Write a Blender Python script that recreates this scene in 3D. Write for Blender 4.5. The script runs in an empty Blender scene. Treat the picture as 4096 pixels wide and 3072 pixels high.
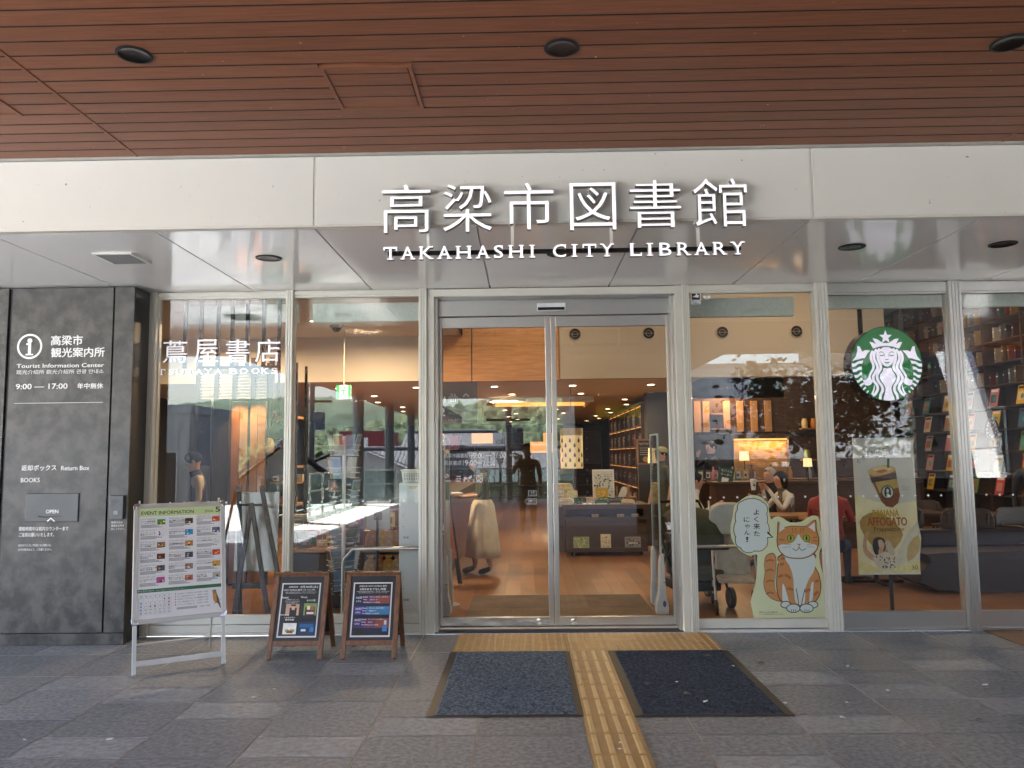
import bpy, math, random
from mathutils import Matrix, Vector
random.seed(7)
R = math.radians
SC = bpy.context.scene
COL = SC.collection

# ------------------------------------------------------------------ camera
F, PITCH, ROLL, YAW = 3110.2, 0.0910807, -0.0110642, 0.0164461     # focal length in photo pixels (4096 wide)
CAM = Vector((0.5860, -6.1922, 1.5210))
def _axes():
    cp, sp, cr, sr, cw, sw = math.cos(PITCH), math.sin(PITCH), math.cos(ROLL), math.sin(ROLL), math.cos(YAW), math.sin(YAW)
    z = lambda a: Vector((cw*a[0]-sw*a[1], sw*a[0]+cw*a[1], a[2]))
    fw, up, ri = z((0, cp, sp)), z((0, -sp, cp)), z((1, 0, 0))
    return cr*ri+sr*up, -sr*ri+cr*up, fw
RI, UP, FW = _axes()
cam = bpy.data.cameras.new('camera'); co = bpy.data.objects.new('camera', cam); COL.objects.link(co)
cam.sensor_width = 36; cam.lens = F/4096*36; cam.clip_start = 0.05; cam.clip_end = 3000
co.matrix_world = Matrix(((RI.x, UP.x, -FW.x, CAM.x), (RI.y, UP.y, -FW.y, CAM.y), (RI.z, UP.z, -FW.z, CAM.z), (0, 0, 0, 1)))
SC.camera = co

# ------------------------------------------------------------------ sky, sun, exposure
SUN_EL, SUN_AZ = 62.0, 240.0
w = bpy.data.worlds.new('World'); SC.world = w; w.use_nodes = True
nt = w.node_tree; nt.nodes.clear()
out = nt.nodes.new('ShaderNodeOutputWorld'); bg = nt.nodes.new('ShaderNodeBackground'); sky = nt.nodes.new('ShaderNodeTexSky')
sky.sky_type = 'NISHITA'; sky.sun_disc = False; sky.sun_elevation = R(SUN_EL); sky.sun_rotation = R(SUN_AZ)
sky.dust_density = 2.0; sky.air_density = 1.0
bg.inputs[1].default_value = 0.09
nt.links.new(sky.outputs[0], bg.inputs[0]); nt.links.new(bg.outputs[0], out.inputs[0])
sl = bpy.data.lights.new('sun', 'SUN'); sl.energy = 5.0; sl.angle = R(0.5); sl.color = (1, .97, .92)
so = bpy.data.objects.new('sun', sl); COL.objects.link(so)
d = Vector((math.sin(R(SUN_AZ))*math.cos(R(SUN_EL)), math.cos(R(SUN_AZ))*math.cos(R(SUN_EL)), math.sin(R(SUN_EL))))
so.rotation_euler = d.to_track_quat('Z', 'Y').to_euler(); so.location = d*60
SC.view_settings.view_transform = 'Standard'; SC.view_settings.look = 'None'
SC.view_settings.exposure = 3.98; SC.view_settings.gamma = 1.0
cy = SC.cycles
cy.use_denoising = True; cy.max_bounces = 9; cy.diffuse_bounces = 5; cy.glossy_bounces = 4; cy.transmission_bounces = 6
cy.transparent_max_bounces = 40; cy.sample_clamp_indirect = 8; cy.caustics_reflective = False; cy.caustics_refractive = False

# ------------------------------------------------------------------ helpers
K = 4096/2212
def at(px, py, Y):
    """the point at depth Y (metres behind the door line) on a photo pixel (2212 wide view)"""
    dv = FW + ((px*K-2048)/F)*RI - ((py*K-1536)/F)*UP
    return CAM + dv*((Y-CAM.y)/dv.y)
def atz(px, py, Z=0.0):
    dv = FW + ((px*K-2048)/F)*RI - ((py*K-1536)/F)*UP
    return CAM + dv*((Z-CAM.z)/dv.z)
GY = 0.76
def mir(px, py, Y):
    """where a thing whose reflection shows at depth Y really stands (behind the camera)"""
    p = at(px, py, Y); return Vector((p.x, 2*GY-p.y, p.z))
def lin(c):
    return tuple((x/12.92 if x <= .04045 else ((x+.055)/1.055)**2.4) for x in c)
def hx(s):
    return lin(tuple(int(s[i:i+2], 16)/255 for i in (0, 2, 4)))
MATS = {}
def mat(name, col, rough=.5, metal=0.0, var=.12, scale=6.0, bump=0.0, bscale=60.0, stretch=(1, 1, 1), spec=.5, emit=0.0, coat=0.0, rvar=.0, island=0.0, specks=None, ramp=.2):
    if name in MATS: return MATS[name]
    if isinstance(col, str): col = hx(col)
    m = bpy.data.materials.new(name); m.use_nodes = True; n = m.node_tree.nodes; l = m.node_tree.links
    b = n['Principled BSDF']; b.inputs['Roughness'].default_value = rough; b.inputs['Metallic'].default_value = metal
    b.inputs['Specular IOR Level'].default_value = spec
    if coat: b.inputs['Coat Weight'].default_value = coat; b.inputs['Coat Roughness'].default_value = .12
    tc = n.new('ShaderNodeTexCoord'); mp = n.new('ShaderNodeMapping'); mp.inputs['Scale'].default_value = stretch
    l.new(tc.outputs['Object'], mp.inputs['Vector'])
    nz = n.new('ShaderNodeTexNoise'); nz.inputs['Scale'].default_value = scale; nz.inputs['Detail'].default_value = 6; nz.inputs['Roughness'].default_value = .6
    l.new(mp.outputs['Vector'], nz.inputs['Vector'])
    rp = n.new('ShaderNodeValToRGB'); rp.color_ramp.elements[0].position = .5-ramp; rp.color_ramp.elements[1].position = .5+ramp
    rp.color_ramp.elements[0].color = (*[c*(1-var) for c in col], 1); rp.color_ramp.elements[1].color = (*[min(1, c*(1+var)) for c in col], 1)
    l.new(nz.outputs['Fac'], rp.inputs['Fac'])
    src = rp.outputs['Color']
    if island:
        g = n.new('ShaderNodeNewGeometry'); hs = n.new('ShaderNodeHueSaturation'); mr = n.new('ShaderNodeMapRange')
        mr.inputs['To Min'].default_value = 1-island; mr.inputs['To Max'].default_value = 1+island
        l.new(g.outputs['Random Per Island'], mr.inputs['Value']); l.new(mr.outputs[0], hs.inputs['Value']); l.new(src, hs.inputs['Color']); src = hs.outputs['Color']
    if specks:
        n3 = n.new('ShaderNodeTexNoise'); n3.inputs['Scale'].default_value = specks[0]; n3.inputs['Detail'].default_value = 2
        l.new(tc.outputs['Object'], n3.inputs['Vector'])
        r3 = n.new('ShaderNodeValToRGB'); r3.color_ramp.elements[0].position = specks[1]; r3.color_ramp.elements[1].position = specks[1]+.03
        l.new(n3.outputs['Fac'], r3.inputs['Fac']); m3 = n.new('ShaderNodeMix'); m3.data_type = 'RGBA'
        l.new(r3.outputs['Color'], m3.inputs['Factor']); l.new(src, m3.inputs['A']); m3.inputs['B'].default_value = (*specks[2], 1); src = m3.outputs['Result']
    l.new(src, b.inputs['Base Color'])
    if rvar:
        mr = n.new('ShaderNodeMapRange'); mr.inputs['To Min'].default_value = max(0, rough-rvar); mr.inputs['To Max'].default_value = rough+rvar
        l.new(nz.outputs['Fac'], mr.inputs['Value']); l.new(mr.outputs[0], b.inputs['Roughness'])
    if bump:
        n2 = n.new('ShaderNodeTexNoise'); n2.inputs['Scale'].default_value = bscale; n2.inputs['Detail'].default_value = 4
        l.new(mp.outputs['Vector'], n2.inputs['Vector'])
        bp = n.new('ShaderNodeBump'); bp.inputs['Strength'].default_value = bump; bp.inputs['Distance'].default_value = .01
        l.new(n2.outputs['Fac'], bp.inputs['Height']); l.new(bp.outputs[0], b.inputs['Normal'])
    if emit:
        b.inputs['Emission Strength'].default_value = emit; b.inputs['Emission Color'].default_value = (*col, 1)
    MATS[name] = m
    return m
def glass_mat(name, r0=.06, tint=(.93, .96, .95)):
    m = bpy.data.materials.new(name); m.use_nodes = True; n = m.node_tree.nodes; l = m.node_tree.links; n.clear()
    o = n.new('ShaderNodeOutputMaterial'); t = n.new('ShaderNodeBsdfTransparent'); t.inputs[0].default_value = (*tint, 1)
    g = n.new('ShaderNodeBsdfGlossy'); g.inputs['Roughness'].default_value = 0.0
    lw = n.new('ShaderNodeLayerWeight'); lw.inputs[0].default_value = .5
    pw = n.new('ShaderNodeMath'); pw.operation = 'POWER'; pw.inputs[1].default_value = 5
    ma = n.new('ShaderNodeMath'); ma.operation = 'MULTIPLY_ADD'; ma.inputs[1].default_value = 1-r0; ma.inputs[2].default_value = r0
    mx = n.new('ShaderNodeMixShader')
    l.new(lw.outputs['Facing'], pw.inputs[0]); l.new(pw.outputs[0], ma.inputs[0]); l.new(ma.outputs[0], mx.inputs[0])
    l.new(t.outputs[0], mx.inputs[1]); l.new(g.outputs[0], mx.inputs[2]); l.new(mx.outputs[0], o.inputs[0])
    MATS[name] = m
    return m

_TX = {}
def text_geo(body, bold=0.0, spacing=1.0):
    k = (body, bold, spacing)
    if k not in _TX:
        cu = bpy.data.curves.new('txt', 'FONT'); cu.body = body; cu.size = 1; cu.resolution_u = 3; cu.offset = bold; cu.space_character = spacing
        o = bpy.data.objects.new('txt', cu); COL.objects.link(o)
        me = bpy.data.meshes.new_from_object(o.evaluated_get(bpy.context.evaluated_depsgraph_get()))
        vs = [(v.co.x, v.co.y) for v in me.vertices]; fs = [tuple(p.vertices) for p in me.polygons]
        bpy.data.objects.remove(o); bpy.data.curves.remove(cu); bpy.data.meshes.remove(me)
        xs = [a for a, _ in vs]; ys = [b for _, b in vs]
        _TX[k] = (vs, fs, min(xs), min(ys), max(xs), max(ys))
    return _TX[k]

def stroke(pts, w0, w1=None):
    """outline polygon of a 2D polyline with width tapering w0 -> w1"""
    w1 = w0 if w1 is None else w1
    L, Rr = [], []
    n = len(pts)
    for i, p in enumerate(pts):
        a = pts[max(0, i-1)]; b = pts[min(n-1, i+1)]
        dx, dy = b[0]-a[0], b[1]-a[1]; q = math.hypot(dx, dy) or 1
        ww = (w0+(w1-w0)*i/(n-1))/2
        L.append((p[0]-dy/q*ww, p[1]+dx/q*ww)); Rr.append((p[0]+dy/q*ww, p[1]-dx/q*ww))
    return L+Rr[::-1]
def smooth(pts, n=4, closed=True):
    """Catmull-Rom through 2D or 3D points"""
    o = []; m = len(pts); dim = len(pts[0])
    for i in range(m if closed else m-1):
        g = (lambda j: pts[j % m]) if closed else (lambda j: pts[min(max(j, 0), m-1)])
        p0, p1, p2, p3 = g(i-1), g(i), g(i+1), g(i+2)
        for k in range(n):
            t = k/n
            o.append(tuple(.5*((2*p1[d])+(-p0[d]+p2[d])*t+(2*p0[d]-5*p1[d]+4*p2[d]-p3[d])*t*t+(-p0[d]+3*p1[d]-3*p2[d]+p3[d])*t**3) for d in range(dim)))
    if not closed: o.append(tuple(pts[-1]))
    return o
def circ(cx, cy, rx, ry=None, n=24, a0=0, a1=360):
    ry = rx if ry is None else ry
    full = abs(a1-a0) >= 360
    return [(cx+rx*math.cos(R(a0+(a1-a0)*i/(n if full else n-1))), cy+ry*math.sin(R(a0+(a1-a0)*i/(n if full else n-1)))) for i in range(n)]

class MB:
    def __init__(s, M=None): s.v, s.f, s.mi, s.mats = [], [], [], []; s.M = M or Matrix()
    def add(s, vs, fs, m, M=None):
        T = s.M @ M if M is not None else s.M
        if m not in s.mats: s.mats.append(m)
        k = s.mats.index(m); b = len(s.v)
        s.v += [tuple(T @ Vector(v)) for v in vs]
        for f in fs: s.f.append(tuple(b+i for i in f)); s.mi.append(k)
        return s
    def box(s, x0, x1, y0, y1, z0, z1, m, M=None):
        vs = [(x, y, z) for x in (x0, x1) for y in (y0, y1) for z in (z0, z1)]
        return s.add(vs, [(0, 1, 3, 2), (4, 6, 7, 5), (0, 4, 5, 1), (2, 3, 7, 6), (0, 2, 6, 4), (1, 5, 7, 3)], m, M)
    def cbox(s, c, sz, m, rz=0, rx=0, ry=0):
        M = Matrix.Translation(c) @ Matrix.Rotation(rz, 4, 'Z') @ Matrix.Rotation(ry, 4, 'Y') @ Matrix.Rotation(rx, 4, 'X')
        return s.box(-sz[0]/2, sz[0]/2, -sz[1]/2, sz[1]/2, -sz[2]/2, sz[2]/2, m, M)
    def bar(s, p, q, w, d, m, side=(0, 1, 0)):
        p, q = Vector(p), Vector(q); z = (q-p).normalized(); y = Vector(side); x = y.cross(z)
        if x.length < 1e-4: x = Vector((1, 0, 0)).cross(z)
        x.normalize(); y = z.cross(x)
        M = Matrix(((x.x, y.x, z.x, p.x), (x.y, y.y, z.y, p.y), (x.z, y.z, z.z, p.z), (0, 0, 0, 1)))
        return s.box(-w/2, w/2, -d/2, d/2, 0, (q-p).length, m, M)
    def tube(s, pts, r, m, n=8, cap=True):
        pts = [Vector(p) for p in pts]; rs = r if isinstance(r, (list, tuple)) else [r]*len(pts)
        vs, fs = [], []; prev = None
        for i, p in enumerate(pts):
            t = (pts[min(i+1, len(pts)-1)]-pts[max(i-1, 0)]).normalized()
            u = prev - t*prev.dot(t) if prev is not None else (Vector((0, 0, 1)) if abs(t.z) < .9 else Vector((1, 0, 0))).cross(t)
            u.normalize(); prev = u; v = t.cross(u)
            for k in range(n):
                a = 2*math.pi*k/n; vs.append(p+u*math.cos(a)*rs[i]+v*math.sin(a)*rs[i])
        for i in range(len(pts)-1):
            for k in range(n):
                a, b = i*n+k, i*n+(k+1) % n
                fs.append((a, b, b+n, a+n))
        if cap: fs += [tuple(range(n))[::-1], tuple(range((len(pts)-1)*n, len(pts)*n))]
        return s.add(vs, fs, m)
    def lathe(s, prof, m, o=(0, 0, 0), n=24, M=None, cap=True, sx=1, sy=1):
        vs, fs = [], []
        for r, z in prof:
            for k in range(n):
                a = 2*math.pi*k/n; vs.append((o[0]+r*sx*math.cos(a), o[1]+r*sy*math.sin(a), o[2]+z))
        for i in range(len(prof)-1):
            for k in range(n):
                a, b = i*n+k, i*n+(k+1) % n; fs.append((a, b, b+n, a+n))
        if cap: fs += [tuple(range(n))[::-1], tuple(range((len(prof)-1)*n, len(prof)*n))]
        return s.add(vs, fs, m, M)
    def ball(s, c, r, m, n=12):
        if not isinstance(r, (list, tuple)): r = (r, r, r)
        vs = [(0, 0, -1)]; fs = []
        h = n//2
        for i in range(1, h):
            p = math.pi*i/h
            for k in range(n): a = 2*math.pi*k/n; vs.append((math.sin(p)*math.cos(a), math.sin(p)*math.sin(a), -math.cos(p)))
        vs.append((0, 0, 1)); L = len(vs)-1
        for k in range(n):
            fs.append((0, 1+(k+1) % n, 1+k)); fs.append((L, L-n+k, L-n+(k+1) % n))
            for i in range(h-2): a = 1+i*n+k; b = 1+i*n+(k+1) % n; fs.append((a, b, b+n, a+n))
        return s.add([(c[0]+x*r[0], c[1]+y*r[1], c[2]+z*r[2]) for x, y, z in vs], fs, m)
    def prism(s, poly, y0, y1, m, M=None):
        """2D polygon in the XZ plane pushed from y0 (front) to y1 (back)"""
        n = len(poly); ar = sum(poly[i][0]*poly[(i+1) % n][1]-poly[(i+1) % n][0]*poly[i][1] for i in range(n))
        if ar < 0: poly = poly[::-1]
        vs = [(x, y0, z) for x, z in poly]+[(x, y1, z) for x, z in poly]
        fs = [tuple(range(n)), tuple(range(2*n-1, n-1, -1))]+[(i, n+i, n+(i+1) % n, (i+1) % n) for i in range(n)]
        return s.add(vs, fs, m, M)
    def flat(s, poly, y, m, M=None):
        n = len(poly); ar = sum(poly[i][0]*poly[(i+1) % n][1]-poly[(i+1) % n][0]*poly[i][1] for i in range(n))
        if ar < 0: poly = poly[::-1]
        return s.add([(x, y, z) for x, z in poly], [tuple(range(n))], m, M)
    def rect(s, x0, x1, z0, z1, y, m, M=None): return s.flat([(x0, z0), (x1, z0), (x1, z1), (x0, z1)], y, m, M)
    def text(s, body, x0, z0, x1, z1, y, m, bold=0.0, depth=0.0, spacing=1.0, mirror=False, M=None):
        """lettering fitted into the box x0..x1, z0..z1 on the plane y; width None keeps the proportions"""
        vs, fs, a0, b0, a1, b1 = text_geo(body, min(bold, 0.0), spacing)
        kz = (z1-z0)/(b1-b0); kx = kz if x1 is None else (x1-x0)/(a1-a0)
        P = [(x0+(a-a0)*kx, z0+(b-b0)*kz) for a, b in vs]
        if bold > 0 and depth <= 0:
            for j, (ox, oz) in enumerate(((bold*.8, 0), (-bold*.8, 0), (0, bold*.6), (0, -bold*.6))):
                s.add([((x0+(x1-x) if mirror else x)+ox*kz, y-.00012*(j+1), z+oz*kz) for x, z in P], fs, m, M)
        if mirror: P = [(x0+(x1-x), z) for x, z in P]
        if depth <= 0: return s.add([(x, y, z) for x, z in P], fs, m, M)
        n = len(P); ed = {}
        for f in fs:
            for i in range(len(f)):
                e = (f[i], f[(i+1) % len(f)]); k = (min(e), max(e)); ed[k] = None if k in ed else e
        sf = [(e[1], e[0], e[0]+n, e[1]+n) for e in ed.values() if e]
        return s.add([(x, y, z) for x, z in P]+[(x, y+depth, z) for x, z in P], list(fs)+[tuple(i+n for i in f[::-1]) for f in fs]+sf, m, M)
    def build(s, name, parent=None, smooth_deg=0, bevel=0.0, seg=2):
        me = bpy.data.meshes.new(name); me.from_pydata(s.v, [], s.f)
        for m in s.mats: me.materials.append(m)
        me.polygons.foreach_set('material_index', s.mi); me.update()
        o = bpy.data.objects.new(name, me); COL.objects.link(o)
        if parent is not None: o.parent = parent
        if smooth_deg:
            me.polygons.foreach_set('use_smooth', [True]*len(me.polygons)); me.set_sharp_from_angle(angle=R(smooth_deg))
        if bevel:
            b = o.modifiers.new('bevel', 'BEVEL'); b.width = bevel; b.segments = seg; b.limit_method = 'ANGLE'; b.angle_limit = R(40)
        return o
def tag(o, label, cat=None, group=None):
    o['label'] = label
    if cat: o['category'] = cat
    if group: o['group'] = group
    return o
def thing(name, label, cat, loc=(0, 0, 0), rz=0.0, group=None):
    o = bpy.data.objects.new(name, None); o.empty_display_size = .1; COL.objects.link(o)
    o.location = loc; o.rotation_euler = (0, 0, rz)
    return tag(o, label, cat, group)
def struct(mb, name, **k):
    o = mb.build(name, **k); o['kind'] = 'structure'; return o
KIDS = {}
def dup(o, loc, rz=None, label=None, group=None):
    def cp(a, par):
        c = a.copy(); COL.objects.link(c)
        if par is not None: c.parent = par
        for ch in [x for x in bpy.data.objects if x.parent == a]: cp(ch, c)
        return c
    c = cp(o, None); c.location = loc
    if rz is not None: c.rotation_euler = (0, 0, rz)
    if label: c['label'] = label
    if group: c['group'] = group
    return c
def lamp(name, kind, loc, power, col=(1, .72, .42), size=.2, parent=None, spot=None):
    L = bpy.data.lights.new(name, kind); L.energy = power; L.color = col
    if kind == 'AREA': L.shape = 'DISK'; L.size = size
    else: L.shadow_soft_size = size
    if spot: L.spot_size = R(spot); L.spot_blend = .6
    o = bpy.data.objects.new(name, L); COL.objects.link(o); o.location = loc
    if parent: o.parent = parent
    return o

# ------------------------------------------------------------------ materials
ALU = mat('satin_aluminium', (.66, .64, .575), .42, .25, .04, 3, rvar=.08)
ALUD = mat('aluminium_groove', (.40, .385, .35), .5, .3)
STEEL = mat('brushed_stainless', (.50, .49, .47), .3, .88, .04, 3, stretch=(1, 1, .4), rvar=.05)
WHITEP = mat('painted_panel', (.69, .68, .635), .42, 0, .025, 1.2, rvar=.05, specks=(26, .755, (.30, .27, .22)))
SOFFP = mat('glossy_soffit_panel', (.80, .79, .76), .09, 0, .03, 1.0, spec=.8)
WOODC = mat('stained_ceiling_board', (.205, .080, .043), .38, 0, .24, 6, stretch=(.6, 14, 14), island=.09, rvar=.05, spec=.12, specks=(38, .765, (.55, .45, .36)))
DARKC = mat('shadow_gap', (.01, .006, .005), .8)
BLACK = mat('black_metal', (.012, .012, .012), .6, spec=.25)
REFL = mat('downlight_reflector', (.006, .006, .006), .25, .3)
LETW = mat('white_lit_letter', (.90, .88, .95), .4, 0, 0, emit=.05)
WPRINT = mat('white_vinyl', (.85, .85, .85), .5, 0, 0)
WGLOW = mat('white_window_vinyl', (.80, .82, .84), .5, 0, 0)
STONE = mat('dark_mottled_panel', (.060, .056, .052), .45, 0, .55, 7, bump=.05, bscale=25, rvar=.1, ramp=.10)
TILE = mat('grey_stone_tile', (.210, .238, .270), .6, 0, .34, 34, bump=.25, bscale=160, rvar=.12, island=.10, ramp=.12)
TILES_ = mat('pale_stone_tile', (.285, .318, .355), .6, 0, .26, 26, bump=.25, bscale=120, rvar=.1, island=.06, ramp=.12)
GROUT = mat('tile_grout', (.62, .63, .64), .8, 0, .25, 8)
TACT = mat('tactile_ceramic', (.40, .25, .09), .45, 0, .14, 12, bump=.1, bscale=150)
TACT2 = mat('lit_tactile_relief', (.56, .38, .16), .4, 0, .10, 12)  # lighter tone paints in the light on the dome and bar tops
MATF = mat('blue_grey_carpet', (.150, .195, .255), .95, 0, .75, 48, bump=1.0, bscale=260, spec=.1)
MATF2 = mat('navy_carpet', (.062, .082, .120), .95, 0, .7, 48, bump=1.0, bscale=260, spec=.1)
RUBB = mat('black_rubber', (.018, .016, .015), .55, 0, .2, 20)
GLASS = glass_mat('window_glass', .056, (.97, .985, .98))
CLEAR = glass_mat('clear_acrylic', .045, (.97, .98, .98))
INK = mat('black_ink', (.015, .015, .015), .6, 0, 0)
PAPER = mat('white_paper', (.70, .70, .72), .45, 0, .02)
WALNUT = mat('stained_pine', (.17, .075, .035), .45, 0, .35, 6, stretch=(9, 9, 1.2), bump=.1, bscale=40)
CHALK = mat('black_chalkboard', (.022, .024, .027), .55, 0, .2, 8)

# ================================================================== SETTING: deck, ground, hills
XL, XR, YB = -5.1, 12.0, -18.0
def deck():
    b = MB(); g = .0046
    cols = {-2.7: [-.6], -2.1: [-.9, -1.8], -1.5: [-1.2], -.9: [-.3, -1.8], -.3: [-1.5], 1.5: [-2.1], 2.1: [-.6, -1.5], 2.7: [-.9], 3.3: [-.3, -1.2], 3.9: [-.9, -2.1], -3.3: [.3]}
    for i in range(-9, 17):
        x = round(-.3+.6*i, 2)
        small = [round(s, 2) for s in cols.get(x, [])]
        y = .6
        rnd = random.Random(i*13+5)
        while y > -8.9:
            near = [s for s in small if y-.6 < s <= y+.001]
            if any(abs(s-y) < .01 for s in small): h, m = .3, TILES_
            elif near: h, m = y-max(near), TILE
            elif y < -2.2 and rnd.random() < .3: h, m = .3, TILES_
            else: h, m = .6, TILE
            b.add([(x+g, y-g, 0), (x+g, y-h+g, 0), (x+.6-g, y-h+g, 0), (x+.6-g, y-g, 0)], [(0, 1, 2, 3)], m)
            y = round(y-h, 3)
    return b
struct(deck(), 'deck_tiles')
struct(MB().box(-12, XR, YB, .62, -.4, -.003, GROUT), 'deck_floor')
GRAVEL = mat('pale_paving', (.60, .60, .585), .8, 0, .12, 2)
struct(MB().box(-5.2, 12, YB+.02, -8.95, -.02, .002, GRAVEL), 'outer_deck')
plank = MB()
PLK = mat('weathered_deck_board', (.17, .085, .045), .6, 0, .3, 4, stretch=(1, 10, 10), island=.15)
for k in range(9): plank.box(4.43+k*.15, 4.43+k*.15+.145, -.5+.0, .6, -.002, .006, PLK, Matrix.Translation((0, 0, 0)))
struct(plank, 'wood_decking')
EARTH = mat('town_ground', (.20, .19, .17), .9, 0, .3, .05)
struct(MB().add([(-900, 40, -5), (-900, -900, -5), (900, -900, -5), (900, 40, -5)], [(0, 1, 2, 3)], EARTH), 'ground')
FOREST = mat('forest_canopy', (.070, .100, .048), .9, 0, .85, .9, bump=1, bscale=2.5, ramp=.12)
FORESTF = mat('far_forest', (.07, .11, .075), .95, 0, .45, .05, bump=1, bscale=.3)
from mathutils import noise as NZ
def hill(name, cx, cy, rx, ry, h, m, step, lump, seed):
    n = 230 if step > .03 else 110; vs = []; fs = []
    for j in range(n+1):
        for i in range(n+1):
            u, v = i/n*2-1, j/n*2-1
            x, y = cx+u*rx, cy+v*ry
            e = max(0, 1-u*u)*max(0, 1-v*v)
            p = Vector((x*step+seed, y*step, seed))
            z = h*e**.8*(.75+.5*NZ.noise(p*.25))
            q = Vector((x, y, 0))*.13*(8/lump)
            dv = NZ.voronoi(Vector((x/(lump*.5), y/(lump*.5), seed)))[0]
            z += lump*(.45*max(0, 1-dv[0]**2*1.6)+.25*NZ.noise(Vector((x, y, 0))*.9)+.5*abs(NZ.noise(q)))*min(1, e*4)
            vs.append((x, y, -6+z))
    for j in range(n):
        for i in range(n): a = j*(n+1)+i; fs.append((a, a+1, a+n+2, a+n+1))
    b = MB(); b.add(vs, fs, m); return struct(b, name, smooth_deg=180)
hill('wooded_hill', 14, -165, 95, 60, 24, FOREST, .05, 5, 3)
hill('wooded_hill', -95, -130, 44, 45, 17, FOREST, .05, 4, 9)
hill('far_mountain', -160, -420, 260, 120, 50, FORESTF, .02, 7, 21)
hill('far_mountain', 190, -430, 240, 110, 48, FORESTF, .02, 7, 33)

# ================================================================== LIBRARY BUILDING
ZS, ZF, YF = 3.01, 3.49, -1.284
bld = thing('library_building', 'library entrance front with brown timber soffit, pale fascia and glazed aluminium bays', 'building')
# timber soffit: boards run along the front
b = MB(); y = -1.305; pit = .1287
def board_spans(ya, yb):
    xs = [-12, -1.925, 3.668, 9.26, 14]
    sp = [[xs[i]+.012, xs[i+1]-.012] for i in range(4)]
    for hx0, hx1 in ((-.44, .035), (-2.75, -2.265)):
        if yb < -1.945 and ya > -2.435:
            o = []
            for s0, s1 in sp:
                if s0 < hx0 < s1: o += [[s0, hx0]]; o += [[hx1, s1]] if hx1 < s1 else []
                elif s0 < hx1 < s1: o += [[hx1, s1]]
                else: o.append([s0, s1])
            sp = o
    return [s for s in sp if s[1]-s[0] > .02]
for k in range(60):
    ya, yb = y-k*pit-.0055, y-(k+1)*pit+.0055
    if yb < -7.45: break
    for s0, s1 in board_spans(ya, yb): b.box(s0, s1, yb, ya, ZF+.0006, ZF+.02, DARKC).add([(s0, yb, ZF), (s0, ya, ZF), (s1, ya, ZF), (s1, yb, ZF)], [(0, 1, 2, 3)], WOODC)
for jx in (-1.925, 3.668, 9.26): b.box(jx-.008, jx+.008, -7.45, -1.31, ZF-.004, ZF+.02, WOODC)
for j in range(60):      # the deeper part of the canopy, long boards only
    ya = -7.45-j*.53
    if ya-.52 < -40: break
    b.box(XL, 4.6 if ya > -19 else -3.3, ya-.52, ya, ZF, ZF+.02, WOODC)
b.build('timber_soffit', bld)
MB().box(-12, 14, -7.5, YF-.02, ZF+.05, ZF+.4, DARKC).box(XL, 4.6, -19.3, -7.5, ZF+.05, ZF+.4, DARKC).box(XL, -3.3, -40, -19.3, ZF+.05, ZF+.4, DARKC).box(-12, 14, -7.46, -1.31, ZF+.0205, ZF+.045, DARKC).build('canopy_slab', bld)
b = MB()
for j in range(5): b.box(4.6, 14, -7.455-(j+1)*.1287+.006, -7.455-j*.1287, ZF, ZF+.02, WOODC)
b.build('timber_soffit', bld); MB().box(4.6, 14, -8.1, -7.5, ZF+.05, ZF+.4, DARKC).build('canopy_slab', bld)
for hx0, hx1 in ((-.44, .035), (-2.75, -2.265)):
    h = MB()
    for x0, x1, y0, y1 in ((hx0+.002, hx0+.022, -2.432, -1.948), (hx1-.022, hx1-.002, -2.432, -1.948), (hx0+.022, hx1-.022, -2.432, -2.412), (hx0+.022, hx1-.022, -1.968, -1.948)):
        h.box(x0, x1, y0, y1, ZF-.006, ZF+.02, WOODC)
    yy = -1.972
    while yy > -2.40:
        y0 = max(yy-pit+.008, -2.408); h.box(hx0+.028, hx1-.028, y0, yy, ZF-.0004, ZF+.02, DARKC).add([(hx0+.028, y0, ZF-.001), (hx0+.028, yy, ZF-.001), (hx1-.028, yy, ZF-.001), (hx1-.028, y0, ZF-.001)], [(0, 1, 2, 3)], WOODC); yy -= pit
    h.build('access_hatch', bld)
def downlight(p, r, parent, lit=None):
    d_ = MB(); d_.lathe([(r, 0), (r, -.006), (r*.86, -.008), (r*.86, -.001)], BLACK, p, 32, cap=False)
    d_.lathe([(r*.86, -.0065), (r*.7, -.0035), (r*.4, -.002), (.001, -.0015)], REFL if lit is None else lit, p, 32, cap=False)
    return d_.build('downlight', parent, 60)
for p in ((-1.30, -2.59, ZF), (.785, -2.575, ZF), (2.96, -2.54, ZF), (5.1, -2.53, ZF), (-3.4, -2.6, ZF)): downlight(p, .085, bld)
for p in ((-1.318, -.517, ZS), (.857, -.51, ZS), (2.99, -.58, ZS), (4.075, -.592, ZS)): downlight(p, .095, bld)
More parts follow.
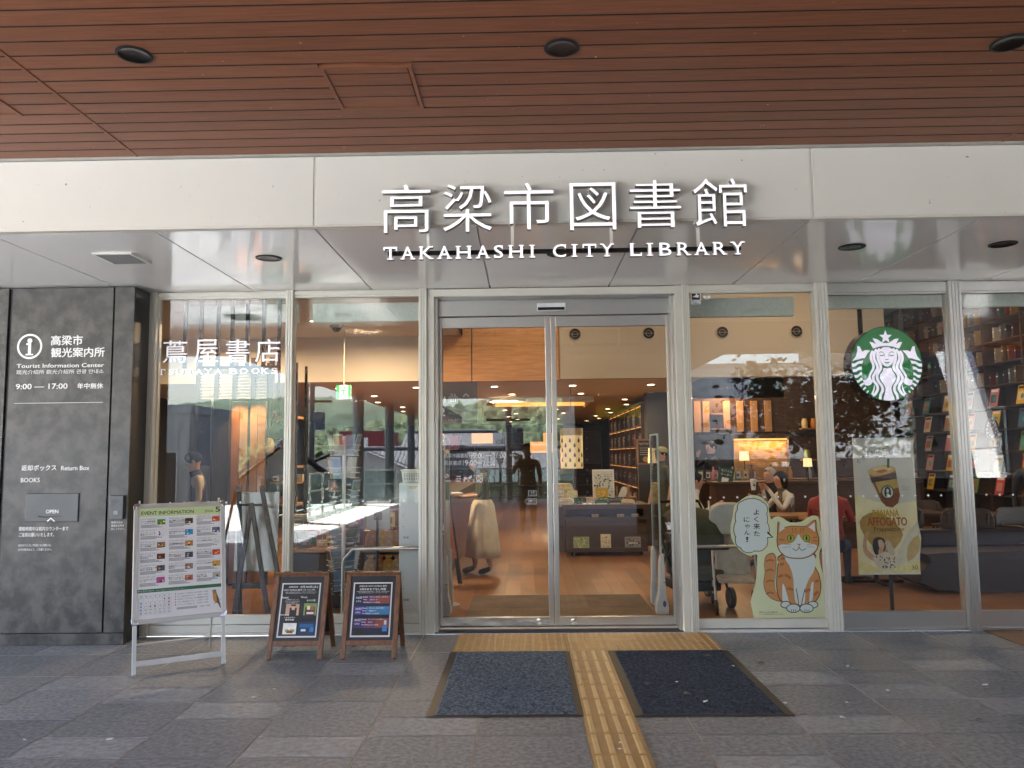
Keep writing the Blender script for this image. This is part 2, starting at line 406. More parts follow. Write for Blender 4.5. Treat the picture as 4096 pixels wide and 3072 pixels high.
# fascia
xs = [-12, -6.2, -.768, 2.4535, 5.7, 14]
for a, c in zip(xs, xs[1:]):
    MB().box(a+.007, c-.007, YF, YF+.05, ZS+.012, ZF-.012, WHITEP).build('fascia_panel', bld, bevel=.004)
t = MB().box(-12, 14, YF-.03, YF+.04, ZF-.011, ZF+.02, ALUD)
for x in xs[1:-1]: t.box(x-.0065, x+.0065, YF+.006, YF+.04, ZS+.012, ZF-.012, ALU)
t.box(-12, 14, YF+.002, YF+.05, ZS-.001, ZS+.0115, ALU)
t.box(-12, 14, YF+.06, YF+.10, ZS+.012, ZF+.3, DARKC)
t.build('fascia_trim', bld)
jx = [-12, -6.2, -5.1, -4.0, -2.94, -1.833, -.775, .287, 1.345, 2.444, 3.55, 4.65, 5.75, 14]
for a, c in zip(jx, jx[1:]):
    hole = (a < -2.4 < c)
    MB().box(a+.006, c-.006, YF+.055, .66, ZS, ZS+.012, SOFFP).build('soffit_panel', bld)
MB().box(-12, 14, YF+.055, .66, ZS+.014, ZS+.05, ALUD).build('soffit_backing', bld)
VENTG = mat('vent_grey', (.10, .10, .095), .6, 0, .05)
v = MB()
for x0, x1, y0, y1 in ((-2.535, -2.515, -.735, -.435), (-2.265, -2.245, -.735, -.435), (-2.515, -2.265, -.735, -.715), (-2.515, -2.265, -.455, -.435)):
    v.box(x0, x1, y0, y1, ZS-.012, ZS-.001, WHITEP)
for k in range(11): v.cbox((-2.39, -.70+k*.024, ZS-.010), (.25, .002, .012), VENTG, rx=R(35))
v.box(-2.515, -2.265, -.715, -.455, ZS-.0022, ZS-.001, DARKC)
v.build('air_vent', bld)

MB().box(-12, 14, YF+.12, .59, ZS+.06, ZF+.6, DARKC).box(-12, 14, .591, .899, ZS+.012, 4.9, DARKC).box(-12, 14, .55, 22.5, 4.9, 5.2, DARKC).box(-6.5, -6.15, .9, 22.5, 0, 4.9, DARKC).box(12.15, 12.4, .9, 22.5, 0, 4.9, DARKC).box(-6.5, 12.4, 22.15, 22.4, 0, 4.9, DARKC).build('roof_and_walls', bld)
# windows: frame as the part, pane + vinyl as its sub-parts
YG = .665
def frame_bay(x0, x1, zb, zt, yf=.62, bottom=.075, head=.05, steel=False, dots=0, name='window'):
    m = STEEL if steel else ALU
    f = MB()
    f.box(x0, x1, yf+.02, .70, zt, ZS-.002, m)                       # head
    f.box(x0, x1, yf+.006, yf+.02, zt+.018, ZS-.014, m); f.box(x0+.003, x1-.003, .701, .76, .0, zb-.012, m)
    f.box(x0, x1, yf+.025, .70, zb-bottom, zb, m)                     # bottom rail
    f.box(x0, x1, yf-.005, yf+.025, .0, .022, m)
    f.box(x0, x1, yf+.012, .70, .022, zb-bottom-.003, m if steel else ALU)
    f.box(x0, x0+.006, yf+.03, .70, zb, zt, m); f.box(x1-.006, x1, yf+.03, .70, zb, zt, m)
    fo = f.build(name, bld, bevel=.002)
    MB().box(x0+.012, x1-.012, YG, YG+.01, zb-.01, zt+.01, GLASS).build('pane', fo)
    if dots:
        for i in range(dots):
            xx = x0+.08+(x1-x0-.16)*(i+.5)/dots
            MB().flat(circ(xx, 1.133, .0095, n=12), YG-.002, WGLOW).build('warning_dot', fo)
    return fo
def mullion(x0, x1, yf=.60, grooves=2, zt=ZS-.002, m=ALU):
    f = MB().box(x0, x1, yf+.012, .70, 0, zt, m)
    n = grooves+1; wv = (x1-x0)/n
    for i in range(n): f.box(x0+i*wv+.002, x0+(i+1)*wv-.002, yf, yf+.012, 0, zt, m)
    f.box(x0+.002, x1-.002, yf+.008, yf+.0125, 0, zt-.002, ALUD)
    return f.build('mullion', bld, bevel=.0015)
mullion(-2.768, -2.69); mullion(-1.533, -1.468); mullion(-.345, -.277); mullion(1.985, 2.046, grooves=3); mullion(3.15, 3.262, grooves=3)
mullion(4.317, 4.428, m=STEEL, grooves=3); mullion(5.5, 5.61, m=STEEL)
w1 = frame_bay(-2.688, -1.535, .165, 2.945, dots=8)
w2 = frame_bay(-1.466, -.347, .165, 2.945, dots=8)
w4 = frame_bay(2.048, 3.148, .10, 2.935, dots=8)
w5 = frame_bay(3.264, 4.315, .155, 2.90, dots=8, steel=True, bottom=.14)
w6 = frame_bay(4.430, 5.498, .155, 2.90, dots=8, steel=True, bottom=.14)
frame_bay(5.612, 6.7, .155, 2.90, steel=True, bottom=.14)
st = MB()
def scam(bd, p, s):      # small white window stickers
    bd.rect(p[0], p[0]+.037*s, p[1], p[1]+.05*s, YG-.002, WGLOW); bd.rect(p[0]+.003*s, p[0]+.034*s, p[1]+.018*s, p[1]+.047*s, YG-.0025, INK)
    bd.flat([(p[0]+.006*s, p[1]+.03*s), (p[0]+.028*s, p[1]+.026*s), (p[0]+.031*s, p[1]+.036*s), (p[0]+.024*s, p[1]+.038*s), (p[0]+.023*s, p[1]+.044*s), (p[0]+.020*s, p[1]+.044*s), (p[0]+.018*s, p[1]+.036*s)], YG-.003, WGLOW)
    bd.text('防犯カメラ', p[0]+.002*s, p[1]+.009*s, p[0]+.035*s, p[1]+.016*s, YG-.003, INK); bd.text('作動中', p[0]+.006*s, p[1]+.001*s, p[0]+.03*s, p[1]+.008*s, YG-.003, INK)
p = at(1493, 658, YG); q = at(1512, 630, YG); scam(st, (p.x, p.z), (q.z-p.z)/.05)
p = at(1518, 646, YG); q = at(1535, 630, YG); hw = q.x-p.x
st.text('AED', p.x, p.z+(q.z-p.z)*.72, q.x, q.z, YG-.002, WGLOW, bold=.03)
cx_, cz_ = p.x+hw/2, p.z+.004
st.flat([(cx_, cz_-.012), (cx_+hw*.5, cz_+.012), (cx_+hw*.42, cz_+.026), (cx_+hw*.15, cz_+.026), (cx_, cz_+.018), (cx_-hw*.15, cz_+.026), (cx_-hw*.42, cz_+.026), (cx_-hw*.5, cz_+.012)], YG-.002, WGLOW)
st.flat([(cx_+.003, cz_+.016), (cx_-.008, cz_+.004), (cx_, cz_+.006), (cx_-.003, cz_-.006), (cx_+.008, cz_+.008), (cx_+.001, cz_+.007)], YG-.0025, INK)
st.build('window_sticker', w4)

# the entrance: stainless portal, two sliding leaves
YD = .85
df = MB()
df.box(-.276, -.215, .64, .90, 0, ZS-.004, ALU); df.box(1.925, 1.984, .64, .90, 0, ZS-.004, ALU)
df.box(-.215, -.19, .70, .90, 0, 2.93, STEEL); df.box(1.90, 1.925, .70, .90, 0, 2.93, STEEL)
df.box(-.273, 1.981, .637, .66, 2.935, ZS-.007, ALU); df.box(-.19, 1.90, .66, .90, 2.93, ZS-.006, STEEL)
zt1, zt2 = at(1100, 684, YD).z, at(1100, 650, YD).z
df.box(-.19, 1.90, .80, .90, zt1, 2.93, STEEL)
dfo = df.build('door_portal', bld, bevel=.002)
sx0 = at(1160, 672, .78); sx1 = at(1221, 655, .78)
sn = MB().box(sx0.x, sx1.x, .755, .80, sx0.z, sx1.z, mat('sensor_silver', (.78, .79, .80), .4, .0))
sn.box(sx0.x+.008, sx1.x-.008, .752, .756, sx0.z+.004, sx0.z+.03, BLACK); sn.build('door_sensor', bld, bevel=.006)
xm = at(1193, 1000, YD).x
zr0, zr1 = at(1100, 708, YD).z, zt1-.004
zb1 = at(1060, 1333, YD).z
SMUDGE = mat('scuffed_stainless', (.42, .41, .40), .34, .85, .55, 5, stretch=(1, 1, 5))
leaves = []
for i, (a, c) in enumerate(((-.188, xm-.003), (xm+.003, 1.898))):
    f = MB(); sw = .046
    inner = c if i == 0 else a
    if i == 0: f.box(a, a+.022, YD-.02, YD+.02, .02, zr1, STEEL); f.box(c-sw, c, YD-.02, YD+.02, .02, zr1, STEEL); g0, g1 = a+.022, c-sw
    else: f.box(c-.022, c, YD-.02, YD+.02, .02, zr1, STEEL); f.box(a, a+sw, YD-.02, YD+.02, .02, zr1, STEEL); g0, g1 = a+sw, c-.022
    f.box(g0, g1, YD-.02, YD+.02, zr0, zr1, STEEL); f.box(g0, g1, YD-.02, YD+.02, .02, zb1, SMUDGE if i == 0 else STEEL)
    lf = f.build('sliding_door_leaf', bld, bevel=.003); leaves.append(lf)
    MB().box(g0-.005, g1+.005, YD-.005, YD+.005, zb1-.005, zr0+.005, GLASS).build('pane', lf)
    lk = at(1165 if i == 0 else 1239, 1342, YD-.02)
    MB().lathe([(.026, 0), (.026, .004), (.012, .007)], mat('lock_chrome', (.7, .7, .7), .2, 1), n=20, M=Matrix.Translation((lk.x, YD-.021, lk.z)) @ Matrix.Rotation(R(90), 4, 'X')).build('lock', lf, 50)
def on(px, py, Y=YD): p = at(px, py, Y); return p.x, p.z
YV = YD-.008
RED = mat('red_vinyl', (.5, .03, .04), .5, 0, 0)
lt = MB()
def T(bd, s, x0, y0, x1, y1, m=WGLOW, Y=YV, bold=.0, depth=0, mirror=False):
    a = at(x0, y1, Y); c = at(x1, y0, Y); bd.text(s, a.x, a.z, c.x, c.z, Y, m, bold, depth, mirror=mirror)
def outline(bd, pts, w_, m, Y):
    P = [on(*p, Y) for p in pts]; n = len(P)
    for i in range(n): bd.flat(stroke([P[i], P[(i+1) % n]], w_), Y-.0002*i, m)
T(lt, '高梁市図書館', 959, 979, 1011, 989); T(lt, '9:00', 1022, 978, 1046, 990); T(lt, '—', 1049, 983, 1061, 985); T(lt, '21:00', 1064, 978, 1092, 990); T(lt, '年中無休', 1101, 981, 1118, 986)
a, c = on(1018, 990, YV), on(1019, 978, YV); lt.rect(a[0], c[0], a[1], c[1], YV, WGLOW); lt.build('hours_lettering', leaves[0]); lt = MB()
T(lt, '蔦屋書店', 959, 995, 997, 1005); T(lt, '9:00', 1004, 994, 1030, 1006); T(lt, '—', 1032, 999, 1041, 1001); T(lt, '21:00', 1043, 994, 1070, 1006)
a, c = on(1000, 1006, YV), on(1001, 994, YV); lt.rect(a[0], c[0], a[1], c[1], YV, WGLOW)
lt.build('hours_lettering', leaves[0]); lt = MB()
for px in (969, 989, 1010, 1033):       # no ice cream, no drink, no dogs, no photos
    if px == 1033:
        outline(lt, [(1024, 1027), (1042, 1027), (1042, 1041), (1024, 1041)], .006, WGLOW, YV)
        P = [on(1033+4.5*math.cos(t_), 1034+4.5*math.sin(t_), YV) for t_ in [k*math.pi/8 for k in range(17)]]
        lt.flat(stroke(P, .006), YV-.001, WGLOW)
    elif px == 1010:
        lt.flat([on(*q, YV) for q in ((1002, 1030), (1012, 1031), (1018, 1026), (1020, 1031), (1015, 1035), (1014, 1041), (1011, 1041), (1011, 1036), (1005, 1036), (1004, 1041), (1001, 1041))], YV, WGLOW)
    elif px == 989:
        for dy in (0, 5, 10): lt.flat([on(*q, YV) for q in ((984, 1028+dy), (996, 1028+dy), (995, 1030.5+dy), (985, 1030.5+dy))], YV, WGLOW)
    else:
        lt.flat([on(965+5*math.cos(t_), 1028+5*math.sin(t_), YV) for t_ in [k*math.pi/6 for k in range(12)]], YV, WGLOW)
        lt.flat([on(*q, YV) for q in ((962, 1037), (975, 1037), (975, 1041), (962, 1041))], YV, WGLOW)
    lt.flat(stroke([on(px-9, 1024, YV), on(px+10, 1042, YV)], .006), YV-.002, RED)
def handmark(bd, x, y, Y):
    for k in range(4): bd.flat(stroke([on(x-4+k*2.6, y-11+abs(k-1.4)*1.2, Y), on(x-4+k*2.6, y-3, Y)], .006), Y-.0003*k, WGLOW)
    bd.flat([on(x-5, y-3, Y), on(x+5, y-3, Y), on(x+4, y+6, Y), on(x-3, y+6, Y)], Y, WGLOW)
    bd.flat(stroke([on(x-8, y-9, Y), on(x+8, y+9, Y)], .006), Y-.002, WGLOW)
    T(bd, 'ドアに注意', x-7, y+11, x+7, y+15, Y=Y)
lt.build('prohibition_marks', leaves[0]); lt = MB()
handmark(lt, 955, 1140, YV)
lt.build('hand_mark', leaves[0]); lt = MB()
outline(lt, [(1142, 1060), (1159, 1060), (1159, 1071), (1142, 1071)], .003, WGLOW, YV); T(lt, '注意！', 1146, 1061, 1156, 1066); T(lt, 'CAUTION', 1145, 1068, 1157, 1070)
outline(lt, [(1133, 1083), (1139, 1077), (1159, 1077), (1159, 1089), (1139, 1089)], .003, WGLOW, YV); T(lt, '自動ドア', 1142, 1079, 1157, 1084, bold=.02); T(lt, 'AUTOMATIC DOOR', 1140, 1085.5, 1157, 1088)
lt.build('door_label', leaves[0])
rt = MB()
outline(rt, [(1201, 1060), (1218, 1060), (1218, 1071), (1201, 1071)], .003, WGLOW, YV); T(rt, '注意！', 1204, 1061, 1214, 1066); T(rt, 'CAUTION', 1203, 1068, 1215, 1070)
outline(rt, [(1201, 1077), (1234, 1077), (1240, 1083), (1234, 1089), (1201, 1089)], .003, WGLOW, YV); T(rt, '自動ドア', 1204, 1079, 1224, 1084, bold=.02); T(rt, 'AUTOMATIC DOOR', 1204, 1085.5, 1232, 1088)
rt.build('door_label', leaves[1]); rt = MB()
handmark(rt, 1445, 1138, YV)
rt.build('hand_mark', leaves[1])

# wall and inner lintel strips behind the panes
BLIND = mat('scratched_white_board', (.62, .66, .60), .5, 0, .10, 30)
for x0, x1, yy in ((-2.62, -1.54, 640), (-1.40, -.35, 640), (2.05, 3.10, 640), (3.27, 4.4, 620), (4.4, 6.7, 620)):
    zt_, zb_ = (3.05 if x0 > 3.2 else 2.96), at(1100, 690 if x0 < 3.2 else 676, 1.0).z
    MB().box(x0, x1, 1.0, 1.06, zb_, zt_, BLIND).build('blind_box', bld)
SIDE = mat('pillar_side_black', (.022, .021, .02), .4)

# ------------------------------------------------------------------ dark mottled wall with the return box
pw = thing('information_wall', 'dark mottled wall panels with white tourist information lettering and a book return slot', 'wall', (0, .33, 0))
pb = MB()
for x0, x1 in ((-6.5, -3.835-.01), (-3.81, -2.935), (-2.92, -2.752)): pb.box(x0, x1, 0, .02, .097, 2.995, STONE)
pb.box(-6.5, -2.755, .022, .29, 0, 3.0, SIDE)
pb.build('wall_panel', pw, bevel=.002)
MB().box(-2.7545, -2.752, .021, .29, .10, 2.995, SIDE).build('wall_return', pw)
MB().box(-6.5, -2.745, -.012, .021, 0, .092, STONE).build('plinth', pw, bevel=.004)
YW = .33
L = MB(Matrix.Translation((0, -YW, 0)))
def W(s, x0, y0, x1, y1, bold=.0): T(L, s, x0, y0, x1, y1, WPRINT, YW-.003, bold)
c0 = on(64.5, 748.5, YW); rr = (on(92, 748, YW)[0]-on(37.5, 748, YW)[0])/2
ring = circ(c0[0], c0[1], rr, n=40); rin = circ(c0[0], c0[1], rr*.84, n=40)
L.add([(x, YW-.003, z) for x, z in ring+rin], [(i, (i+1) % 40, 40+(i+1) % 40, 40+i) for i in range(40)], WPRINT)
L.flat(circ(c0[0], c0[1]+rr*.45, rr*.2, n=16), YW-.003, WPRINT)
for x0, x1, z0, z1 in ((-.28, .12, .12, .26), (-.12, .12, -.58, .12), (-.30, .30, -.70, -.58)): L.rect(c0[0]+x0*rr, c0[0]+x1*rr, c0[1]+z0*rr, c0[1]+z1*rr, YW-.003, WPRINT)
W('高梁市', 110, 724, 179, 746, .03); W('観光案内所', 110, 750, 226, 772, .03)
W('Tourist Information Center', 36, 784, 225, 795, .025); W('观光介绍所 觀光介紹所 관광 안내소', 35, 797, 224, 809, .005)
W('9:00 — 17:00', 34, 828, 146, 841, .02); W('年中無休', 167, 827, 223, 840, .03)
a, c = on(31, 871, YW), on(223, 869.6, YW); L.rect(a[0], c[0], a[1], c[1], YW-.003, WPRINT)
W('返却ボックス', 46, 1004, 122, 1017, .03); W('Return Box', 132, 1006, 193, 1016, .02); W('BOOKS', 45, 1032, 86, 1042, .02)
W('開館時間中は館内カウンターまで', 41, 1137, 148, 1147, .02); W('ご返却お願いいたします。', 41, 1150, 117, 1160, .02)
W('返却ポストをご利用になる際には、', 39, 1175, 111, 1181, .015); W('お手を挟まぬよう、ご注意ください。', 39, 1184, 112, 1190, .015)
W('御用の方は', 240, 1126, 265, 1131, .01); W('係員をお呼び', 240, 1133, 268, 1138, .01); W('出しください。', 240, 1140, 270, 1145, .01)
L.build('lettering', pw)
a, c = on(55, 1128, YW), on(172, 1065, YW)
FLAP = mat('flap_grey_steel', (.075, .078, .08), .45, .4, .2, 4)
fl = MB(Matrix.Translation((0, -YW, 0))).box(a[0], c[0], YW-.012, YW-.001, a[1], c[1], FLAP)
fo = fl.build('return_flap', pw, bevel=.005)
fl = MB(Matrix.Translation((0, -YW, 0)))
T(fl, 'OPEN', 99, 1101, 126, 1109, WPRINT, YW-.014, .03)
fl.flat(stroke([on(104, 1126, YW), on(112, 1119, YW), on(120, 1126, YW)], .01), YW-.014, WPRINT)
fl.flat(stroke([on(84, 1115, YW), on(100, 1117, YW), on(136, 1114, YW)], .012, .004), YW-.0135, BLACK)
fl.build('lettering', fo)
a, c = on(239, 1121, YW), on(271, 1070, YW)
ic = MB(Matrix.Translation((0, -YW, 0))).box(a[0], c[0], YW-.035, YW-.001, a[1], c[1], mat('intercom_grey', (.08, .085, .09), .45, .3))
ico = ic.build('intercom', pw, bevel=.004)
ic = MB(Matrix.Translation((0, -YW, 0)))
hw, hh = c[0]-a[0], c[1]-a[1]
for j in range(6):
    for i in range(6-j if j > 1 else 6): ic.flat(circ(a[0]+hw*(.22+.09*i), a[1]+hh*(.82-.065*j), .0032, n=8), YW-.037, DARKC)
ic.box(a[0]+hw*.36, a[0]+hw*.66, YW-.040, YW-.0345, a[1]+hh*.2, a[1]+hh*.36, mat('button_grey', (.25, .26, .26), .4))
ic.build('call_button', ico)

# ------------------------------------------------------------------ the hanging sign
YSG = -1.36
sg = thing('library_sign', 'large raised white Japanese and English letters spelling the city library above the doors', 'sign', (0, YSG, 0))
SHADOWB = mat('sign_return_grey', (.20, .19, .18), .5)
for ch, x0, y0, x1, y1 in (('高', 825, 398, 929, 503), ('梁', 957, 397, 1062, 501), ('市', 1090, 394, 1195, 496), ('図', 1232, 394, 1329, 497), ('書', 1362, 388, 1469, 492), ('館', 1500, 385, 1612, 490)):
    kj = MB(Matrix.Translation((0, -YSG, 0)))
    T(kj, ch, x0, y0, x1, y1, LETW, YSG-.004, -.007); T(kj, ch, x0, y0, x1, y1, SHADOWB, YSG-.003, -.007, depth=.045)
    kj.build('raised_letter', sg)
row = [('T', 829, 858), ('A', 866, 895.5), ('K', 906, 936), ('A', 945, 975), ('H', 985, 1018), ('A', 1028.8, 1057.7), ('S', 1067.5, 1086.4), ('H', 1098.7, 1131), ('I', 1143.3, 1155.8), ('C', 1194.6, 1222.2), ('I', 1234.6, 1247.3), ('T', 1258.8, 1287.7), ('Y', 1297.5, 1324.8),
       ('L', 1361.9, 1385.7), ('I', 1396.7, 1410.3), ('B', 1424.8, 1449.8), ('R', 1462.5, 1490.8), ('A', 1500, 1530.3), ('R', 1540.2, 1569.3), ('Y', 1579.7, 1607)]
SERIF = {'T': [(.5, 0, .25), (.04, 2, 0), (.96, 2, 0)], 'A': [(.13, 0, .16), (.87, 0, .18)], 'K': [(.12, 0, .15), (.12, 1, .15), (.86, 0, .16), (.84, 1, .14)], 'H': [(.14, 0, .17), (.86, 0, .17), (.14, 1, .17), (.86, 1, .17)], 'S': [(.92, 2, 0), (.08, 3, 0)],
         'I': [(.5, 0, .5), (.5, 1, .5)], 'C': [(.95, 2, 0)], 'Y': [(.5, 0, .24), (.1, 1, .16), (.9, 1, .16)], 'L': [(.14, 0, .16), (.14, 1, .22), (.96, 3, 0)], 'B': [(.1, 0, .14), (.1, 1, .14)], 'R': [(.12, 0, .16), (.1, 1, .14), (.9, 0, .14)], 'U': [(.12, 1, .16), (.88, 1, .16)], 'O': []}
def serif_row(par, row_, Y, z0, z1, face, side, depth, bold):
    h = z1-z0
    for ch, xa, xb in row_:
        bd = MB(Matrix.Translation(-par.location)); a, c = at(xa, 540, Y).x, at(xb, 540, Y).x; wd = c-a
        ins = .06 if ch in 'AKHRTYU' else 0.0
        if ch == 'I':
            for y0, m, dd in ((Y-.004, face, 0), (Y-.003, side, depth)):
                if dd: bd.box(a+wd*.28, c-wd*.28, y0, y0+dd, z0, z1, m)
                else: bd.rect(a+wd*.28, c-wd*.28, z0, z1, y0, m)
        else:
            bd.text(ch, a+wd*ins, z0, c-wd*ins, z1, Y-.004, face, bold)
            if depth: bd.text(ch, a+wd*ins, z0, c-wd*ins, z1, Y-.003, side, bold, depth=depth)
        for k, (fx, kind, hwf) in enumerate(SERIF[ch]):
            x = a+fx*wd
            if kind < 2: x0, x1, za, zb_ = x-hwf*wd, x+hwf*wd, (z0 if kind == 0 else z1-h*.09), (z0+h*.09 if kind == 0 else z1)
            else: x0, x1, za, zb_ = x-wd*.05, x+wd*.05, (z1-h*.3 if kind == 2 else z0), (z1 if kind == 2 else z0+h*.28)
            bd.rect(x0, x1, za, zb_, Y-.0045-.0002*k, face)
            if depth: bd.box(x0, x1, Y-.0025, Y-.003+depth*.98, za, zb_, side)
        bd.build('raised_letter', par)
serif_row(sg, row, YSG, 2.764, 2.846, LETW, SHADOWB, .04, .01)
hg = MB(Matrix.Translation((0, -YSG, 0)))
hg.box(at(838, 545, -1.31).x, at(1600, 530, -1.31).x, -1.318, -1.29, 2.806, 2.83, BLACK)
for px in (924, 1107, 1321, 1509):
    x = at(px, 510, -1.30).x; hg.box(x-.010, x+.010, -1.289, -1.277, 2.81, 3.0, WHITEP); hg.box(x-.02, x+.02, -1.29, -1.24, 2.996, 3.006, WHITEP)
hg.build('hanger', sg)

# ================================================================== THINGS ON THE DECK
# tactile paving: 7 x 2 domed tiles and one guide line towards the camera
tp = MB()
for i in range(7):
    for j in range(2):
        tp.box(.3*i+.002, .3*i+.298, .3*j+.002, .3*j+.298, -.01, .006, TACT)
        for a in range(5):
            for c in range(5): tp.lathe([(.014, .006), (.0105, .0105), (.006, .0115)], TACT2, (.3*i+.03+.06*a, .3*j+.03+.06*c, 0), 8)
for j in range(24):
    y1 = -.3*j
    tp.box(.902, 1.198, y1-.298, y1-.002, -.01, .006, TACT)
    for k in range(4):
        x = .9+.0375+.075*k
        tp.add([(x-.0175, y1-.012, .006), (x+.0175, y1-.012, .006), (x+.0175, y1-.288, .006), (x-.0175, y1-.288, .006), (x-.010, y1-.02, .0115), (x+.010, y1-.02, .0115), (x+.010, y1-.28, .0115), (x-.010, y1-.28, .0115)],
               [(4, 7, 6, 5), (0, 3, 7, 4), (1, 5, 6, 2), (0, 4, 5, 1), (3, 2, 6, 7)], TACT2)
struct(tp, 'tactile_paving')

def zoomr(x0, y0, x1, w_):
    k = (x1-x0)/w_
    return lambda px, py: ((x0+px*k)/K, (y0+py*k)/K)
zg = zoomr(1650, 2450, 3250, 2212)
def doormat(label, corners, m, seed):
    P = [atz(*zg(*c)) for c in corners]                      # far left, far right, near right, near left
    x0 = (P[0].x+P[3].x)/2; x1 = (P[1].x+P[2].x)/2; y1 = -.006; y0 = (P[2].y+P[3].y)/2
    t = thing('doormat', label, 'doormat', ((x0+x1)/2, (y0+y1)/2, 0), 0, 'pair of dark doormats before the entrance')
    hx_, hy = (x1-x0)/2, (y1-y0)/2; bw = .055
    f = MB()
    pr = [(-hx_, -hy), (hx_, -hy), (hx_, hy), (-hx_, hy)]; inn = [(-hx_+bw, -hy+.02), (hx_-bw, -hy+.02), (hx_-bw, hy-.02), (-hx_+bw, hy-.02)]
    f.add([(a, c, .004) for a, c in pr]+[(a, c, .011) for a, c in inn], [(i, (i+1) % 4, 4+(i+1) % 4, 4+i) for i in range(4)], RUBB)
    f.build('border', t)
    n = 110; rnd = random.Random(seed); vs, fs = [], []
    for j in range(n+1):
        for i in range(n+1):
            vs.append((-hx_+bw+(2*hx_-2*bw)*i/n, -hy+.02+(2*hy-.04)*j/n, .0125+(.004*rnd.random() if 0 < i < n and 0 < j < n else -.002)))
    for j in range(n):
        for i in range(n): a = j*(n+1)+i; fs.append((a, a+1, a+n+2, a+n+1))
    MB().add(vs, fs, m).build('carpet', t)
doormat('left doormat of blue grey ribbed carpet with black rubber edges', [(210, 218), (880, 214), (962, 580), (75, 582)], MATF, 1)
doormat('right doormat of navy ribbed carpet dotted with leaves and petals', [(1085, 212), (1740, 208), (2120, 576), (1210, 580)], MATF2, 2)

# fallen petals and leaves
PET = mat('white_petal', (.8, .78, .76), .7); LEAFD = mat('dry_leaf', (.13, .12, .08), .7, 0, .3, 30)
zr_, zl_ = zoomr(2800, 2400, 4096, 2212), zoomr(0, 2450, 1700, 2212)
pts = [zr_(228, 452), zr_(38, 695), zr_(580, 707), zr_(1007, 453), zr_(1005, 702), zr_(976, 806), zr_(1458, 212), zr_(1285, 620), zr_(1945, 583), zl_(1427, 401), zl_(1322, 443), zl_(569, 664), zl_(128, 664), zg(1462, 386), zg(1620, 495), zg(1148, 722), zg(1146, 757)]
def petal(kind, px, m, s, z):
    p = atz(px[0], px[1], z); b_ = MB()
    b_.add([(x*s, y*s, zz*s) for x, y, zz in ((-1, 0, .1), (-.4, -.55, .25), (.6, -.5, .2), (1, 0, .45), (.5, .6, .2), (-.5, .5, .3), (0, 0, .5))], [(0, 1, 6), (1, 2, 6), (2, 3, 6), (3, 4, 6), (4, 5, 6), (5, 0, 6)], m)
    o = b_.build(kind); o.location = (p.x, p.y, z); o.rotation_euler = (0, 0, random.uniform(0, 6)); return o
for i, px in enumerate(pts): tag(petal('petal', px, PET, .013+.004*(i % 3), .003 if i not in (0, 1, 13, 14) else .018), 'tiny white petal fallen on the paving or the doormats', 'petal', 'white petals scattered over the ground')
for px, lab in ((zg(395, 333), 'curled brown leaf lying on the left doormat'), (zg(1297, 397), 'pale green leaf lying near the inner edge of the right doormat'), (zg(1520, 452), 'pale leaf lying at the middle of the right doormat'), (zg(1630, 241), 'small dark leaf at the far edge of the right doormat'), (zg(1928, 281), 'dark leaf lying on grey tiles right of the doormats'), (zr_(1905, 820), 'thin dark leaf on a tile at the far right of the pavement')):
    on_mat = 'doormat' in lab and 'right of' not in lab
    tag(petal('leaf', px, LEAFD, .028, .02 if on_mat else .003), lab, 'leaf')

# ------------------------------------------------------------------ aluminium event board
FRA = mat('silver_anodised', (.50, .50, .49), .35, .45, .04, 4)
CHR = mat('chrome_corner', (.5, .5, .52), .2, .9)
u = Vector((.8737, .4865, 0)); nb = Vector((-.4865, .8737, 0))
ang = math.atan2(u.y, u.x)
o0 = Vector((-2.2, -.592, 0))
eb = thing('event_board', 'silver A-frame event information board with a May 2026 poster', 'notice board', tuple(o0), ang)
Wd = .604; HT = 1.235; LEAN = .30
# local axes: x along the board, y away from viewer, z up; front plane leans back
th = math.atan2(LEAN, HT)
Mf = Matrix.Rotation(-th, 4, 'X')
LEN = math.hypot(LEAN, HT)
def on_eb(px, py):      # photo pixel -> (x, t) on the front plane
    dv = FW + ((px*K-2048)/F)*RI - ((py*K-1536)/F)*UP
    tv = (nb*math.cos(th) - Vector((0, 0, 1))*math.sin(th))
    s_ = (o0-CAM).dot(tv)/dv.dot(tv); p = CAM+dv*s_
    return (p-o0).dot(u), p.z/math.cos(th)
ze = zoomr(500, 1950, 1300, 1659)
zb0 = (on_eb(*ze(55, 1140))[1]+on_eb(*ze(835, 1075))[1])/2; zt0 = (on_eb(*ze(85, 148))[1]+on_eb(*ze(830, 112))[1])/2
0 and print('board', [tuple(round(q, 3) for q in on_eb(*ze(*p))) for p in ((55, 1140), (835, 1075), (85, 148), (830, 112), (68, 1562), (820, 1465), (120, 195), (800, 145))])
f = MB(Mf)
f.box(-.012, .016, -.012, .014, .0, zb0, FRA); f.box(Wd-.016, Wd+.012, -.012, .014, 0, zb0, FRA)
f.box(-.012, .016, -.0118, .0138, zb0, zt0, FRA); f.box(Wd-.016, Wd+.012, -.0118, .0138, zb0, zt0, FRA)
f.box(.016, Wd-.016, -.008, .01, .055, .095, FRA)
f.build('front_legs', eb, bevel=.003)
f = MB(Mf); fw = .034
f.box(-.02, fw-.02, -.024, -.0125, zb0+.02, zt0-.02, FRA); f.box(Wd+.02-fw, Wd+.02, -.024, -.0125, zb0+.02, zt0-.02, FRA)
f.box(.0, Wd, -.024, -.0125, zb0, zb0+fw, FRA); f.box(0, Wd, -.024, -.0125, zt0-fw, zt0, FRA)
f.build('poster_frame', eb, bevel=.005)
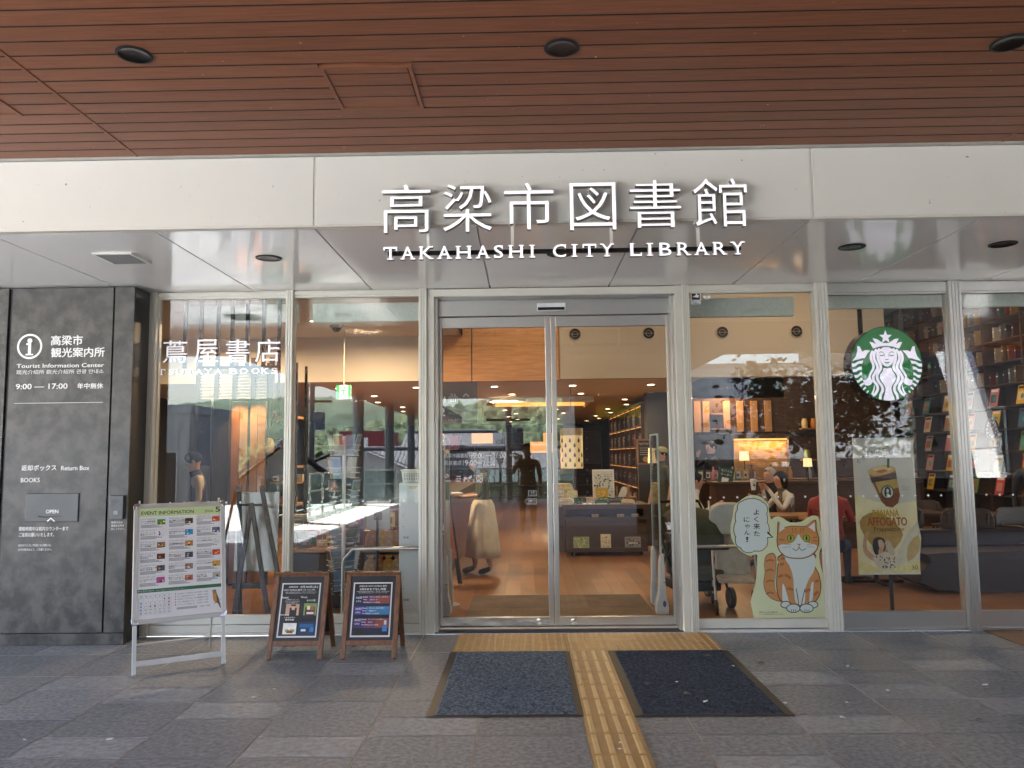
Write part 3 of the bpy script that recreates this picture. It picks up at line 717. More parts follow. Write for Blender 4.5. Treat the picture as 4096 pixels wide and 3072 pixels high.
for cx in (-.0, Wd):
    for cz in (zb0+.012, zt0-.012):
        sx = 1 if cx > .1 else -1; szn = 1 if cz > 1 else -1
        q = [(cx+sx*.022-sx*.045, cz+szn*.014), (cx+sx*.006, cz+szn*.014), (cx+sx*.018, cz+szn*.008), (cx+sx*.023, cz-szn*.006), (cx+sx*.023, cz-szn*.032), (cx+sx*.008, cz-szn*.032), (cx-sx*.002, cz-szn*.012), (cx-sx*.023, cz-szn*.004)]
        MB(Mf).prism(q, -.028, -.011, CHR).build('corner_cap', eb, bevel=.003)
bk = MB()
for x in (.02, Wd-.02): bk.bar((x, LEAN+.01, LEN*math.cos(th)-.03), (x, .63, .0), .03, .012, FRA, (1, 0, 0))
bk.bar((.02, .575, .09), (Wd-.02, .575, .09), .035, .012, FRA, (0, 0, 1))
bk.build('back_legs', eb, bevel=.002)
# the poster, drawn in board coordinates 0..1
pw0, pw1, pz0, pz1 = .008, Wd-.008, zb0+fw-.006, zt0-fw+.006
ps = MB(Mf); YP = -.0165
ps.rect(pw0, pw1, pz0, pz1, YP, PAPER)
UX = lambda s_: pw0+(pw1-pw0)*s_
UZ = lambda s_: pz1-(pz1-pz0)*s_
GRN1 = mat('pale_green_print', (.50, .60, .30), .5, 0, 0); GRN2 = mat('dark_green_print', (.03, .14, .06), .5, 0, 0)
def C(h): return mat('print_'+h, h, .5, 0, .14, 18)
def pt(s, x0, y0, x1, y1, m=INK, bold=0.0): ps.text(s, UX(x0), UZ(y1), UX(x1), UZ(y0), YP-.0012, m, bold)
def pr(x0, y0, x1, y1, m, dz=.0008): ps.rect(UX(x0), UX(x1), UZ(y1), UZ(y0), YP-dz, m)
pr(0, 0, 1, .085, GRN1); pt('EVENT INFORMATION', .04, .036, .66, .068, INK, .015); pt('2026.', .79, .042, .91, .066); pt('5', .93, .018, .985, .064, INK, .03)
ev = [[('4/23(水)〜5/12(月) 終日', '子ども読書週間', 'としょかんクイズラリー', '3f8a2a'), ('5/4(日・祝) 11:00〜12:00', 'エレクトーン＆', '歌声コンサート', 'd8d8e0'), ('5/5(月・祝) 13:00〜14:00', '木でつくろう！', 'ビー玉迷路', '8c6a3c'), ('5/5(月・祝) 10:00〜15:30', '缶バッジ作り', '当日受付', '5a2c20'), ('5/6(火・振替) 13:00〜14:00', 'こどもおはなし会', '絵本と紙芝居', '54525a'), ('5/7(水) 16:00〜17:00', 'いつもありがとう', 'ブーケ', 'b0508c')],
      [('5/7(金) 14:00〜15:00', '座って健康！ストレス解消！', '簡単エクササイズ', '4a3820'), ('5/13(日) 11:00〜11:45', '成羽の魚竜の正体とは？', '昔と今', '2f8fc8'), ('5/13(日) 9:00〜13:00', '三八市', '野菜マーケット', 'b07a30'), ('5/14(土) 10:00〜11:00', '星に会いたい！', '子ども観察会', '30506e'), ('5/16(土) 10:00〜11:15', '図書館でスッキリ！', '朝ヨガ', '8a7468'), ('5/18(月) 10:30〜11:30', '親子でふれあう', 'ベビーマッサージ', 'b06a58')],
      [('5/19(火) 18:30〜19:30', 'アロマでリラックス！', '夜ヨガ', 'd0561c'), ('5/20(水) 10:00〜11:30', '手しごとじかん', '裁縫', '5a6478'), ('5/23(土) 10:00〜12:00', 'キッズ映画上映会', '', 'd4d4da'), ('5/24(日) 11:40〜11:50', 'みんなで踊ろう♪', '備中たかはし松山踊り', 'c04038'), ('5/26(火) 10:00〜11:30', 'おしゃべりな古典教室', '', 'c48c34'), ('5/27(水) 14:00〜15:00', '仏に親しむ', '写経と仏画', 'a0a8a6')]]
for ci in range(3):
    for ri in range(6):
        dt, l1, l2, hc = ev[ci][ri]
        x0 = .035+.33*ci; y0 = .10+.1045*ri - (.008 if ci == 2 else 0)
        pr(x0, y0, x0+.29, y0+.0015, C('8c8c90')); pt(dt, x0, y0+.005, x0+.17, y0+.016, C('303034'))
        pt(l1, x0, y0+.022, x0+min(.19, .024*len(l1)), y0+.036, INK, .02)
        if l2: pt(l2, x0, y0+.038, x0+min(.19, .024*len(l2)), y0+.052, INK, .02)
        for k in range(3): pr(x0, y0+.060+.010*k, x0+.18+.06*((ci+ri+k) % 3)*.6, y0+.0655+.010*k, C('77777c'))
        pr(x0+.19, y0+.012, x0+.285, y0+.062, C(hc), .001)
        rnd = random.Random(ci*7+ri)
        for k in range(4):
            xx, yy_ = x0+.20+.06*rnd.random(), y0+.018+.03*rnd.random()
            pr(xx, yy_, xx+.02, yy_+.012, C(rnd.choice(['2a2420', 'e8e2d6', 'd8a048', '7a3428'])), .0014+.0002*k)
pr(.37, .335, .56, .355, C('b4b4b4'), .002); ps.text('開催中止', UX(.41), UZ(.353), UX(.53), UZ(.337), YP-.0026, INK)
pr(0, .735, 1, .765, GRN2); pt('キッズイベント', .015, .741, .20, .759, PAPER, .02); pt('※詳しくは配布しているチラシをご覧ください。', .22, .748, .55, .757, PAPER)
for k in range(8): pr(.03+.0525*k, .785, .0315+.0525*k, .955, C('98989c'), .001)
for k in range(7): pr(.03, .785+.0283*k, .3985, .7865+.0283*k, C('98989c'), .0012)
for k, ch in enumerate('日月火水木金土'): pt(ch, .045+.0525*k, .791, .066+.0525*k, .807)
dots = {2: '3c8a4a', 3: '3a6aa8', 9: 'c85050', 10: '3a6aa8', 12: 'c03a3a', 13: '504058', 16: 'b04a6a', 17: '3a6aa8', 24: '3a6aa8'}
for dday in range(1, 31):
    kk = dday+4; i, j = kk % 7, kk//7
    cxx, cyy = .056+.0525*i, .828+.0283*j-.0283*0
    if j > 4: break
    if dday in dots: ps.flat(circ(UX(cxx), UZ(cyy), .0075, n=14), YP-.0011, C(dots[dday]))
    pt(str(dday), cxx-.007*len(str(dday)), cyy-.006, cxx+.007*len(str(dday)), cyy+.006, INK if dday not in dots else PAPER)
for k, (s_, tm) in enumerate((('ふきのとう おはなし会', '14:00〜14:30'), ('キッズBOOKタイム', '14:00〜14:30'), ('おはなしたまてばこ おはなし会', '14:00〜14:30'), ('ベビーBOOKタイム', '11:00〜11:30'), ('リトミックで遊ぼう♪', '10:30〜11:30'))):
    yy_ = .79+.024*k
    ps.flat(circ(UX(.445), UZ(yy_+.006), .0045, n=10), YP-.0011, C(('8a8a8e', '3a6aa8', 'c85050', 'c03a3a', '504058')[k]))
    pt(s_, .465, yy_, .465+.0205*len(s_), yy_+.013); pt(tm, .70, yy_, .83, yy_+.011)
pr(.46, .915, .70, .935, C('a8a8ac'), .001); pt('14:00〜14:40', .73, .917, .85, .929)
# the perched bird printed in the corner
bird = smooth([(.885, .80), (.90, .785), (.925, .79), (.935, .82), (.955, .86), (.975, .92), (.985, .955), (.97, .95), (.95, .915), (.92, .905), (.895, .88), (.888, .84)], 3)
ps.flat([(UX(a), UZ(c)) for a, c in bird], YP-.001, C('8a7050'))
ps.flat([(UX(a), UZ(c)) for a, c in smooth([(.893, .82), (.915, .825), (.93, .86), (.925, .895), (.90, .88)], 3)], YP-.0015, C('c8843c'))
ps.flat([(UX(a), UZ(c)) for a, c in ((.93, .83), (.957, .87), (.98, .945), (.962, .935), (.94, .89))], YP-.0016, C('4a4238'))
ps.flat([(UX(a), UZ(c)) for a, c in ((.87, .797), (.889, .793), (.889, .801))], YP-.0016, INK)
ps.flat(circ(UX(.903), UZ(.797), .0016, n=8), YP-.002, INK)
ps.flat(stroke([(UX(.90), UZ(.915)), (UX(.99), UZ(.87))], .003, .002), YP-.0012, C('4a4238'))
ps.build('poster', eb)

# ------------------------------------------------------------------ two wooden A-boards
def aboard(label, x, content):
    t = thing('chalkboard_sign', label, 'A-board', (x, .015, 0), 0, 'wooden A-boards before the window')
    Hh, ly, wh = .623, .222, .2125
    tilt = math.atan2(ly, Hh); sl_ = math.hypot(ly, Hh); rw = .036
    for s_, nm in ((1, 'front_frame'), (-1, 'back_frame')):
        Mx = (Matrix.Rotation(math.pi, 4, 'Z') if s_ < 0 else Matrix()) @ Matrix.Translation((0, -ly, 0)) @ Matrix.Rotation(-tilt, 4, 'X')
        f = MB(Mx)
        f.box(-wh, -wh+rw, -.002, .02, .008, sl_, WALNUT); f.box(wh-rw, wh, -.002, .02, .008, sl_, WALNUT)
        f.box(-wh+rw, wh-rw, .000, .0185, sl_-rw, sl_-.001, WALNUT); f.box(-wh+rw, wh-rw, .0, .0185, .105, .105+rw, WALNUT)
        f.lathe([(.007, 0), (.007, .01)], BLACK, (-wh+.018, .009, -.001), 8); f.lathe([(.007, 0), (.007, .01)], BLACK, (wh-.018, .009, -.001), 8)
        f.build(nm, t, bevel=.002)
        MB(Mx).box(-wh+rw, wh-rw, .006, .014, .105+rw, sl_-rw, CHALK).build('chalk_panel', t)
        if s_ > 0: poster = MB(Mx); content(poster); poster.build('poster', t)
    for xx in (-.12, .12): MB().lathe([(.006, -.03), (.006, .03)], CHR, M=Matrix.Translation((xx, 0, Hh+.001)) @ Matrix.Rotation(R(90), 4, 'Y'), n=8).build('hinge', t)
    MB().tube([(-.06, -.17, .10), (-.05, -.06, .06), (-.04, .08, .07), (-.05, .17, .10)], .003, CHR, 6).build('chain', t)
    return t
NIGHT = mat('dark_print', (.012, .02, .022), .35, 0, .8, 5)
def cpost(lines, blocks):
    def go(p):
        z0, z1 = .165, .575; x0, x1 = -.152, .152; Yq = .0045
        p.rect(x0, x1, z0, z1, Yq, PAPER); p.rect(x0+.01, x1-.01, z0+.012, z1-.01, Yq-.0006, NIGHT)
        U = lambda a: x0+(x1-x0)*a; V = lambda a: z1-(z1-z0)*a
        k = 0
        for h, a, c, d_, e in blocks:
            k += 1; p.rect(U(a), U(d_), V(e), V(c), Yq-.0010-.0001*k, C(h))
        for s_, a, c, d_, e, bd in lines: p.text(s_, U(a), V(e), U(d_), V(c), Yq-.004, WPRINT, bd)
    return go
t1 = [('JR西日本', .18, .06, .42, .095, .02), ('5月30日(土)', .48, .055, .93, .10, .03), ('WEST EXPRESS 銀河', .05, .115, .53, .15, .01), ('おもてなし内容', .56, .115, .86, .145, .01),
      ('JR備中高梁駅到着時間〜15時頃  会場西口2F〜3F', .10, .165, .90, .18, 0), ('備中高梁駅待合室でおもてなしをいたします', .12, .185, .88, .20, 0), ('Event', .02, .25, .20, .29, .03), ('Shop', .52, .25, .68, .29, .03),
      ('大道芸パフォーマー', .15, .30, .48, .322, .01), ('ちゃくりぃけいわさん', .13, .33, .50, .352, .01), ('による大道芸ショー', .15, .358, .48, .38, .01), ('まのび堂', .68, .31, .90, .345, .02), ('Workshop', .02, .575, .26, .61, .03), ('くるみボタン', .15, .625, .42, .655, .02), ('製作体験', .18, .665, .40, .695, .02)]
b1 = [('c8a58a', .16, .39, .50, .60), ('2a2622', .26, .46, .44, .60), ('d8b49c', .31, .41, .39, .50), ('1a1614', .29, .40, .41, .43), ('7f9a58', .62, .38, .95, .60), ('4a2420', .66, .45, .90, .60), ('d8e0a8', .70, .43, .78, .50), ('b0605c', .80, .43, .88, .51), ('e8d8d4', .70, .54, .88, .58),
      ('e8e6e4', .14, .74, .48, .94), ('8ab060', .20, .85, .44, .90), ('a03028', .24, .88, .40, .92), ('f0ece8', .28, .80, .33, .86), ('10345a', .52, .72, .94, .95), ('1e5c96', .56, .76, .90, .82), ('c8d4e0', .60, .85, .72, .89), ('2f78b8', .82, .82, .92, .90), ('0d1626', .56, .66, .90, .72)]
aboard('left wooden chalkboard A-board, its poster showing small photos of a performer and drinks', -1.18, cpost(t1, b1))
t2 = [('JR西日本 WEST EXPRESS 銀河', .15, .055, .86, .09, .01), ('5月のおもてなし内容', .17, .105, .84, .15, .025), ('JR備中高梁駅到着時間〜15時頃  会場西口2F', .09, .165, .93, .18, 0), ('備中高梁駅待合室でおもてなしをいたします', .14, .188, .88, .203, 0)]
b2 = [('1c2a52', .06, .24, .97, .40), ('6a3a62', .30, .245, .96, .395), ('8c4a40', .60, .25, .955, .39), ('3a3a8a', .06, .44, .97, .60), ('3b7aa8', .36, .445, .96, .595), ('40306a', .06, .66, .97, .84), ('6a3858', .34, .665, .96, .835), ('8a4a3c', .62, .67, .955, .83), ('14203c', .30, .86, .95, .95), ('2f78b8', .80, .80, .92, .90), ('b8c4d0', .84, .70, .90, .78)]
for k, (dd, wd_, e_) in enumerate((('16日', '(土)', ('備中たかはし松山踊り（一緒に踊ろう！）', '高梁高校ましたや', 'くるみボタン製作体験')), ('20日', '(水)', ('備中たかはし松山踊り 神原社中', '吹屋観光ガイド', 'くるみボタン製作体験')), ('30日', '(土)', ('ちゃくりぃけいわさん大道芸ショー', 'まのび堂', 'くるみボタン製作体験')))):
    y0 = .255+.205*k
    t2 += [(dd, .09, y0+.01, .24, y0+.05, .02), (wd_, .10, y0+.075, .22, y0+.115, .02)]
    for j, (e1, e2) in enumerate(zip(('Event', 'Shop', 'Workshop'), e_)): t2 += [(e1, .27, y0+.005+.05*j, .27+.022*len(e1)+.01, y0+.03+.05*j, .02), (e2, .44, y0+.006+.05*j, .44+min(.5, .026*len(e2)), y0+.03+.05*j, 0)]
aboard('right wooden chalkboard A-board, its poster listing three dates in purple and blue bars', -.618, cpost(t2, b2))

# ================================================================== INSIDE THE LIBRARY
OAK = mat('oak_floor_board', (.225, .100, .036), .33, 0, .3, 3, stretch=(9, .7, 9), island=.22, rvar=.1)
CEIL = mat('beige_ceiling', (.60, .54, .44), .7, 0, .03, 1)
WALLW = mat('cream_wall', (.40, .345, .27), .7, 0, .04, 1)
DARKW = mat('charcoal_wall', (.045, .045, .048), .6, 0, .15, 3)
WHITEWALL = mat('white_render_wall', (.84, .84, .83), .7, 0, .03, 1)
DWOOD = mat('dark_walnut', (.060, .030, .017), .4, 0, .3, 5, stretch=(1, 1, 8))
MWOOD = mat('warm_oak_panel', (.42, .20, .065), .4, 0, .25, 4, stretch=(.7, 8, 8), rvar=.08)
CAFEW = mat('cafe_oak', (.30, .15, .06), .45, 0, .25, 5, stretch=(1, 8, 8))
fl = MB(); rnd = random.Random(3)
for i in range(-28, 66):
    x = .17*i; y = .86+rnd.random()*-.9
    while y < 22:
        L_ = rnd.choice((.9, 1.2, 1.5, 1.8)); fl.box(x+.0008, x+.1692, max(.86, y)+.0008, min(22, y+L_)-.0008, -.02, .001, OAK) if y+L_ > .9 else None; y += L_
struct(fl, 'interior_floor')
struct(MB().box(-6, 12, .86, 24, -.05, -.021, DARKW), 'interior_subfloor')
i_ = MB(); i_.box(-6, -.32, .81, 5.14, 3.28, 3.4, CEIL); struct(i_, 'interior_ceiling')
struct(MB().box(-.32, 12, .81, 12, 4.7, 4.8, CEIL).box(-.34, -.32, .81, 5.14, 3.28, 4.7, WALLW), 'interior_ceiling')
struct(MB().box(-6, 12, .90, .96, 2.99, 4.75, WALLW), 'interior_wall')       # above the glazing, inside
struct(MB().box(1.10, 5.85, 5.14, 5.3, 2.62, 4.7, WALLW), 'interior_wall')
struct(MB().box(-6, 3.2, 5.3, 22, 2.62, 2.7, CEIL).box(-6, -.86, 5.14, 5.3, 2.62, 3.3, CEIL), 'interior_ceiling')
struct(MB().box(-.85, 1.09, 5.10, 5.29, 2.60, 4.7, MWOOD), 'interior_wall')
struct(MB().box(-6.1, -6, .81, 22, 0, 3.4, DARKW).box(-6, 12, 22, 22.1, 0, 4.8, DARKW).box(12, 12.1, .8, 22, 0, 4.8, DARKW), 'interior_wall')
struct(MB().box(3.2, 12, 12, 12.1, 0, 4.7, DARKW).box(3.2, 3.35, 8.2, 12, 0, 4.7, DARKW), 'interior_wall')
for i, (x, z) in enumerate(((1.333, 3.279), (2.413, 3.278), (3.489, 3.277), (4.568, 3.276))):
    M_ = Matrix.Translation((0, 0, 0)) @ Matrix.Rotation(R(90), 4, 'X')
    t = thing('air_nozzle', ('leftmost', 'second from left', 'third from left', 'rightmost')[i]+' round black air nozzle high on the cream wall inside', 'air vent', (x, 5.14, z), 0, 'row of round air nozzles')
    MB().lathe([(.10, 0), (.10, .012), (.082, .02)], WALLW, M=M_, cap=False, n=28).build('rim', t, 50)
    MB().lathe([(.082, .018), (.082, .002), (.001, .002)], BLACK, M=M_, cap=False, n=28).lathe([(.045, .004), (.045, .02), (.040, .02), (.040, .004)], mat('nozzle_ring', (.25, .23, .2), .5), M=M_, cap=False, n=24).box(-.08, .08, -.022, -.006, -.003, .003, MATS['nozzle_ring']).build('nozzle', t)
# ceiling lights: glowing discs, with a few real lamps among them
GLOW = mat('lit_downlight', (1.0, .80, .52), .5, 0, 0, emit=2.5)
def ceil_light(x, y, z, r=.055, power=0, label='lit round downlight in the interior ceiling', grp='downlights in the library ceiling'):
    t = thing('ceiling_downlight', label, 'downlight', (x, y, z), 0, grp)
    MB().lathe([(r*1.25, 0), (r*1.25, -.006), (r, -.008), (r, .0)], WALLW, n=20, cap=False).build('trim', t, 50)
    MB().lathe([(r, -.003), (.001, -.003)], GLOW, n=20, cap=False).build('light_disc', t)
    if power: lamp('downlight_lamp', 'SPOT', (x, y, z-.03), power, (1, .70, .40), .06, spot=130)
for px, py in ((679, 693), (763, 748), (711, 786), (757, 800), (786, 811), (849, 834)):
    p = atz(px, py, 3.279)
    if p.y < 5.1: ceil_light(p.x, p.y, 3.279, power=0)
for px, py in ((576, 774), (609, 800), (505, 780)):
    p = atz(px, py, 3.279)
    if p.y < 5.1: ceil_light(p.x, p.y, 3.279)
for j in range(9):
    for i in range(5):
        x, y = -2.4+1.25*i, 6.2+1.65*j
        ceil_light(x+.25*(j % 2), y, 2.619, .06, power=0, label='lit round downlight in the deep library ceiling', grp='downlights in the deep library ceiling')
for x, y, z, pw_ in ((-1.5, 3.8, 3.15, 80), (.6, 3.4, 4.4, 40), (2.0, 7.2, 2.55, 45), (.2, 8.5, 2.55, 45), (-2.5, 8.0, 2.55, 40), (1.2, 14, 2.5, 45), (4.2, 3.6, 4.4, 40), (4.0, 8.2, 4.2, 60), (6.3, 5.5, 4.4, 45), (-3.6, 4.2, 3.1, 60)):
    lamp('ceiling_lamp', 'AREA', (x, y, z), pw_*.09, (1, .72, .45), .5)
# glowing ceiling cove
t = thing('ceiling_cove', 'glowing orange rectangular light cove recessed in the far library ceiling', 'cove light', (.9, 9.6, 2.62))
COVE = mat('cove_glow', (1, .40, .08), .6, 0, 0, emit=.10)
MB().box(-1.0, 1.0, -1.0, -.95, -.10, -.001, CEIL).box(-1.0, -.95, -.95, .95, -.10, -.001, CEIL).box(.95, 1, -.95, .95, -.10, -.001, CEIL).build('cove_rim', t)
MB().box(-.94, .94, .6, .95, -.06, -.002, COVE).build('cove_light', t)

# columns and book walls in the depth of the library
t = thing('dark_column', 'dark square column between the lit bookshelves and the cafe', 'column', (3.0, 8.0, 0)); MB().box(-.22, .22, -.2, .2, 0, 2.62, DARKW).build('shaft', t); MB().box(-.23, .23, -.21, .21, 0, .1, BLACK).build('base', t)

BOOKC = ['7a2b26', 'c9b79a', '2c3a55', '8a6a3c', 'd8d4cb', '3d4a3a', 'b0552f', '57394f', 'c7a04a', '8d9aa3']
book_src = []
for k, h in enumerate(BOOKC):
    m_ = mat('book_'+h, [v_*.55 for v_ in hx(h)], .6, 0, .15, 20)
    hw_ = .010+.0035*((k*7) % 6); hb_ = .19+.014*((k*3) % 5); bb = MB().box(-hw_, hw_, 0, .16, 0, hb_, m_).box(-hw_*.98, hw_*.98, -.001, 0, hb_*.62, hb_*.72, PAPER).box(-hw_*.98, hw_*.98, -.0011, 0, hb_*.12, hb_*.2, INK)
    me_o = bb.build('book'); book_src.append(me_o.data); bpy.data.objects.remove(me_o)
BN = ['dark red', 'tan', 'navy', 'brown', 'white', 'dark green', 'orange', 'purple', 'ochre', 'grey blue']
NBOOK = [0]
def put_book(x, y, z, rz, k, where, lean=0.0):
    o = bpy.data.objects.new('book', book_src[k]); COL.objects.link(o)
    o.location = (x, y, z); o.rotation_euler = (0, 0, rz)
    tag(o, BN[k]+' book standing upright '+where, 'book', 'books '+where); NBOOK[0] += 1
def bookcase(label, x, y, rz, w_, h, n_sh, d=.3, cols=4, m=DWOOD, zbase=0, lit=0, skip=()):
    t = thing('bookcase', label, 'bookcase', (x, y, zbase), rz)
    f = MB()
    for i in range(cols+1): f.box(-w_/2+w_*i/cols-.015, -w_/2+w_*i/cols+.015, .001, d, 0, h, m)
    f.box(-w_/2-.015, w_/2+.015, d, d+.02, 0, h, m); f.box(-w_/2-.02, w_/2+.02, -.005, d+.02, h, h+.04, m)
    f.build('frame', t)
    for j in range(n_sh): MB().box(-w_/2+.015, w_/2-.015, .006, d, .08+(h-.1)*j/n_sh, .105+(h-.1)*j/n_sh, m).build('shelf', t)
    if lit:
        for j in range(n_sh): MB().box(-w_/2+.03, w_/2-.03, .02, .035, .06+(h-.1)*(j+1)/n_sh, .068+(h-.1)*(j+1)/n_sh, COVE).build('shelf_light', t)
    return t

# ================================================================== OPPOSITE SIDE (seen mirrored in the panes)
def col(x, y, zb=0.0):
    t = thing('canopy_column', 'round grey steel column holding the edge of the walkway canopy', 'column', (x, y, zb), 0, 'columns along the canopy edge')
    MB().lathe([(.175, .02), (.175, ZF-zb-.001)], mat('column_grey', (.15, .165, .17), .35, .2, .06, 2), n=28).build('shaft', t, 50)
    MB().lathe([(.21, 0), (.21, .02)], BLACK, n=28).build('base_ring', t); return t
for y, zb in ((-10.7, 0), (-17, 0), (-22.7, -5), (-28.4, -5)): col(-4.7, y, zb)
RAILG = glass_mat('railing_glass', .06, (.80, .90, .86))
def railing(label, p, q, n):
    p, q = Vector(p), Vector(q); dd = (q-p)/n
    t = thing('glass_railing', label, 'railing', tuple(p))
    for i in range(n+1): MB().bar(dd*i, dd*i+Vector((0, 0, 1.08)), .05, .05, ALU, tuple(dd.normalized())).build('post', t)
    for z in (1.08, .62): MB().bar(Vector((0, 0, z)), q-p+Vector((0, 0, z)), .04, .04, ALU, (0, 0, 1)).build('rail', t)
    for i in range(n):
        MB().bar(dd*(i+.03)+Vector((0, 0, .6)), dd*(i+.97)+Vector((0, 0, .6)), .012, 1.0, RAILG, (0, 0, 1)).build('glass_panel', t)
railing('glass railing with steel posts along the open left side of the walkway', (-5.05, -8.9, 0), (-5.05, -18, 0), 7)
railing('glass railing with steel posts across the far end of the deck', (-5.05, -17.95, 0), (2.2, -17.95, 0), 5)
t = thing('opposite_wall', 'white panelled wall behind the tree across the deck', 'wall', (4.8, -12, 0))
for i in range(5): MB().box(1.07*i+.006, 1.07*i+1.064, -.1, 0, 1.35, 3.5, WHITEWALL).build('wall_panel', t)
MB().box(0, 5.35, -.12, .01, 0, 1.35, DARKW).build('plinth', t); MB().box(-.05, 5.4, -.3, .06, 3.5, 3.62, WHITEP).build('coping', t)
t = thing('station_building', 'dark station building at the end of the walkway', 'building', (2.3, -19, 0))
MB().box(0, 11, -9, 0, -5, 4.2, mat('station_dark', (.07, .07, .07), .6, 0, .2, 1)).build('wall', t)
MB().box(-.4, 11.4, -9.4, .5, 4.2, 4.5, ALUD).build('roof', t)
YEL = mat('yellow_sign', (.55, .42, .03), .5, 0, 0)
t2_ = thing('exit_sign', 'yellow West Exit sign hanging by the station entrance', 'sign', (3.0, -18.6, 2.75)); MB().box(0, 1.5, 0, .05, 0, .42, YEL).build('board', t2_)
b = MB(Matrix.Rotation(math.pi, 4, 'Z')); b.text('西口', -1.2, .18, -.5, .38, -.053, INK); b.text('West Exit', -1.2, .04, -.4, .15, -.053, INK); b.build('lettering', t2_)

# ================================================================== LEFT WINDOWS: shop front of the bookstore
zk = zoomr(600, 1150, 1200, 1171)
bs = thing('bookstore_sign', 'white lit bookstore letters on a black slatted hanger inside the left window', 'sign', (-2.0, .80, 3.0))
bb = MB(Matrix.Translation(-bs.location))
for zx_ in (278, 400, 535, 645, 762, 890, 1010):
    x = at(*zk(zx_, 300), 0.80).x; bb.box(x-.014, x+.016, 0.786, 0.814, at(*zk(zx_, 632), 0.80).z, 2.97, BLACK)
a, c = at(*zk(375, 638), 0.80), at(*zk(1012, 625), 0.80); bb.box(a.x, c.x, 0.787, 0.813, a.z, a.z+.025, BLACK)
bb.build('slat_hanger', bs)
bb = MB(Matrix.Translation(-bs.location)); a, c = at(*zk(115, 95), .76), at(*zk(1040, 62), .76); bb.box(a.x, c.x, .76, .80, a.z, c.z, BLIND); bb.build('light_bar', bs)
for ch, x0, y0, x1, y1 in (('蔦', 98, 412, 290, 590), ('屋', 345, 405, 530, 588), ('書', 590, 403, 778, 588), ('店', 820, 400, 1015, 582)):
    b_ = MB(Matrix.Translation(-bs.location)); p, q = zk(x0, y0), zk(x1, y1)
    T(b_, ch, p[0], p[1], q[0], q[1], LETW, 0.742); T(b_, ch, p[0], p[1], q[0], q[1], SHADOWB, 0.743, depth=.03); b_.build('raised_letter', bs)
zrow = []
for ch, zx_ in zip('TSUTAYABOOKS', (120, 195, 262, 340, 408, 478, 555, 672, 752, 842, 915, 985)):
    hwz = 30 if ch in 'TUAYBOK' else 20
    zrow.append((ch, zk(zx_-hwz, 0)[0], zk(zx_+hwz, 0)[0]))
a, c = at(*zk(100, 682), .74), at(*zk(1000, 627), .74)
serif_row(bs, zrow, .74, (a.z+at(*zk(1000, 672), .74).z)/2, (c.z+at(*zk(120, 640), .74).z)/2, LETW, SHADOWB, .03, .0)

def panel(name, label, cat, px0, py0, px1, py1, Y, d, parts, group=None):
    """an upright board measured on photo pixels at depth Y; parts(M, w, h) adds children in local coordinates"""
    a, c = at(px0, py1, Y), at(px1, py0, Y)
    t = thing(name, label, cat, (a.x, Y, a.z), 0, group)
    parts(t, c.x-a.x, c.z-a.z); return t
PURP = mat('violet_banner', (.09, .075, .20), .6, 0, .05); PALEB = mat('pale_blue_banner', (.33, .36, .46), .6, 0, .05)
def taxi(t, w_, h):
    MB().box(0, w_, 0, .03, 0, h, PALEB).build('board', t)
    b = MB(); b.rect(.0, w_, h*.42, h, -.002, PURP)
    b.text('高梁バスセンター', w_*.08, h*.78, w_*.9, h*.81, -.003, C('8890a8')); b.text('のりば', w_*.1, h*.70, w_*.4, h*.73, -.003, C('8890a8'))
    k = lambda pts: [(w_*(.1+.7*x), h*(.10+.2*y)) for x, y in pts]
    b.flat(k([(0, .25), (.05, .5), (.2, .55), (.32, .85), (.75, .85), (.88, .55), (1, .5), (1, .25)]), -.003, C('5a5030'))
    b.flat(k([(.28, .56), (.37, .78), (.5, .78), (.5, .56)]), -.004, PALEB); b.flat(k([(.55, .56), (.55, .78), (.7, .78), (.79, .56)]), -.004, PALEB)
    for q in (.2, .78): b.flat(circ(w_*(.1+.7*q), h*(.10+.2*.22), w_*.10, n=16), -.005, C('5a5030')); b.flat(circ(w_*(.1+.7*q), h*(.10+.2*.22), w_*.05, n=16), -.006, PALEB)
    b.build('printed_face', t)
p0, p1 = zk(362, 872), zk(478, 1300)
panel('guide_board', 'violet and pale blue upright board with a taxi pictogram inside the left window', 'sign', p0[0], p0[1], p1[0], p1[1]+130, 3.6, .03, taxi)
a, c = at(*zk(478, 1660), 3.3), at(*zk(622, 862), 3.3)
t = thing('dark_cabinet', 'tall charcoal cabinet beside the lit oak panels in the left window', 'cabinet', (a.x, 3.3, 0)); MB().box(0, c.x-a.x, 0, .5, .06, c.z, DARKW).build('body', t, bevel=.005); MB().box(.02, c.x-a.x-.02, .02, .48, 0, .06, BLACK).build('plinth', t)
a, c = at(*zk(622, 1660), 3.2), at(*zk(905, 885), 3.2)
OAKP = mat('oak_veneer_panel', (.34, .185, .085), .45, 0, .15, 3, stretch=(7, 7, .7))
t = thing('oak_partition', 'pair of lit oak veneer panels split by a dark slot behind the easel', 'partition', (a.x, 3.2, 0)); W_ = c.x-a.x
for x0, x1 in ((0, W_*.235), (W_*.245, W_*.475), (W_*.55, W_*.765), (W_*.775, W_)): MB().box(x0, x1, 0, .06, .03, c.z, OAKP).build('panel', t, bevel=.003)
MB().box(W_*.475, W_*.55, .02, .07, .0, c.z, BLACK).box(-.03, W_+.03, .061, .1, 0, c.z+.03, DARKW).build('backing', t)
for xx in (.24, .77): lamp('panel_spot', 'SPOT', (a.x+W_*xx, 2.95, c.z+.1), 2.0, (1, .55, .22), .03, spot=70).rotation_euler = (R(25), 0, 0)
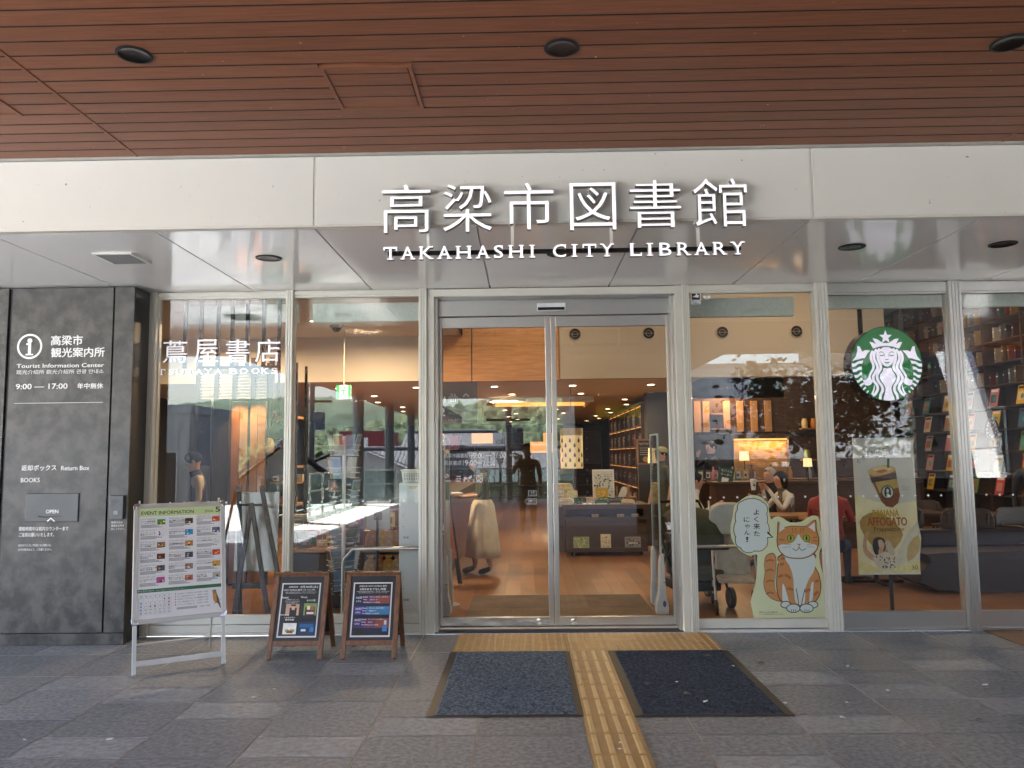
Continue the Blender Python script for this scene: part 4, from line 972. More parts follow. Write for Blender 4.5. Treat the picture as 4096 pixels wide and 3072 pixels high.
# louvred blinds in a charcoal frame
a, c = at(*zk(370, 905), 4.2), at(*zk(890, 690), 4.2)
t = thing('louvre_screen', 'white horizontal louvre blinds in a dark frame above the oak panels', 'blinds', (a.x, 4.2, a.z-.05)); W_, H_ = c.x-a.x+.1, c.z-a.z+.1
f = MB()
for k in range(5): f.box(W_*k/4-.03, W_*k/4+.03, 0, .06, -.2, H_+.2, DARKW)
f.box(-.03, W_+.03, .001, .061, -.05, 0, DARKW); f.box(-.03, W_+.03, .001, .061, H_, H_+.05, DARKW); f.build('frame', t)
LOUV = mat('louvre_white', (.72, .74, .68), .5, 0, .05)
for k in range(4):
    f = MB()
    for j in range(11): f.cbox((W_*(k+.5)/4, .03, H_*(j+.5)/11), (W_/4-.07, .055, .004), LOUV, rx=R(-35))
    f.box(W_*k/4+.03, W_*(k+1)/4-.03, .06, .07, 0, H_, C('7a8478')); f.build('blind', t)
# shelf unit with hanging bags and goods
a, c = at(*zk(905, 1640), 3.4), at(*zk(1055, 1000), 3.4)
t = thing('goods_shelf', 'open oak shelf with black posts holding bags and sweets at the window edge', 'shelf', (a.x, 3.4, 0)); W_ = (c.x-a.x)*1.6
f = MB()
for x in (.0, W_): f.box(x-.015, x+.015, 0, .03, 0, 2.7, BLACK); f.box(x-.015, x+.015, .42, .45, 0, 2.7, BLACK)
f.build('post', t)
for z in (.5, .95, 1.22, 1.42, c.z): MB().box(.016, W_-.016, -.02, .46, z-.03, z, MWOOD).build('shelf', t)
def bag(label, px, py, w_, h, Y, m):
    p = at(px, py, Y); t = thing('tote_bag', label, 'bag', tuple(p), 0, 'bags hanging on the goods shelf')
    MB().prism(smooth([(-w_*.3, 0), (w_*.3, 0), (w_*.5, -h*.5), (w_*.42, -h), (0, -h*1.08), (-w_*.42, -h), (-w_*.5, -h*.5)], 3), -.05, .05, m).build('body', t, bevel=.015)
    for s_ in (-1, 1): MB().tube([(s_*w_*.25, -.03, 0), (s_*w_*.1, 0, h*.6), (0, 0, h*.9)], .008, C('b04a3c'), 6).build('strap', t)
BAGC = mat('cream_cloth', (.50, .36, .20), .8, 0, .2, 8); REDC = mat('rust_cloth', (.36, .09, .05), .8, 0, .2, 8)
p = zk(935, 1150); bag('cream cloth tote bag with red straps hanging at the window edge', p[0], p[1]+8, .15, .17, 3.3, BAGC)
p = zk(975, 1120); bag('rust red cloth bag hanging behind the cream tote', p[0], p[1], .14, .28, 3.38, REDC)
p = at(*zk(1005, 1065), 3.3)
t = thing('black_coat', 'black garment hanging on a hook beside the tote bags', 'garment', tuple(p)); MB().prism(smooth([(-.06, 0), (.06, 0), (.12, -.2), (.10, -.6), (.02, -.62), (-.1, -.6), (-.1, -.2)], 3), -.04, .04, BLACK).build('cloth', t, bevel=.01); MB().tube([(0, 0, 0), (0, 0, .05), (.02, 0, .06)], .005, CHR, 6).build('hook', t)
def small_box(label, p, sz, m, rz=0, cat='box', grp=None, face=None, name='gift_box'):
    t = thing(name, label, cat, tuple(p), rz, grp)
    MB().box(-sz[0]/2, sz[0]/2, -sz[1]/2, sz[1]/2, 0, sz[2], m).build('carton', t, bevel=min(sz)*.06)
    if face: b = MB(); face(b, sz); b.build('label_print', t)
    return t
def facep(h1, h2):
    def go(b, s):
        y = -s[1]/2-.0012
        b.rect(-s[0]*.4, s[0]*.4, s[2]*.15, s[2]*.85, y, C(h1)); b.rect(-s[0]*.3, s[0]*.1, s[2]*.3, s[2]*.6, y-.0006, C(h2)); b.rect(-s[0]*.32, s[0]*.3, s[2]*.66, s[2]*.76, y-.0007, PAPER)
    return go
for i, (dx, z, h1) in enumerate(((.1, 1.22, 'b03a2c'), (.24, 1.22, 'd89040'), (.38, 1.22, 'c8b090'), (.12, .95, '8a3a30'), (.3, .95, 'c07a38'))):
    small_box(('red', 'amber', 'beige', 'maroon', 'orange')[i]+' sweets packet on the '+('upper' if z > 1 else 'lower')+' goods shelf', (at(*zk(905, 1640), 3.4).x+dx, 3.5, z), (.10, .08, .09), C(h1), face=facep('e0c8a0', h1), grp='packets on the goods shelf')

# easel with whiteboard close behind the first pane
EAS = mat('easel_black_wood', (.035, .032, .032), .5, 0, .3, 6, stretch=(8, 8, 1))
zq = zoomr(900, 1800, 1800, 1659)
t = thing('easel', 'dark wooden tripod easel standing inside the left window', 'easel', (-2.15, 1.35, 0))
E0 = Vector(t.location); 
def eb_(px, py, Y): return at(*zq(px, py), Y)-E0
for nm, p, q, Yp, Yq in (('leg', (105, 262), (110, 1245), 1.42, 1.33), ('leg', (268, 265), (405, 1000), 1.42, 1.34), ('leg', (195, 400), (60, 1252), 1.36, 1.28)):
    a_, c_ = eb_(*p, Yp), eb_(*q, Yq)
    if nm == 'leg': c_ = a_+(c_-a_)*((a_.z-.0)/(a_.z-c_.z)) if abs(c_.z) > .001 else c_
    MB().bar(a_, c_, .042, .022, EAS).build('leg', t, bevel=.003)
a_ = eb_(195, 390, 1.36); MB().bar(a_, Vector((a_.x+.22, a_.y-.10, 0)), .042, .022, EAS).build('leg', t, bevel=.003)
MB().bar(eb_(110, 405, 1.405), eb_(300, 405, 1.405), .02, .04, EAS, (0, 1, 0)).build('crossbar', t, bevel=.003)
MB().bar(eb_(60, 1000, 1.36), eb_(270, 1000, 1.36), .05, .05, EAS).build('tray', t, bevel=.003)
a_, c_ = at(*zq(100, 885), 1.5), at(*zq(362, 318), 1.5)
t = thing('whiteboard', 'blank whiteboard with grey frame resting on the dark easel', 'whiteboard', ((a_.x+c_.x)/2, 1.48, a_.z)); w2, h2 = (c_.x-a_.x)/2+.03, c_.z-a_.z
Mx = Matrix.Rotation(R(-4), 4, 'X')
MB(Mx).box(-w2, w2, 0, .012, 0, h2, mat('whiteboard_face', (.84, .88, .89), .2, 0, .03)).build('face', t)
f = MB(Mx)
for x0, x1, z0, z1 in ((-w2-.012, -w2, -.012, h2+.012), (w2, w2+.012, -.012, h2+.012), (-w2, w2, -.012, 0), (-w2, w2, h2, h2+.012)): f.box(x0, x1, -.004, .016, z0, z1, FRA)
f.build('frame', t, bevel=.002)

# low counter with local products behind the second pane
cx0, cx1 = -1.95, -.62
t = thing('product_counter', 'long low oak topped counter covered with local products behind the second pane', 'counter', (cx0, 1.75, 0)); W_ = cx1-cx0+.1
MB().box(0, W_, 0, .62, .56, .60, MWOOD).build('top', t, bevel=.004); MB().box(.08, W_-.08, .06, .58, .0, .56, DARKW).build('base', t)
MB().box(W_-.45, W_, -.02, .5, .30, .33, MWOOD).build('low_shelf', t, bevel=.003)
rnd = random.Random(11)
cols_ = ['5a3a78', '3d7a4a', 'c8b428', 'b03a34', 'd8c8b0', '8a4a2c', 'c07838', '2c2a28', '7a8a9a', 'd0a8b8', '5a4638', 'a86a2c']
cn = ['violet', 'green', 'yellow', 'red', 'cream', 'russet', 'amber', 'black', 'grey blue', 'pink', 'brown', 'ochre']
k = 0
for row, (y, dz, hh) in enumerate(((1.85, 0, .10), (2.02, 0, .16), (2.18, .14, .20))):
    for i in range(8):
        h_ = cols_[k % 12]; sz = (rnd.uniform(.09, .14), rnd.uniform(.06, .1), hh*rnd.uniform(.7, 1.25))
        small_box(cn[k % 12]+' gift box in the '+('front', 'middle', 'back')[row]+' row on the product counter', (cx0+.1+i*.165+rnd.uniform(-.02, .02), y, .601+dz), sz, C(h_), rnd.uniform(-.3, .3), grp='gift boxes on the product counter', face=facep(cols_[(k+4) % 12], cols_[(k+7) % 12]))
        k += 1
MB_ = MB().box(cx0+.05, cx1, 2.12, 2.3, .601, .738, MWOOD); tag(MB_.build('display_step', None, bevel=.004), 'narrow oak riser at the back of the product counter', 'riser')
def snack(label, x, y, z, m, s=1.0):
    t = thing('snack_bag', label, 'snack bag', (x, y, z), 0, 'snack bags by the white cabinet')
    MB().lathe([(.01, 0), (.055*s, .01), (.065*s, .06*s), (.05*s, .12*s), (.018*s, .15*s), (.04*s, .18*s)], m, n=10, sy=.7).build('pouch', t, 40); MB().lathe([(.021*s, .145*s), (.021*s, .157*s)], C('c03a3a'), n=10, sy=.7).build('tie', t)
SN = [mat('crisps_brown', (.30, .13, .05), .3, 0, .6, 30), mat('crisps_gold', (.42, .25, .05), .3, 0, .6, 30), mat('nuts_tan', (.40, .26, .14), .3, 0, .6, 30)]
for i in range(9): snack(('brown', 'golden', 'tan')[i % 3]+(' snack bag on the upper counter level', ' snack bag on the low oak shelf')[i > 4], -.98+.09*(i % 5), 1.70 if i > 4 else 1.80, .331 if i > 4 else .605, SN[i % 3], 1.15)
# acrylic brochure spinner
t = thing('brochure_spinner', 'clear acrylic and white wire brochure stand just behind the second pane', 'brochure rack', (-1.15, 1.25, 0))
MB().lathe([(.16, 0), (.16, .015), (.018, .02), (.018, 1.72), (.001, 1.72)], mat('white_wire', (.72, .72, .70), .35, .2, .03), n=16).build('pole', t, 40)
rnd = random.Random(4)
for lv in range(7):
    z = .25+.215*lv
    for k in range(4):
        a = k*math.pi/2+.5+.15*lv; M_ = Matrix.Translation((0, 0, z)) @ Matrix.Rotation(a, 4, 'Z') @ Matrix.Translation((0, -.10, 0)) @ Matrix.Rotation(R(12), 4, 'X')
        f = MB(M_); wv = .06
        for zz in (0, .05, .10): f.tube([(-wv, -.028, zz), (wv, -.028, zz), (wv, .0, zz), (-wv, 0, zz), (-wv, -.028, zz)], .0018, MATS['white_wire'], 5)
        f.build('wire_pocket', t)
        if (lv+k) % 5:
            b = MB(M_); hcol = rnd.choice(['c8ccd0', '6a8ab0', '3c4a3c', 'b8b0a0', '8aa0b8', '2a2e30', 'd8d8d4', '70867a'])
            b.box(-.05, .05, -.016, -.010, .002, .2, C(hcol)); b.rect(-.042, .042, .10, .185, -.0165, C(rnd.choice(['4a78a8', 'e0dcd0', '5c7a50', 'a04a38', '303438']))); b.rect(-.04, .03, .03, .05, -.0165, PAPER); b.build('brochure', t)
        MB(M_).box(-.056, .056, -.026, -.023, .0, .21, CLEAR).build('acrylic_front', t)
# screen on a pole seen from behind
a_, c_ = at(*zq(1045, 590), 1.55), at(*zq(1218, 378), 1.55)
t = thing('display_screen', 'pale grey back of a screen on a dark pole beside the white cabinet', 'screen', ((a_.x+c_.x)/2, 1.55, 0)); hw, zc_ = (c_.x-a_.x)/2, (a_.z+c_.z)/2
MB().box(-hw, hw, -.02, .02, a_.z, c_.z, mat('screen_back', (.42, .46, .48), .4)).build('panel', t, bevel=.006); MB().box(-.04, .04, -.035, -.0205, zc_-.04, zc_+.04, DARKW).build('mount', t, bevel=.003)
MB().lathe([(.13, 0), (.13, .012), (.013, .02), (.013, zc_)], BLACK, (0, -.05, 0), 16).build('stand', t, 40)
# white cabinet, its basket and the two indoor handrails
a_, c_ = at(*zq(1280, 1215), 1.12), at(*zq(1500, 240), 1.12)
APP = mat('appliance_white', (.60, .64, .65), .4, 0, .02)
t = thing('white_cabinet', 'tall white appliance cabinet seen from the side behind the second pane', 'cabinet', (a_.x, 1.12, 0)); W_ = .33
MB().box(0, W_, 0, .5, .05, c_.z, APP).build('body', t, bevel=.012); MB().box(.02, W_-.02, .02, .48, 0, .05, BLACK).build('plinth', t)
for zx_, zy_ in ((1316, 483), (1316, 563), (1316, 942), (1316, 1022)): p = at(*zq(zx_, zy_), 1.12); MB(Matrix.Translation((p.x-a_.x, -.001, p.z)) @ Matrix.Rotation(R(90), 4, 'X')).lathe([(.004, 0), (.004, .002)], BLACK, n=10).build('screw', t)
for zx_, zy_ in ((1336, 645), (1338, 1105)): p = at(*zq(zx_, zy_), 1.12); MB().box(p.x-a_.x-.03, p.x-a_.x+.03, -.003, -.0005, p.z-.013, p.z+.013, FRA).box(p.x-a_.x-.018, p.x-a_.x-.008, -.005, -.003, p.z-.005, p.z+.005, BLACK).box(p.x-a_.x+.008, p.x-a_.x+.018, -.005, -.003, p.z-.005, p.z+.005, BLACK).build('latch', t)
b = MB(); p = at(*zq(1385, 275), 1.12); b.rect(p.x-a_.x-.04, p.x-a_.x+.05, p.z-.035, p.z+.02, -.001, PAPER); b.rect(p.x-a_.x-.035, p.x-a_.x+.045, p.z+.0, p.z+.012, -.0016, C('d8c83c')); b.text('使用上のご注意', p.x-a_.x-.03, p.z-.012, p.x-a_.x+.03, p.z-.004, -.002, INK); b.build('sticker', t)
z0 = c_.z
t = thing('plastic_basket', 'white perforated plastic basket on top of the white cabinet', 'basket', (a_.x+.16, 1.33, z0)); 
f = MB(); f.prism([(-.14, 0), (.14, 0), (.155, .11), (-.155, .11)], -.1, .1, mat('basket_white', (.66, .66, .60), .5)); f.build('tub', t, bevel=.006)
f = MB()
for j in range(5):
    for i in range(16): f.rect(-.13+.0165*i, -.122+.0165*i, .02+.014*j, .028+.014*j, -.1008, DARKC)
f.build('holes', t)
f = MB(); f.box(-.162, .162, -.108, .108, .108, .118, MATS['basket_white']); f.build('rim', t, bevel=.003)
INOX = mat('handrail_inox', (.5, .5, .48), .3, .8, .06, 6)
a_, c_ = at(*zq(870, 780), .95), at(*zq(1430, 725), .95)
t = thing('handrail', 'bent steel handrail inside the second pane', 'handrail', (a_.x, .95, 0))
MB().tube([(0, 0, 0), (0, 0, a_.z-.06), (.012, 0, a_.z-.02), (.05, 0, a_.z+.012), (.09, 0, c_.z), (c_.x-a_.x+.05, 0, c_.z)], .017, INOX, 12).build('tube', t, 60); MB().lathe([(.035, 0), (.035, .008)], INOX, n=16).build('floor_flange', t)
a_, c_ = at(1500, 1181, .98), at(1632, 1180, .98)
t = thing('handrail', 'straight steel handrail inside the pane with the cat board', 'handrail', (2.06, .98, 0))
MB().tube([(0, 0, a_.z), (.98, 0, a_.z), (1.02, 0, a_.z-.03), (1.03, 0, a_.z-.07), (1.03, 0, .0)], .014, INOX, 12).build('tube', t, 60); MB().lathe([(.03, 0), (.03, .008)], INOX, (1.03, 0, 0), 16).build('floor_flange', t)

# ================================================================== PEOPLE
SKIN = mat('skin', (.50, .27, .18), .5, 0, .05); HAIRB = mat('black_hair', (.014, .011, .010), .85, 0, .3, 60, spec=.15); SHOEB = mat('black_shoe', (.02, .02, .022), .5)
BASE = {'pelvis': (0, 0, .93, .125), 'spine': (0, 0, 1.12, .12), 'chest': (0, 0, 1.30, .135), 'neck': (0, .01, 1.45, .05), 'jaw': (0, -.02, 1.53, .080), 'head': (0, -.005, 1.61, .108), 'crown': (0, .005, 1.655, .085)}
for s_, sg_ in (('l', -1), ('r', 1)):
    BASE.update({s_+'shoulder': (sg_*.165, 0, 1.375, .055), s_+'elbow': (sg_*.225, .02, 1.12, .04), s_+'wrist': (sg_*.235, -.05, .89, .027), s_+'palm': (sg_*.235, -.07, .82, .028),
                 s_+'hip': (sg_*.09, 0, .88, .088), s_+'knee': (sg_*.10, -.02, .49, .056), s_+'ankle': (sg_*.10, .02, .085, .038), s_+'ball': (sg_*.11, -.10, .045, .046), s_+'toe': (sg_*.11, -.16, .04, .036)})
BONES = [('pelvis', 'spine', 'torso'), ('spine', 'chest', 'torso'), ('chest', 'neck', 'torso'), ('neck', 'jaw', 'skin'), ('jaw', 'head', 'skin'), ('head', 'crown', 'skin')]
for s_ in 'lr': BONES += [('chest', s_+'shoulder', 'top'), (s_+'shoulder', s_+'elbow', 'top'), (s_+'elbow', s_+'wrist', 'fore'), (s_+'wrist', s_+'palm', 'skin'), ('pelvis', s_+'hip', 'bottom'), (s_+'hip', s_+'knee', 'bottom'), (s_+'knee', s_+'ankle', 'shin'), (s_+'ankle', s_+'ball', 'shoe'), (s_+'ball', s_+'toe', 'shoe')]
def person(label, loc, rz, H=1.68, pose=None, top=None, fore=None, bottom=None, shin=None, shoe=None, hair=HAIRB, hairlen=.0, bulk=1.0, skin=None, name='person', torso=None):
    t = thing(name, label, 'person', loc, rz)
    skin = skin or SKIN; mm = {'torso': torso or top, 'top': top, 'fore': fore or top, 'bottom': bottom, 'shin': shin or bottom, 'shoe': shoe or SHOEB, 'skin': skin}
    J = {k: list(v) for k, v in BASE.items()}
    for k, v in (pose or {}).items():
        if k != 'look': J[k][:len(v)] = v
    s = H/1.70
    J = {k: (v[0]*s*(bulk if k[1:] in ('shoulder', 'hip') else 1), v[1]*s, v[2]*s, v[3]*s*(bulk if k in ('pelvis', 'spine', 'chest') or k[1:] in ('hip', 'knee', 'shoulder', 'elbow') else 1)) for k, v in J.items()}
    names = list(J); idx = {k: i for i, k in enumerate(names)}; vs = [J[k][:3] for k in names]; rad = [J[k][3] for k in names]
    ed = [(idx[a], idx[c]) for a, c, _ in BONES]; seg = [(a, c, m) for a, c, m in BONES]
    P = dict(J)
    for s_, sg_ in (('l', -1), ('r', 1)):            # five fingers on each palm
        w_, p_ = Vector(J[s_+'wrist'][:3]), Vector(J[s_+'palm'][:3]); dd = (p_-w_).normalized()
        side = dd.cross(Vector((0, 1, .3))).normalized()
        if side.length < .1: side = Vector((1, 0, 0))
        nn = dd.cross(side)
        for k in range(4):
            b0 = p_+side*(k-1.5)*.017*s; ln = (.062, .074, .070, .056)[k]*s
            m1 = b0+dd*ln*.5; m2 = b0+dd*ln*.85+nn*.018*s
            for q in (b0, m1, m2): vs.append(tuple(q)); rad.append(.0095*s)
            n_ = len(vs); ed += [(idx[s_+'palm'], n_-3), (n_-3, n_-2), (n_-2, n_-1)]
            P['f%s%d' % (s_, k)] = (*b0, 0); P['g%s%d' % (s_, k)] = (*m2, 0); seg.append(('f%s%d' % (s_, k), 'g%s%d' % (s_, k), 'skin'))
        th_ = w_*.45+p_*.55+side*.034*s; t2 = th_+(dd*.045+nn*.012+side*.012)*s
        vs += [tuple(th_), tuple(t2)]; rad += [.011*s, .009*s]; n_ = len(vs); ed += [(idx[s_+'palm'], n_-2), (n_-2, n_-1)]
        P['h'+s_] = (*th_, 0); P['i'+s_] = (*t2, 0); seg.append(('h'+s_, 'i'+s_, 'skin'))
    me = bpy.data.meshes.new('body'); me.from_pydata(vs, ed, []); o = bpy.data.objects.new('body', me); COL.objects.link(o)
    sk = o.modifiers.new('skin', 'SKIN'); sk.use_smooth_shade = True
    for i, v in enumerate(me.skin_vertices[0].data): v.radius = (rad[i], rad[i]*(.82 if names[i:i+1] and names[i] in ('chest', 'spine', 'pelvis') else 1)); v.use_root = (i == 0)
    sb = o.modifiers.new('sub', 'SUBSURF'); sb.levels = 1; sb.render_levels = 1
    m2 = bpy.data.meshes.new_from_object(o.evaluated_get(bpy.context.evaluated_depsgraph_get()))
    bpy.data.objects.remove(o); bpy.data.meshes.remove(me)
    o = bpy.data.objects.new('body', m2); COL.objects.link(o); o.parent = t
    m2.materials.clear(); ml = []
    for m in mm.values():
        if m not in ml: ml.append(m); m2.materials.append(m)
    segs = [(Vector(P[a][:3]), Vector(P[c][:3]), mm[k], (P[a][3]+P[c][3])/2) for a, c, k in seg]
    for pl in m2.polygons:
        c = pl.center; best = None
        for a, b_, m, r_ in segs:
            ab = b_-a; tt = max(0, min(1, (c-a).dot(ab)/max(1e-9, ab.length_squared))); dq = (c-(a+ab*tt)).length-r_*.9
            if best is None or dq < best[0]: best = (dq, m)
        pl.material_index = ml.index(best[1]); pl.use_smooth = True
    # face and hair turned with the head
    h = Vector(J['head'][:3]); nk = Vector(J['neck'][:3]); cr = Vector(J['crown'][:3])
    fz = (pose or {}).get('look', (0, -1, 0)); fwd = Vector(fz).normalized(); upv = (cr-nk); upv = (upv-fwd*upv.dot(fwd)).normalized(); rt_ = fwd.cross(upv)
    Mh = Matrix(((rt_.x, -fwd.x, upv.x, h.x), (rt_.y, -fwd.y, upv.y, h.y), (rt_.z, -fwd.z, upv.z, h.z), (0, 0, 0, 1)))
    f = MB(Mh); e = s
    for sx in (-1, 1): f.ball((sx*.03*e, -.083*e, -.005*e), (.012*e, .006*e, .006*e), INK, 8); f.ball((sx*.088*e, .005*e, -.015*e), (.012*e, .02*e, .03*e), skin, 8)
    f.ball((0, -.092*e, -.03*e), (.012*e, .018*e, .022*e), skin, 8); f.ball((0, -.078*e, -.068*e), (.024*e, .008*e, .006*e), mat('lip', (.35, .12, .09), .5, 0, 0), 8); f.build('face', t, 60)
    if hair:
        f = MB(Mh); n = 18; vs_, fs_ = [], []
        rows = [0, 20, 40, 60, 78, 92, 108, 122]
        for ri, a in enumerate(rows):
            for k in range(n):
                b_ = 2*math.pi*k/n; front = max(0, -math.sin(b_)); lim = a-(front**2)*max(0, a-52)*1.0
                rr = R(lim); x, y, z = math.sin(rr)*math.cos(b_), math.sin(rr)*math.sin(b_), math.cos(rr)
                drop = hairlen*(ri-5)*.5 if ri > 5 and front < .45 else 0
                vs_.append((x*.096*e, (.010+y*.103)*e, (.012+z*.100)*e-drop*e))
        for i in range(len(rows)-1):
            for k in range(n): a, b_ = i*n+k, i*n+(k+1) % n; fs_.append((a, a+n, b_+n, b_))
        f.add(vs_, fs_, hair).build('hair', t, 180)
    return t
BEIGE = mat('beige_skirt_cloth', (.66, .59, .40), .85, 0, .12, 6, bump=.3, bscale=12); CHAR = mat('charcoal_cloth', (.075, .082, .06), .85, 0, .2, 8); WHS = mat('white_shirt_cloth', (.62, .60, .55), .8, 0, .08, 8)
KHAK = mat('khaki_cloth', (.28, .24, .18), .85, 0, .15, 8); BLKC = mat('black_cloth', (.014, .014, .015), .8, 0, .2, 8); PRNT = mat('printed_shirt', (.24, .17, .09), .8, 0, .9, 30); DENIM = mat('navy_denim', (.02, .03, .055), .8, 0, .2, 10); REDT = mat('coral_red_shirt', (.30, .045, .04), .8, 0, .1, 8)
GREYH = mat('grey_hair', (.30, .27, .24), .6, 0, .3, 40); CREAM = mat('cream_blouse', (.66, .52, .36), .8, 0, .1, 8); PLAID = mat('plaid_vest', (.20, .14, .10), .85, 0, .5, 26)
# woman with a long skirt behind the door, facing left, reading with bowed head
wp = person('woman in a long beige skirt and dark top standing behind the left door leaf', (.02, 4.02, 0), R(-78), 1.56,
            {'neck': (0, -.05, 1.43), 'jaw': (0, -.11, 1.49), 'head': (0, -.11, 1.57), 'crown': (0, -.10, 1.62), 'lelbow': (-.2, -.06, 1.1), 'lwrist': (-.12, -.28, 1.08), 'lpalm': (-.10, -.35, 1.09), 'relbow': (.2, -.06, 1.1), 'rwrist': (.1, -.28, 1.08), 'rpalm': (.08, -.35, 1.09), 'lknee': (-.09, -.12, .49), 'lankle': (-.09, -.10, .085), 'lball': (-.10, -.23, .04), 'ltoe': (-.10, -.29, .035), 'rankle': (.09, .10, .085), 'rball': (.10, -.03, .04), 'rtoe': (.10, -.09, .035), 'look': (0, -.8, -.6)}, CHAR, SKIN, BEIGE, SKIN, SHOEB, HAIRB, .07)
sk = MB(); n = 40; vs_, fs_ = [], []
for j, (z, r_) in enumerate(((.95, .125), (.88, .16), (.7, .185), (.5, .21), (.33, .228), (.22, .235), (.222, .228))):
    for k in range(n):
        a = 2*math.pi*k/n; rr = r_*(1+(.07*math.sin(7*a)+.05*math.sin(11*a+1))*min(1, j/3)); vs_.append((rr*1.0*math.cos(a), rr*.92*math.sin(a)-.0, z))
for j in range(6):
    for k in range(n): a, b_ = j*n+k, j*n+(k+1) % n; fs_.append((a, a+n, b_+n, b_))
sk.add(vs_, fs_, BEIGE).build('skirt', wp, 180)
bk_ = thing('open_book', 'open booklet held by the woman in the long skirt', 'book', (-.32, 4.08, 1.0), R(-78))
MB().cbox((-.05, 0, .02), (.10, .14, .012), PAPER, ry=R(15)).cbox((.05, 0, .02), (.10, .14, .012), PAPER, ry=R(-15)).build('pages', bk_)
# bookstore clerk in the first window
person('clerk with short black hair, cream sleeves and dark apron in the left window', tuple(Vector((at(430, 1000, 2.6).x, 2.6, 0))), R(-70), 1.60, {'lwrist': (-.12, -.25, 1.0), 'lpalm': (-.1, -.32, 1.0), 'rwrist': (.12, -.25, 1.0), 'rpalm': (.1, -.32, 1.0), 'neck': (0, -.03, 1.44), 'jaw': (0, -.07, 1.51), 'head': (0, -.07, 1.59), 'crown': (0, -.06, 1.64), 'look': (0, -.9, -.4)}, CREAM, SKIN, BLKC, BLKC, torso=BLKC)
# the photographer, standing behind the camera, seen mirrored in the door
person('photographer in a printed shirt and grey brown trousers raising a phone, mirrored in the door', (.62, -6.62, 0), R(180), 1.72,
       {'relbow': (.27, -.10, 1.17), 'rwrist': (.16, -.22, 1.40), 'rpalm': (.12, -.26, 1.46), 'look': (0, -1, 0)}, PRNT, SKIN, KHAK, KHAK, mat('white_shoe', (.6, .6, .6), .6), HAIRB, .0, 1.1)
ph = thing('smartphone', 'dark smartphone with a pale logo held up by the photographer', 'phone', (.40, -6.30, 1.47), 0); MB().box(-.04, .04, -.004, .004, 0, .08, BLACK).build('case', ph, bevel=.003)

# ================================================================== BEHIND THE DOORS
zd = zoomr(1650, 1750, 2750, 2147)
GATEW = mat('gate_white_plastic', (.56, .57, .54), .4, 0, .03)
def gate(label, x):
    t = thing('security_gate', label, 'security gate', (x, 1.42, 0), 0, 'anti-theft gates inside the doors')
    MB().prism(smooth([(-.055, 0), (.055, 0), (.052, .12), (.034, .2), (.026, .53), (.008, .56), (-.016, .50), (-.03, .2), (-.052, .12)], 2), -.05, .05, GATEW).build('foot', t, bevel=.012)
    MB().prism(smooth([(-.04, .02), (.04, .02), (.028, .30), (.022, .56), (-.022, .56), (-.028, .3)], 2), .38, .46, GATEW).build('foot', t, bevel=.012)
    MB().box(-.006, .006, .0, .42, .16, 1.70, CLEAR).build('clear_panel', t)
    MB().box(-.009, .009, -.012, .001, .5, 1.705, mat('gate_edge', (.42, .50, .48), .3)).box(-.009, .009, .421, .432, .5, 1.705, MATS['gate_edge']).box(-.009, .009, .001, .421, 1.7, 1.715, MATS['gate_edge']).build('edge_strip', t)
    MB(Matrix.Translation((.02, -.0505, .30))).rect(-.012, .012, -.004, .004, -.011, RED).build('alarm_lamp', t)
gate('left white anti-theft gate with clear panel inside the doors', -.205); gate('right white anti-theft gate with clear panel and purple round sticker', 1.87)
b = MB(); b.flat(circ(1.885, .10, .016, .03, n=16), 1.355, PURP); tag(b.build('sticker'), 'small purple round sticker on the foot of the right security gate', 'sticker')
P = [atz(*zd(*c)) for c in ((480, 1245), (1770, 1228), (1885, 1370), (420, 1390))]
t = thing('indoor_mat', 'worn taupe entrance carpet just inside the sliding doors', 'doormat', (.9, 1.9, 0))
MB().box(-.9, .9, -.95, .5, .002, .010, mat('taupe_carpet', (.13, .095, .070), .95, 0, .3, 3, bump=.5, bscale=200)).build('carpet', t, bevel=.003)
# grey hanging guide sign and red notice
zc2 = zoomr(1700, 1550, 2250, 1404)
a_, c_ = at(*zc2(125, 372), 2.4), at(*zc2(532, -60), 2.4)
SIGNG = mat('sign_taupe', (.085, .078, .075), .5, 0, .03)
t = thing('floor_guide_sign', 'grey hanging floor guide sign with toilet, lift and 2F pictograms', 'sign', (a_.x, 2.4, a_.z)); O_ = Vector(t.location)
MB().box(0, c_.x-a_.x, 0, .04, 0, c_.z-a_.z, SIGNG).build('board', t)
MB().tube([(.06, .02, c_.z-a_.z), (.06, .02, 4.65-a_.z)], .006, BLACK, 6).build('rod', t); MB().tube([(c_.x-a_.x-.06, .02, c_.z-a_.z), (c_.x-a_.x-.06, .02, 4.65-a_.z)], .006, BLACK, 6).build('rod', t)
b = MB(Matrix.Translation(-O_))
def zt_(s_, x0, y0, x1, y1, m=WPRINT, bold=0): p, q = zc2(x0, y0), zc2(x1, y1); T(b, s_, p[0], p[1], q[0], q[1], m, 2.396, bold)
zt_('2', 148, 210, 203, 290, bold=.05); zt_('高梁市図書館', 240, 245, 452, 277, C('a8a098')); zt_('生活 / 旅行 / ビジネス', 238, 318, 455, 338); zt_('トイレ', 165, 168, 205, 178); zt_('エレベーター', 245, 168, 330, 178); zt_('↑↓', 258, 60, 318, 88)
for cxx in (165, 202):
    for pts in ([(cxx, 108), (cxx, 132)], [(cxx, 112), (cxx-14, 132)], [(cxx, 112), (cxx+14, 132)], [(cxx, 132), (cxx-7, 160)], [(cxx, 132), (cxx+7, 160)]): b.flat(stroke([on(*zc2(*q), 2.396) for q in pts], .008), 2.396-.0002*len(b.f) % .002, WPRINT)
    c0 = on(*zc2(cxx, 100), 2.396); b.flat(circ(c0[0], c0[1], .009, n=10), 2.396, WPRINT)
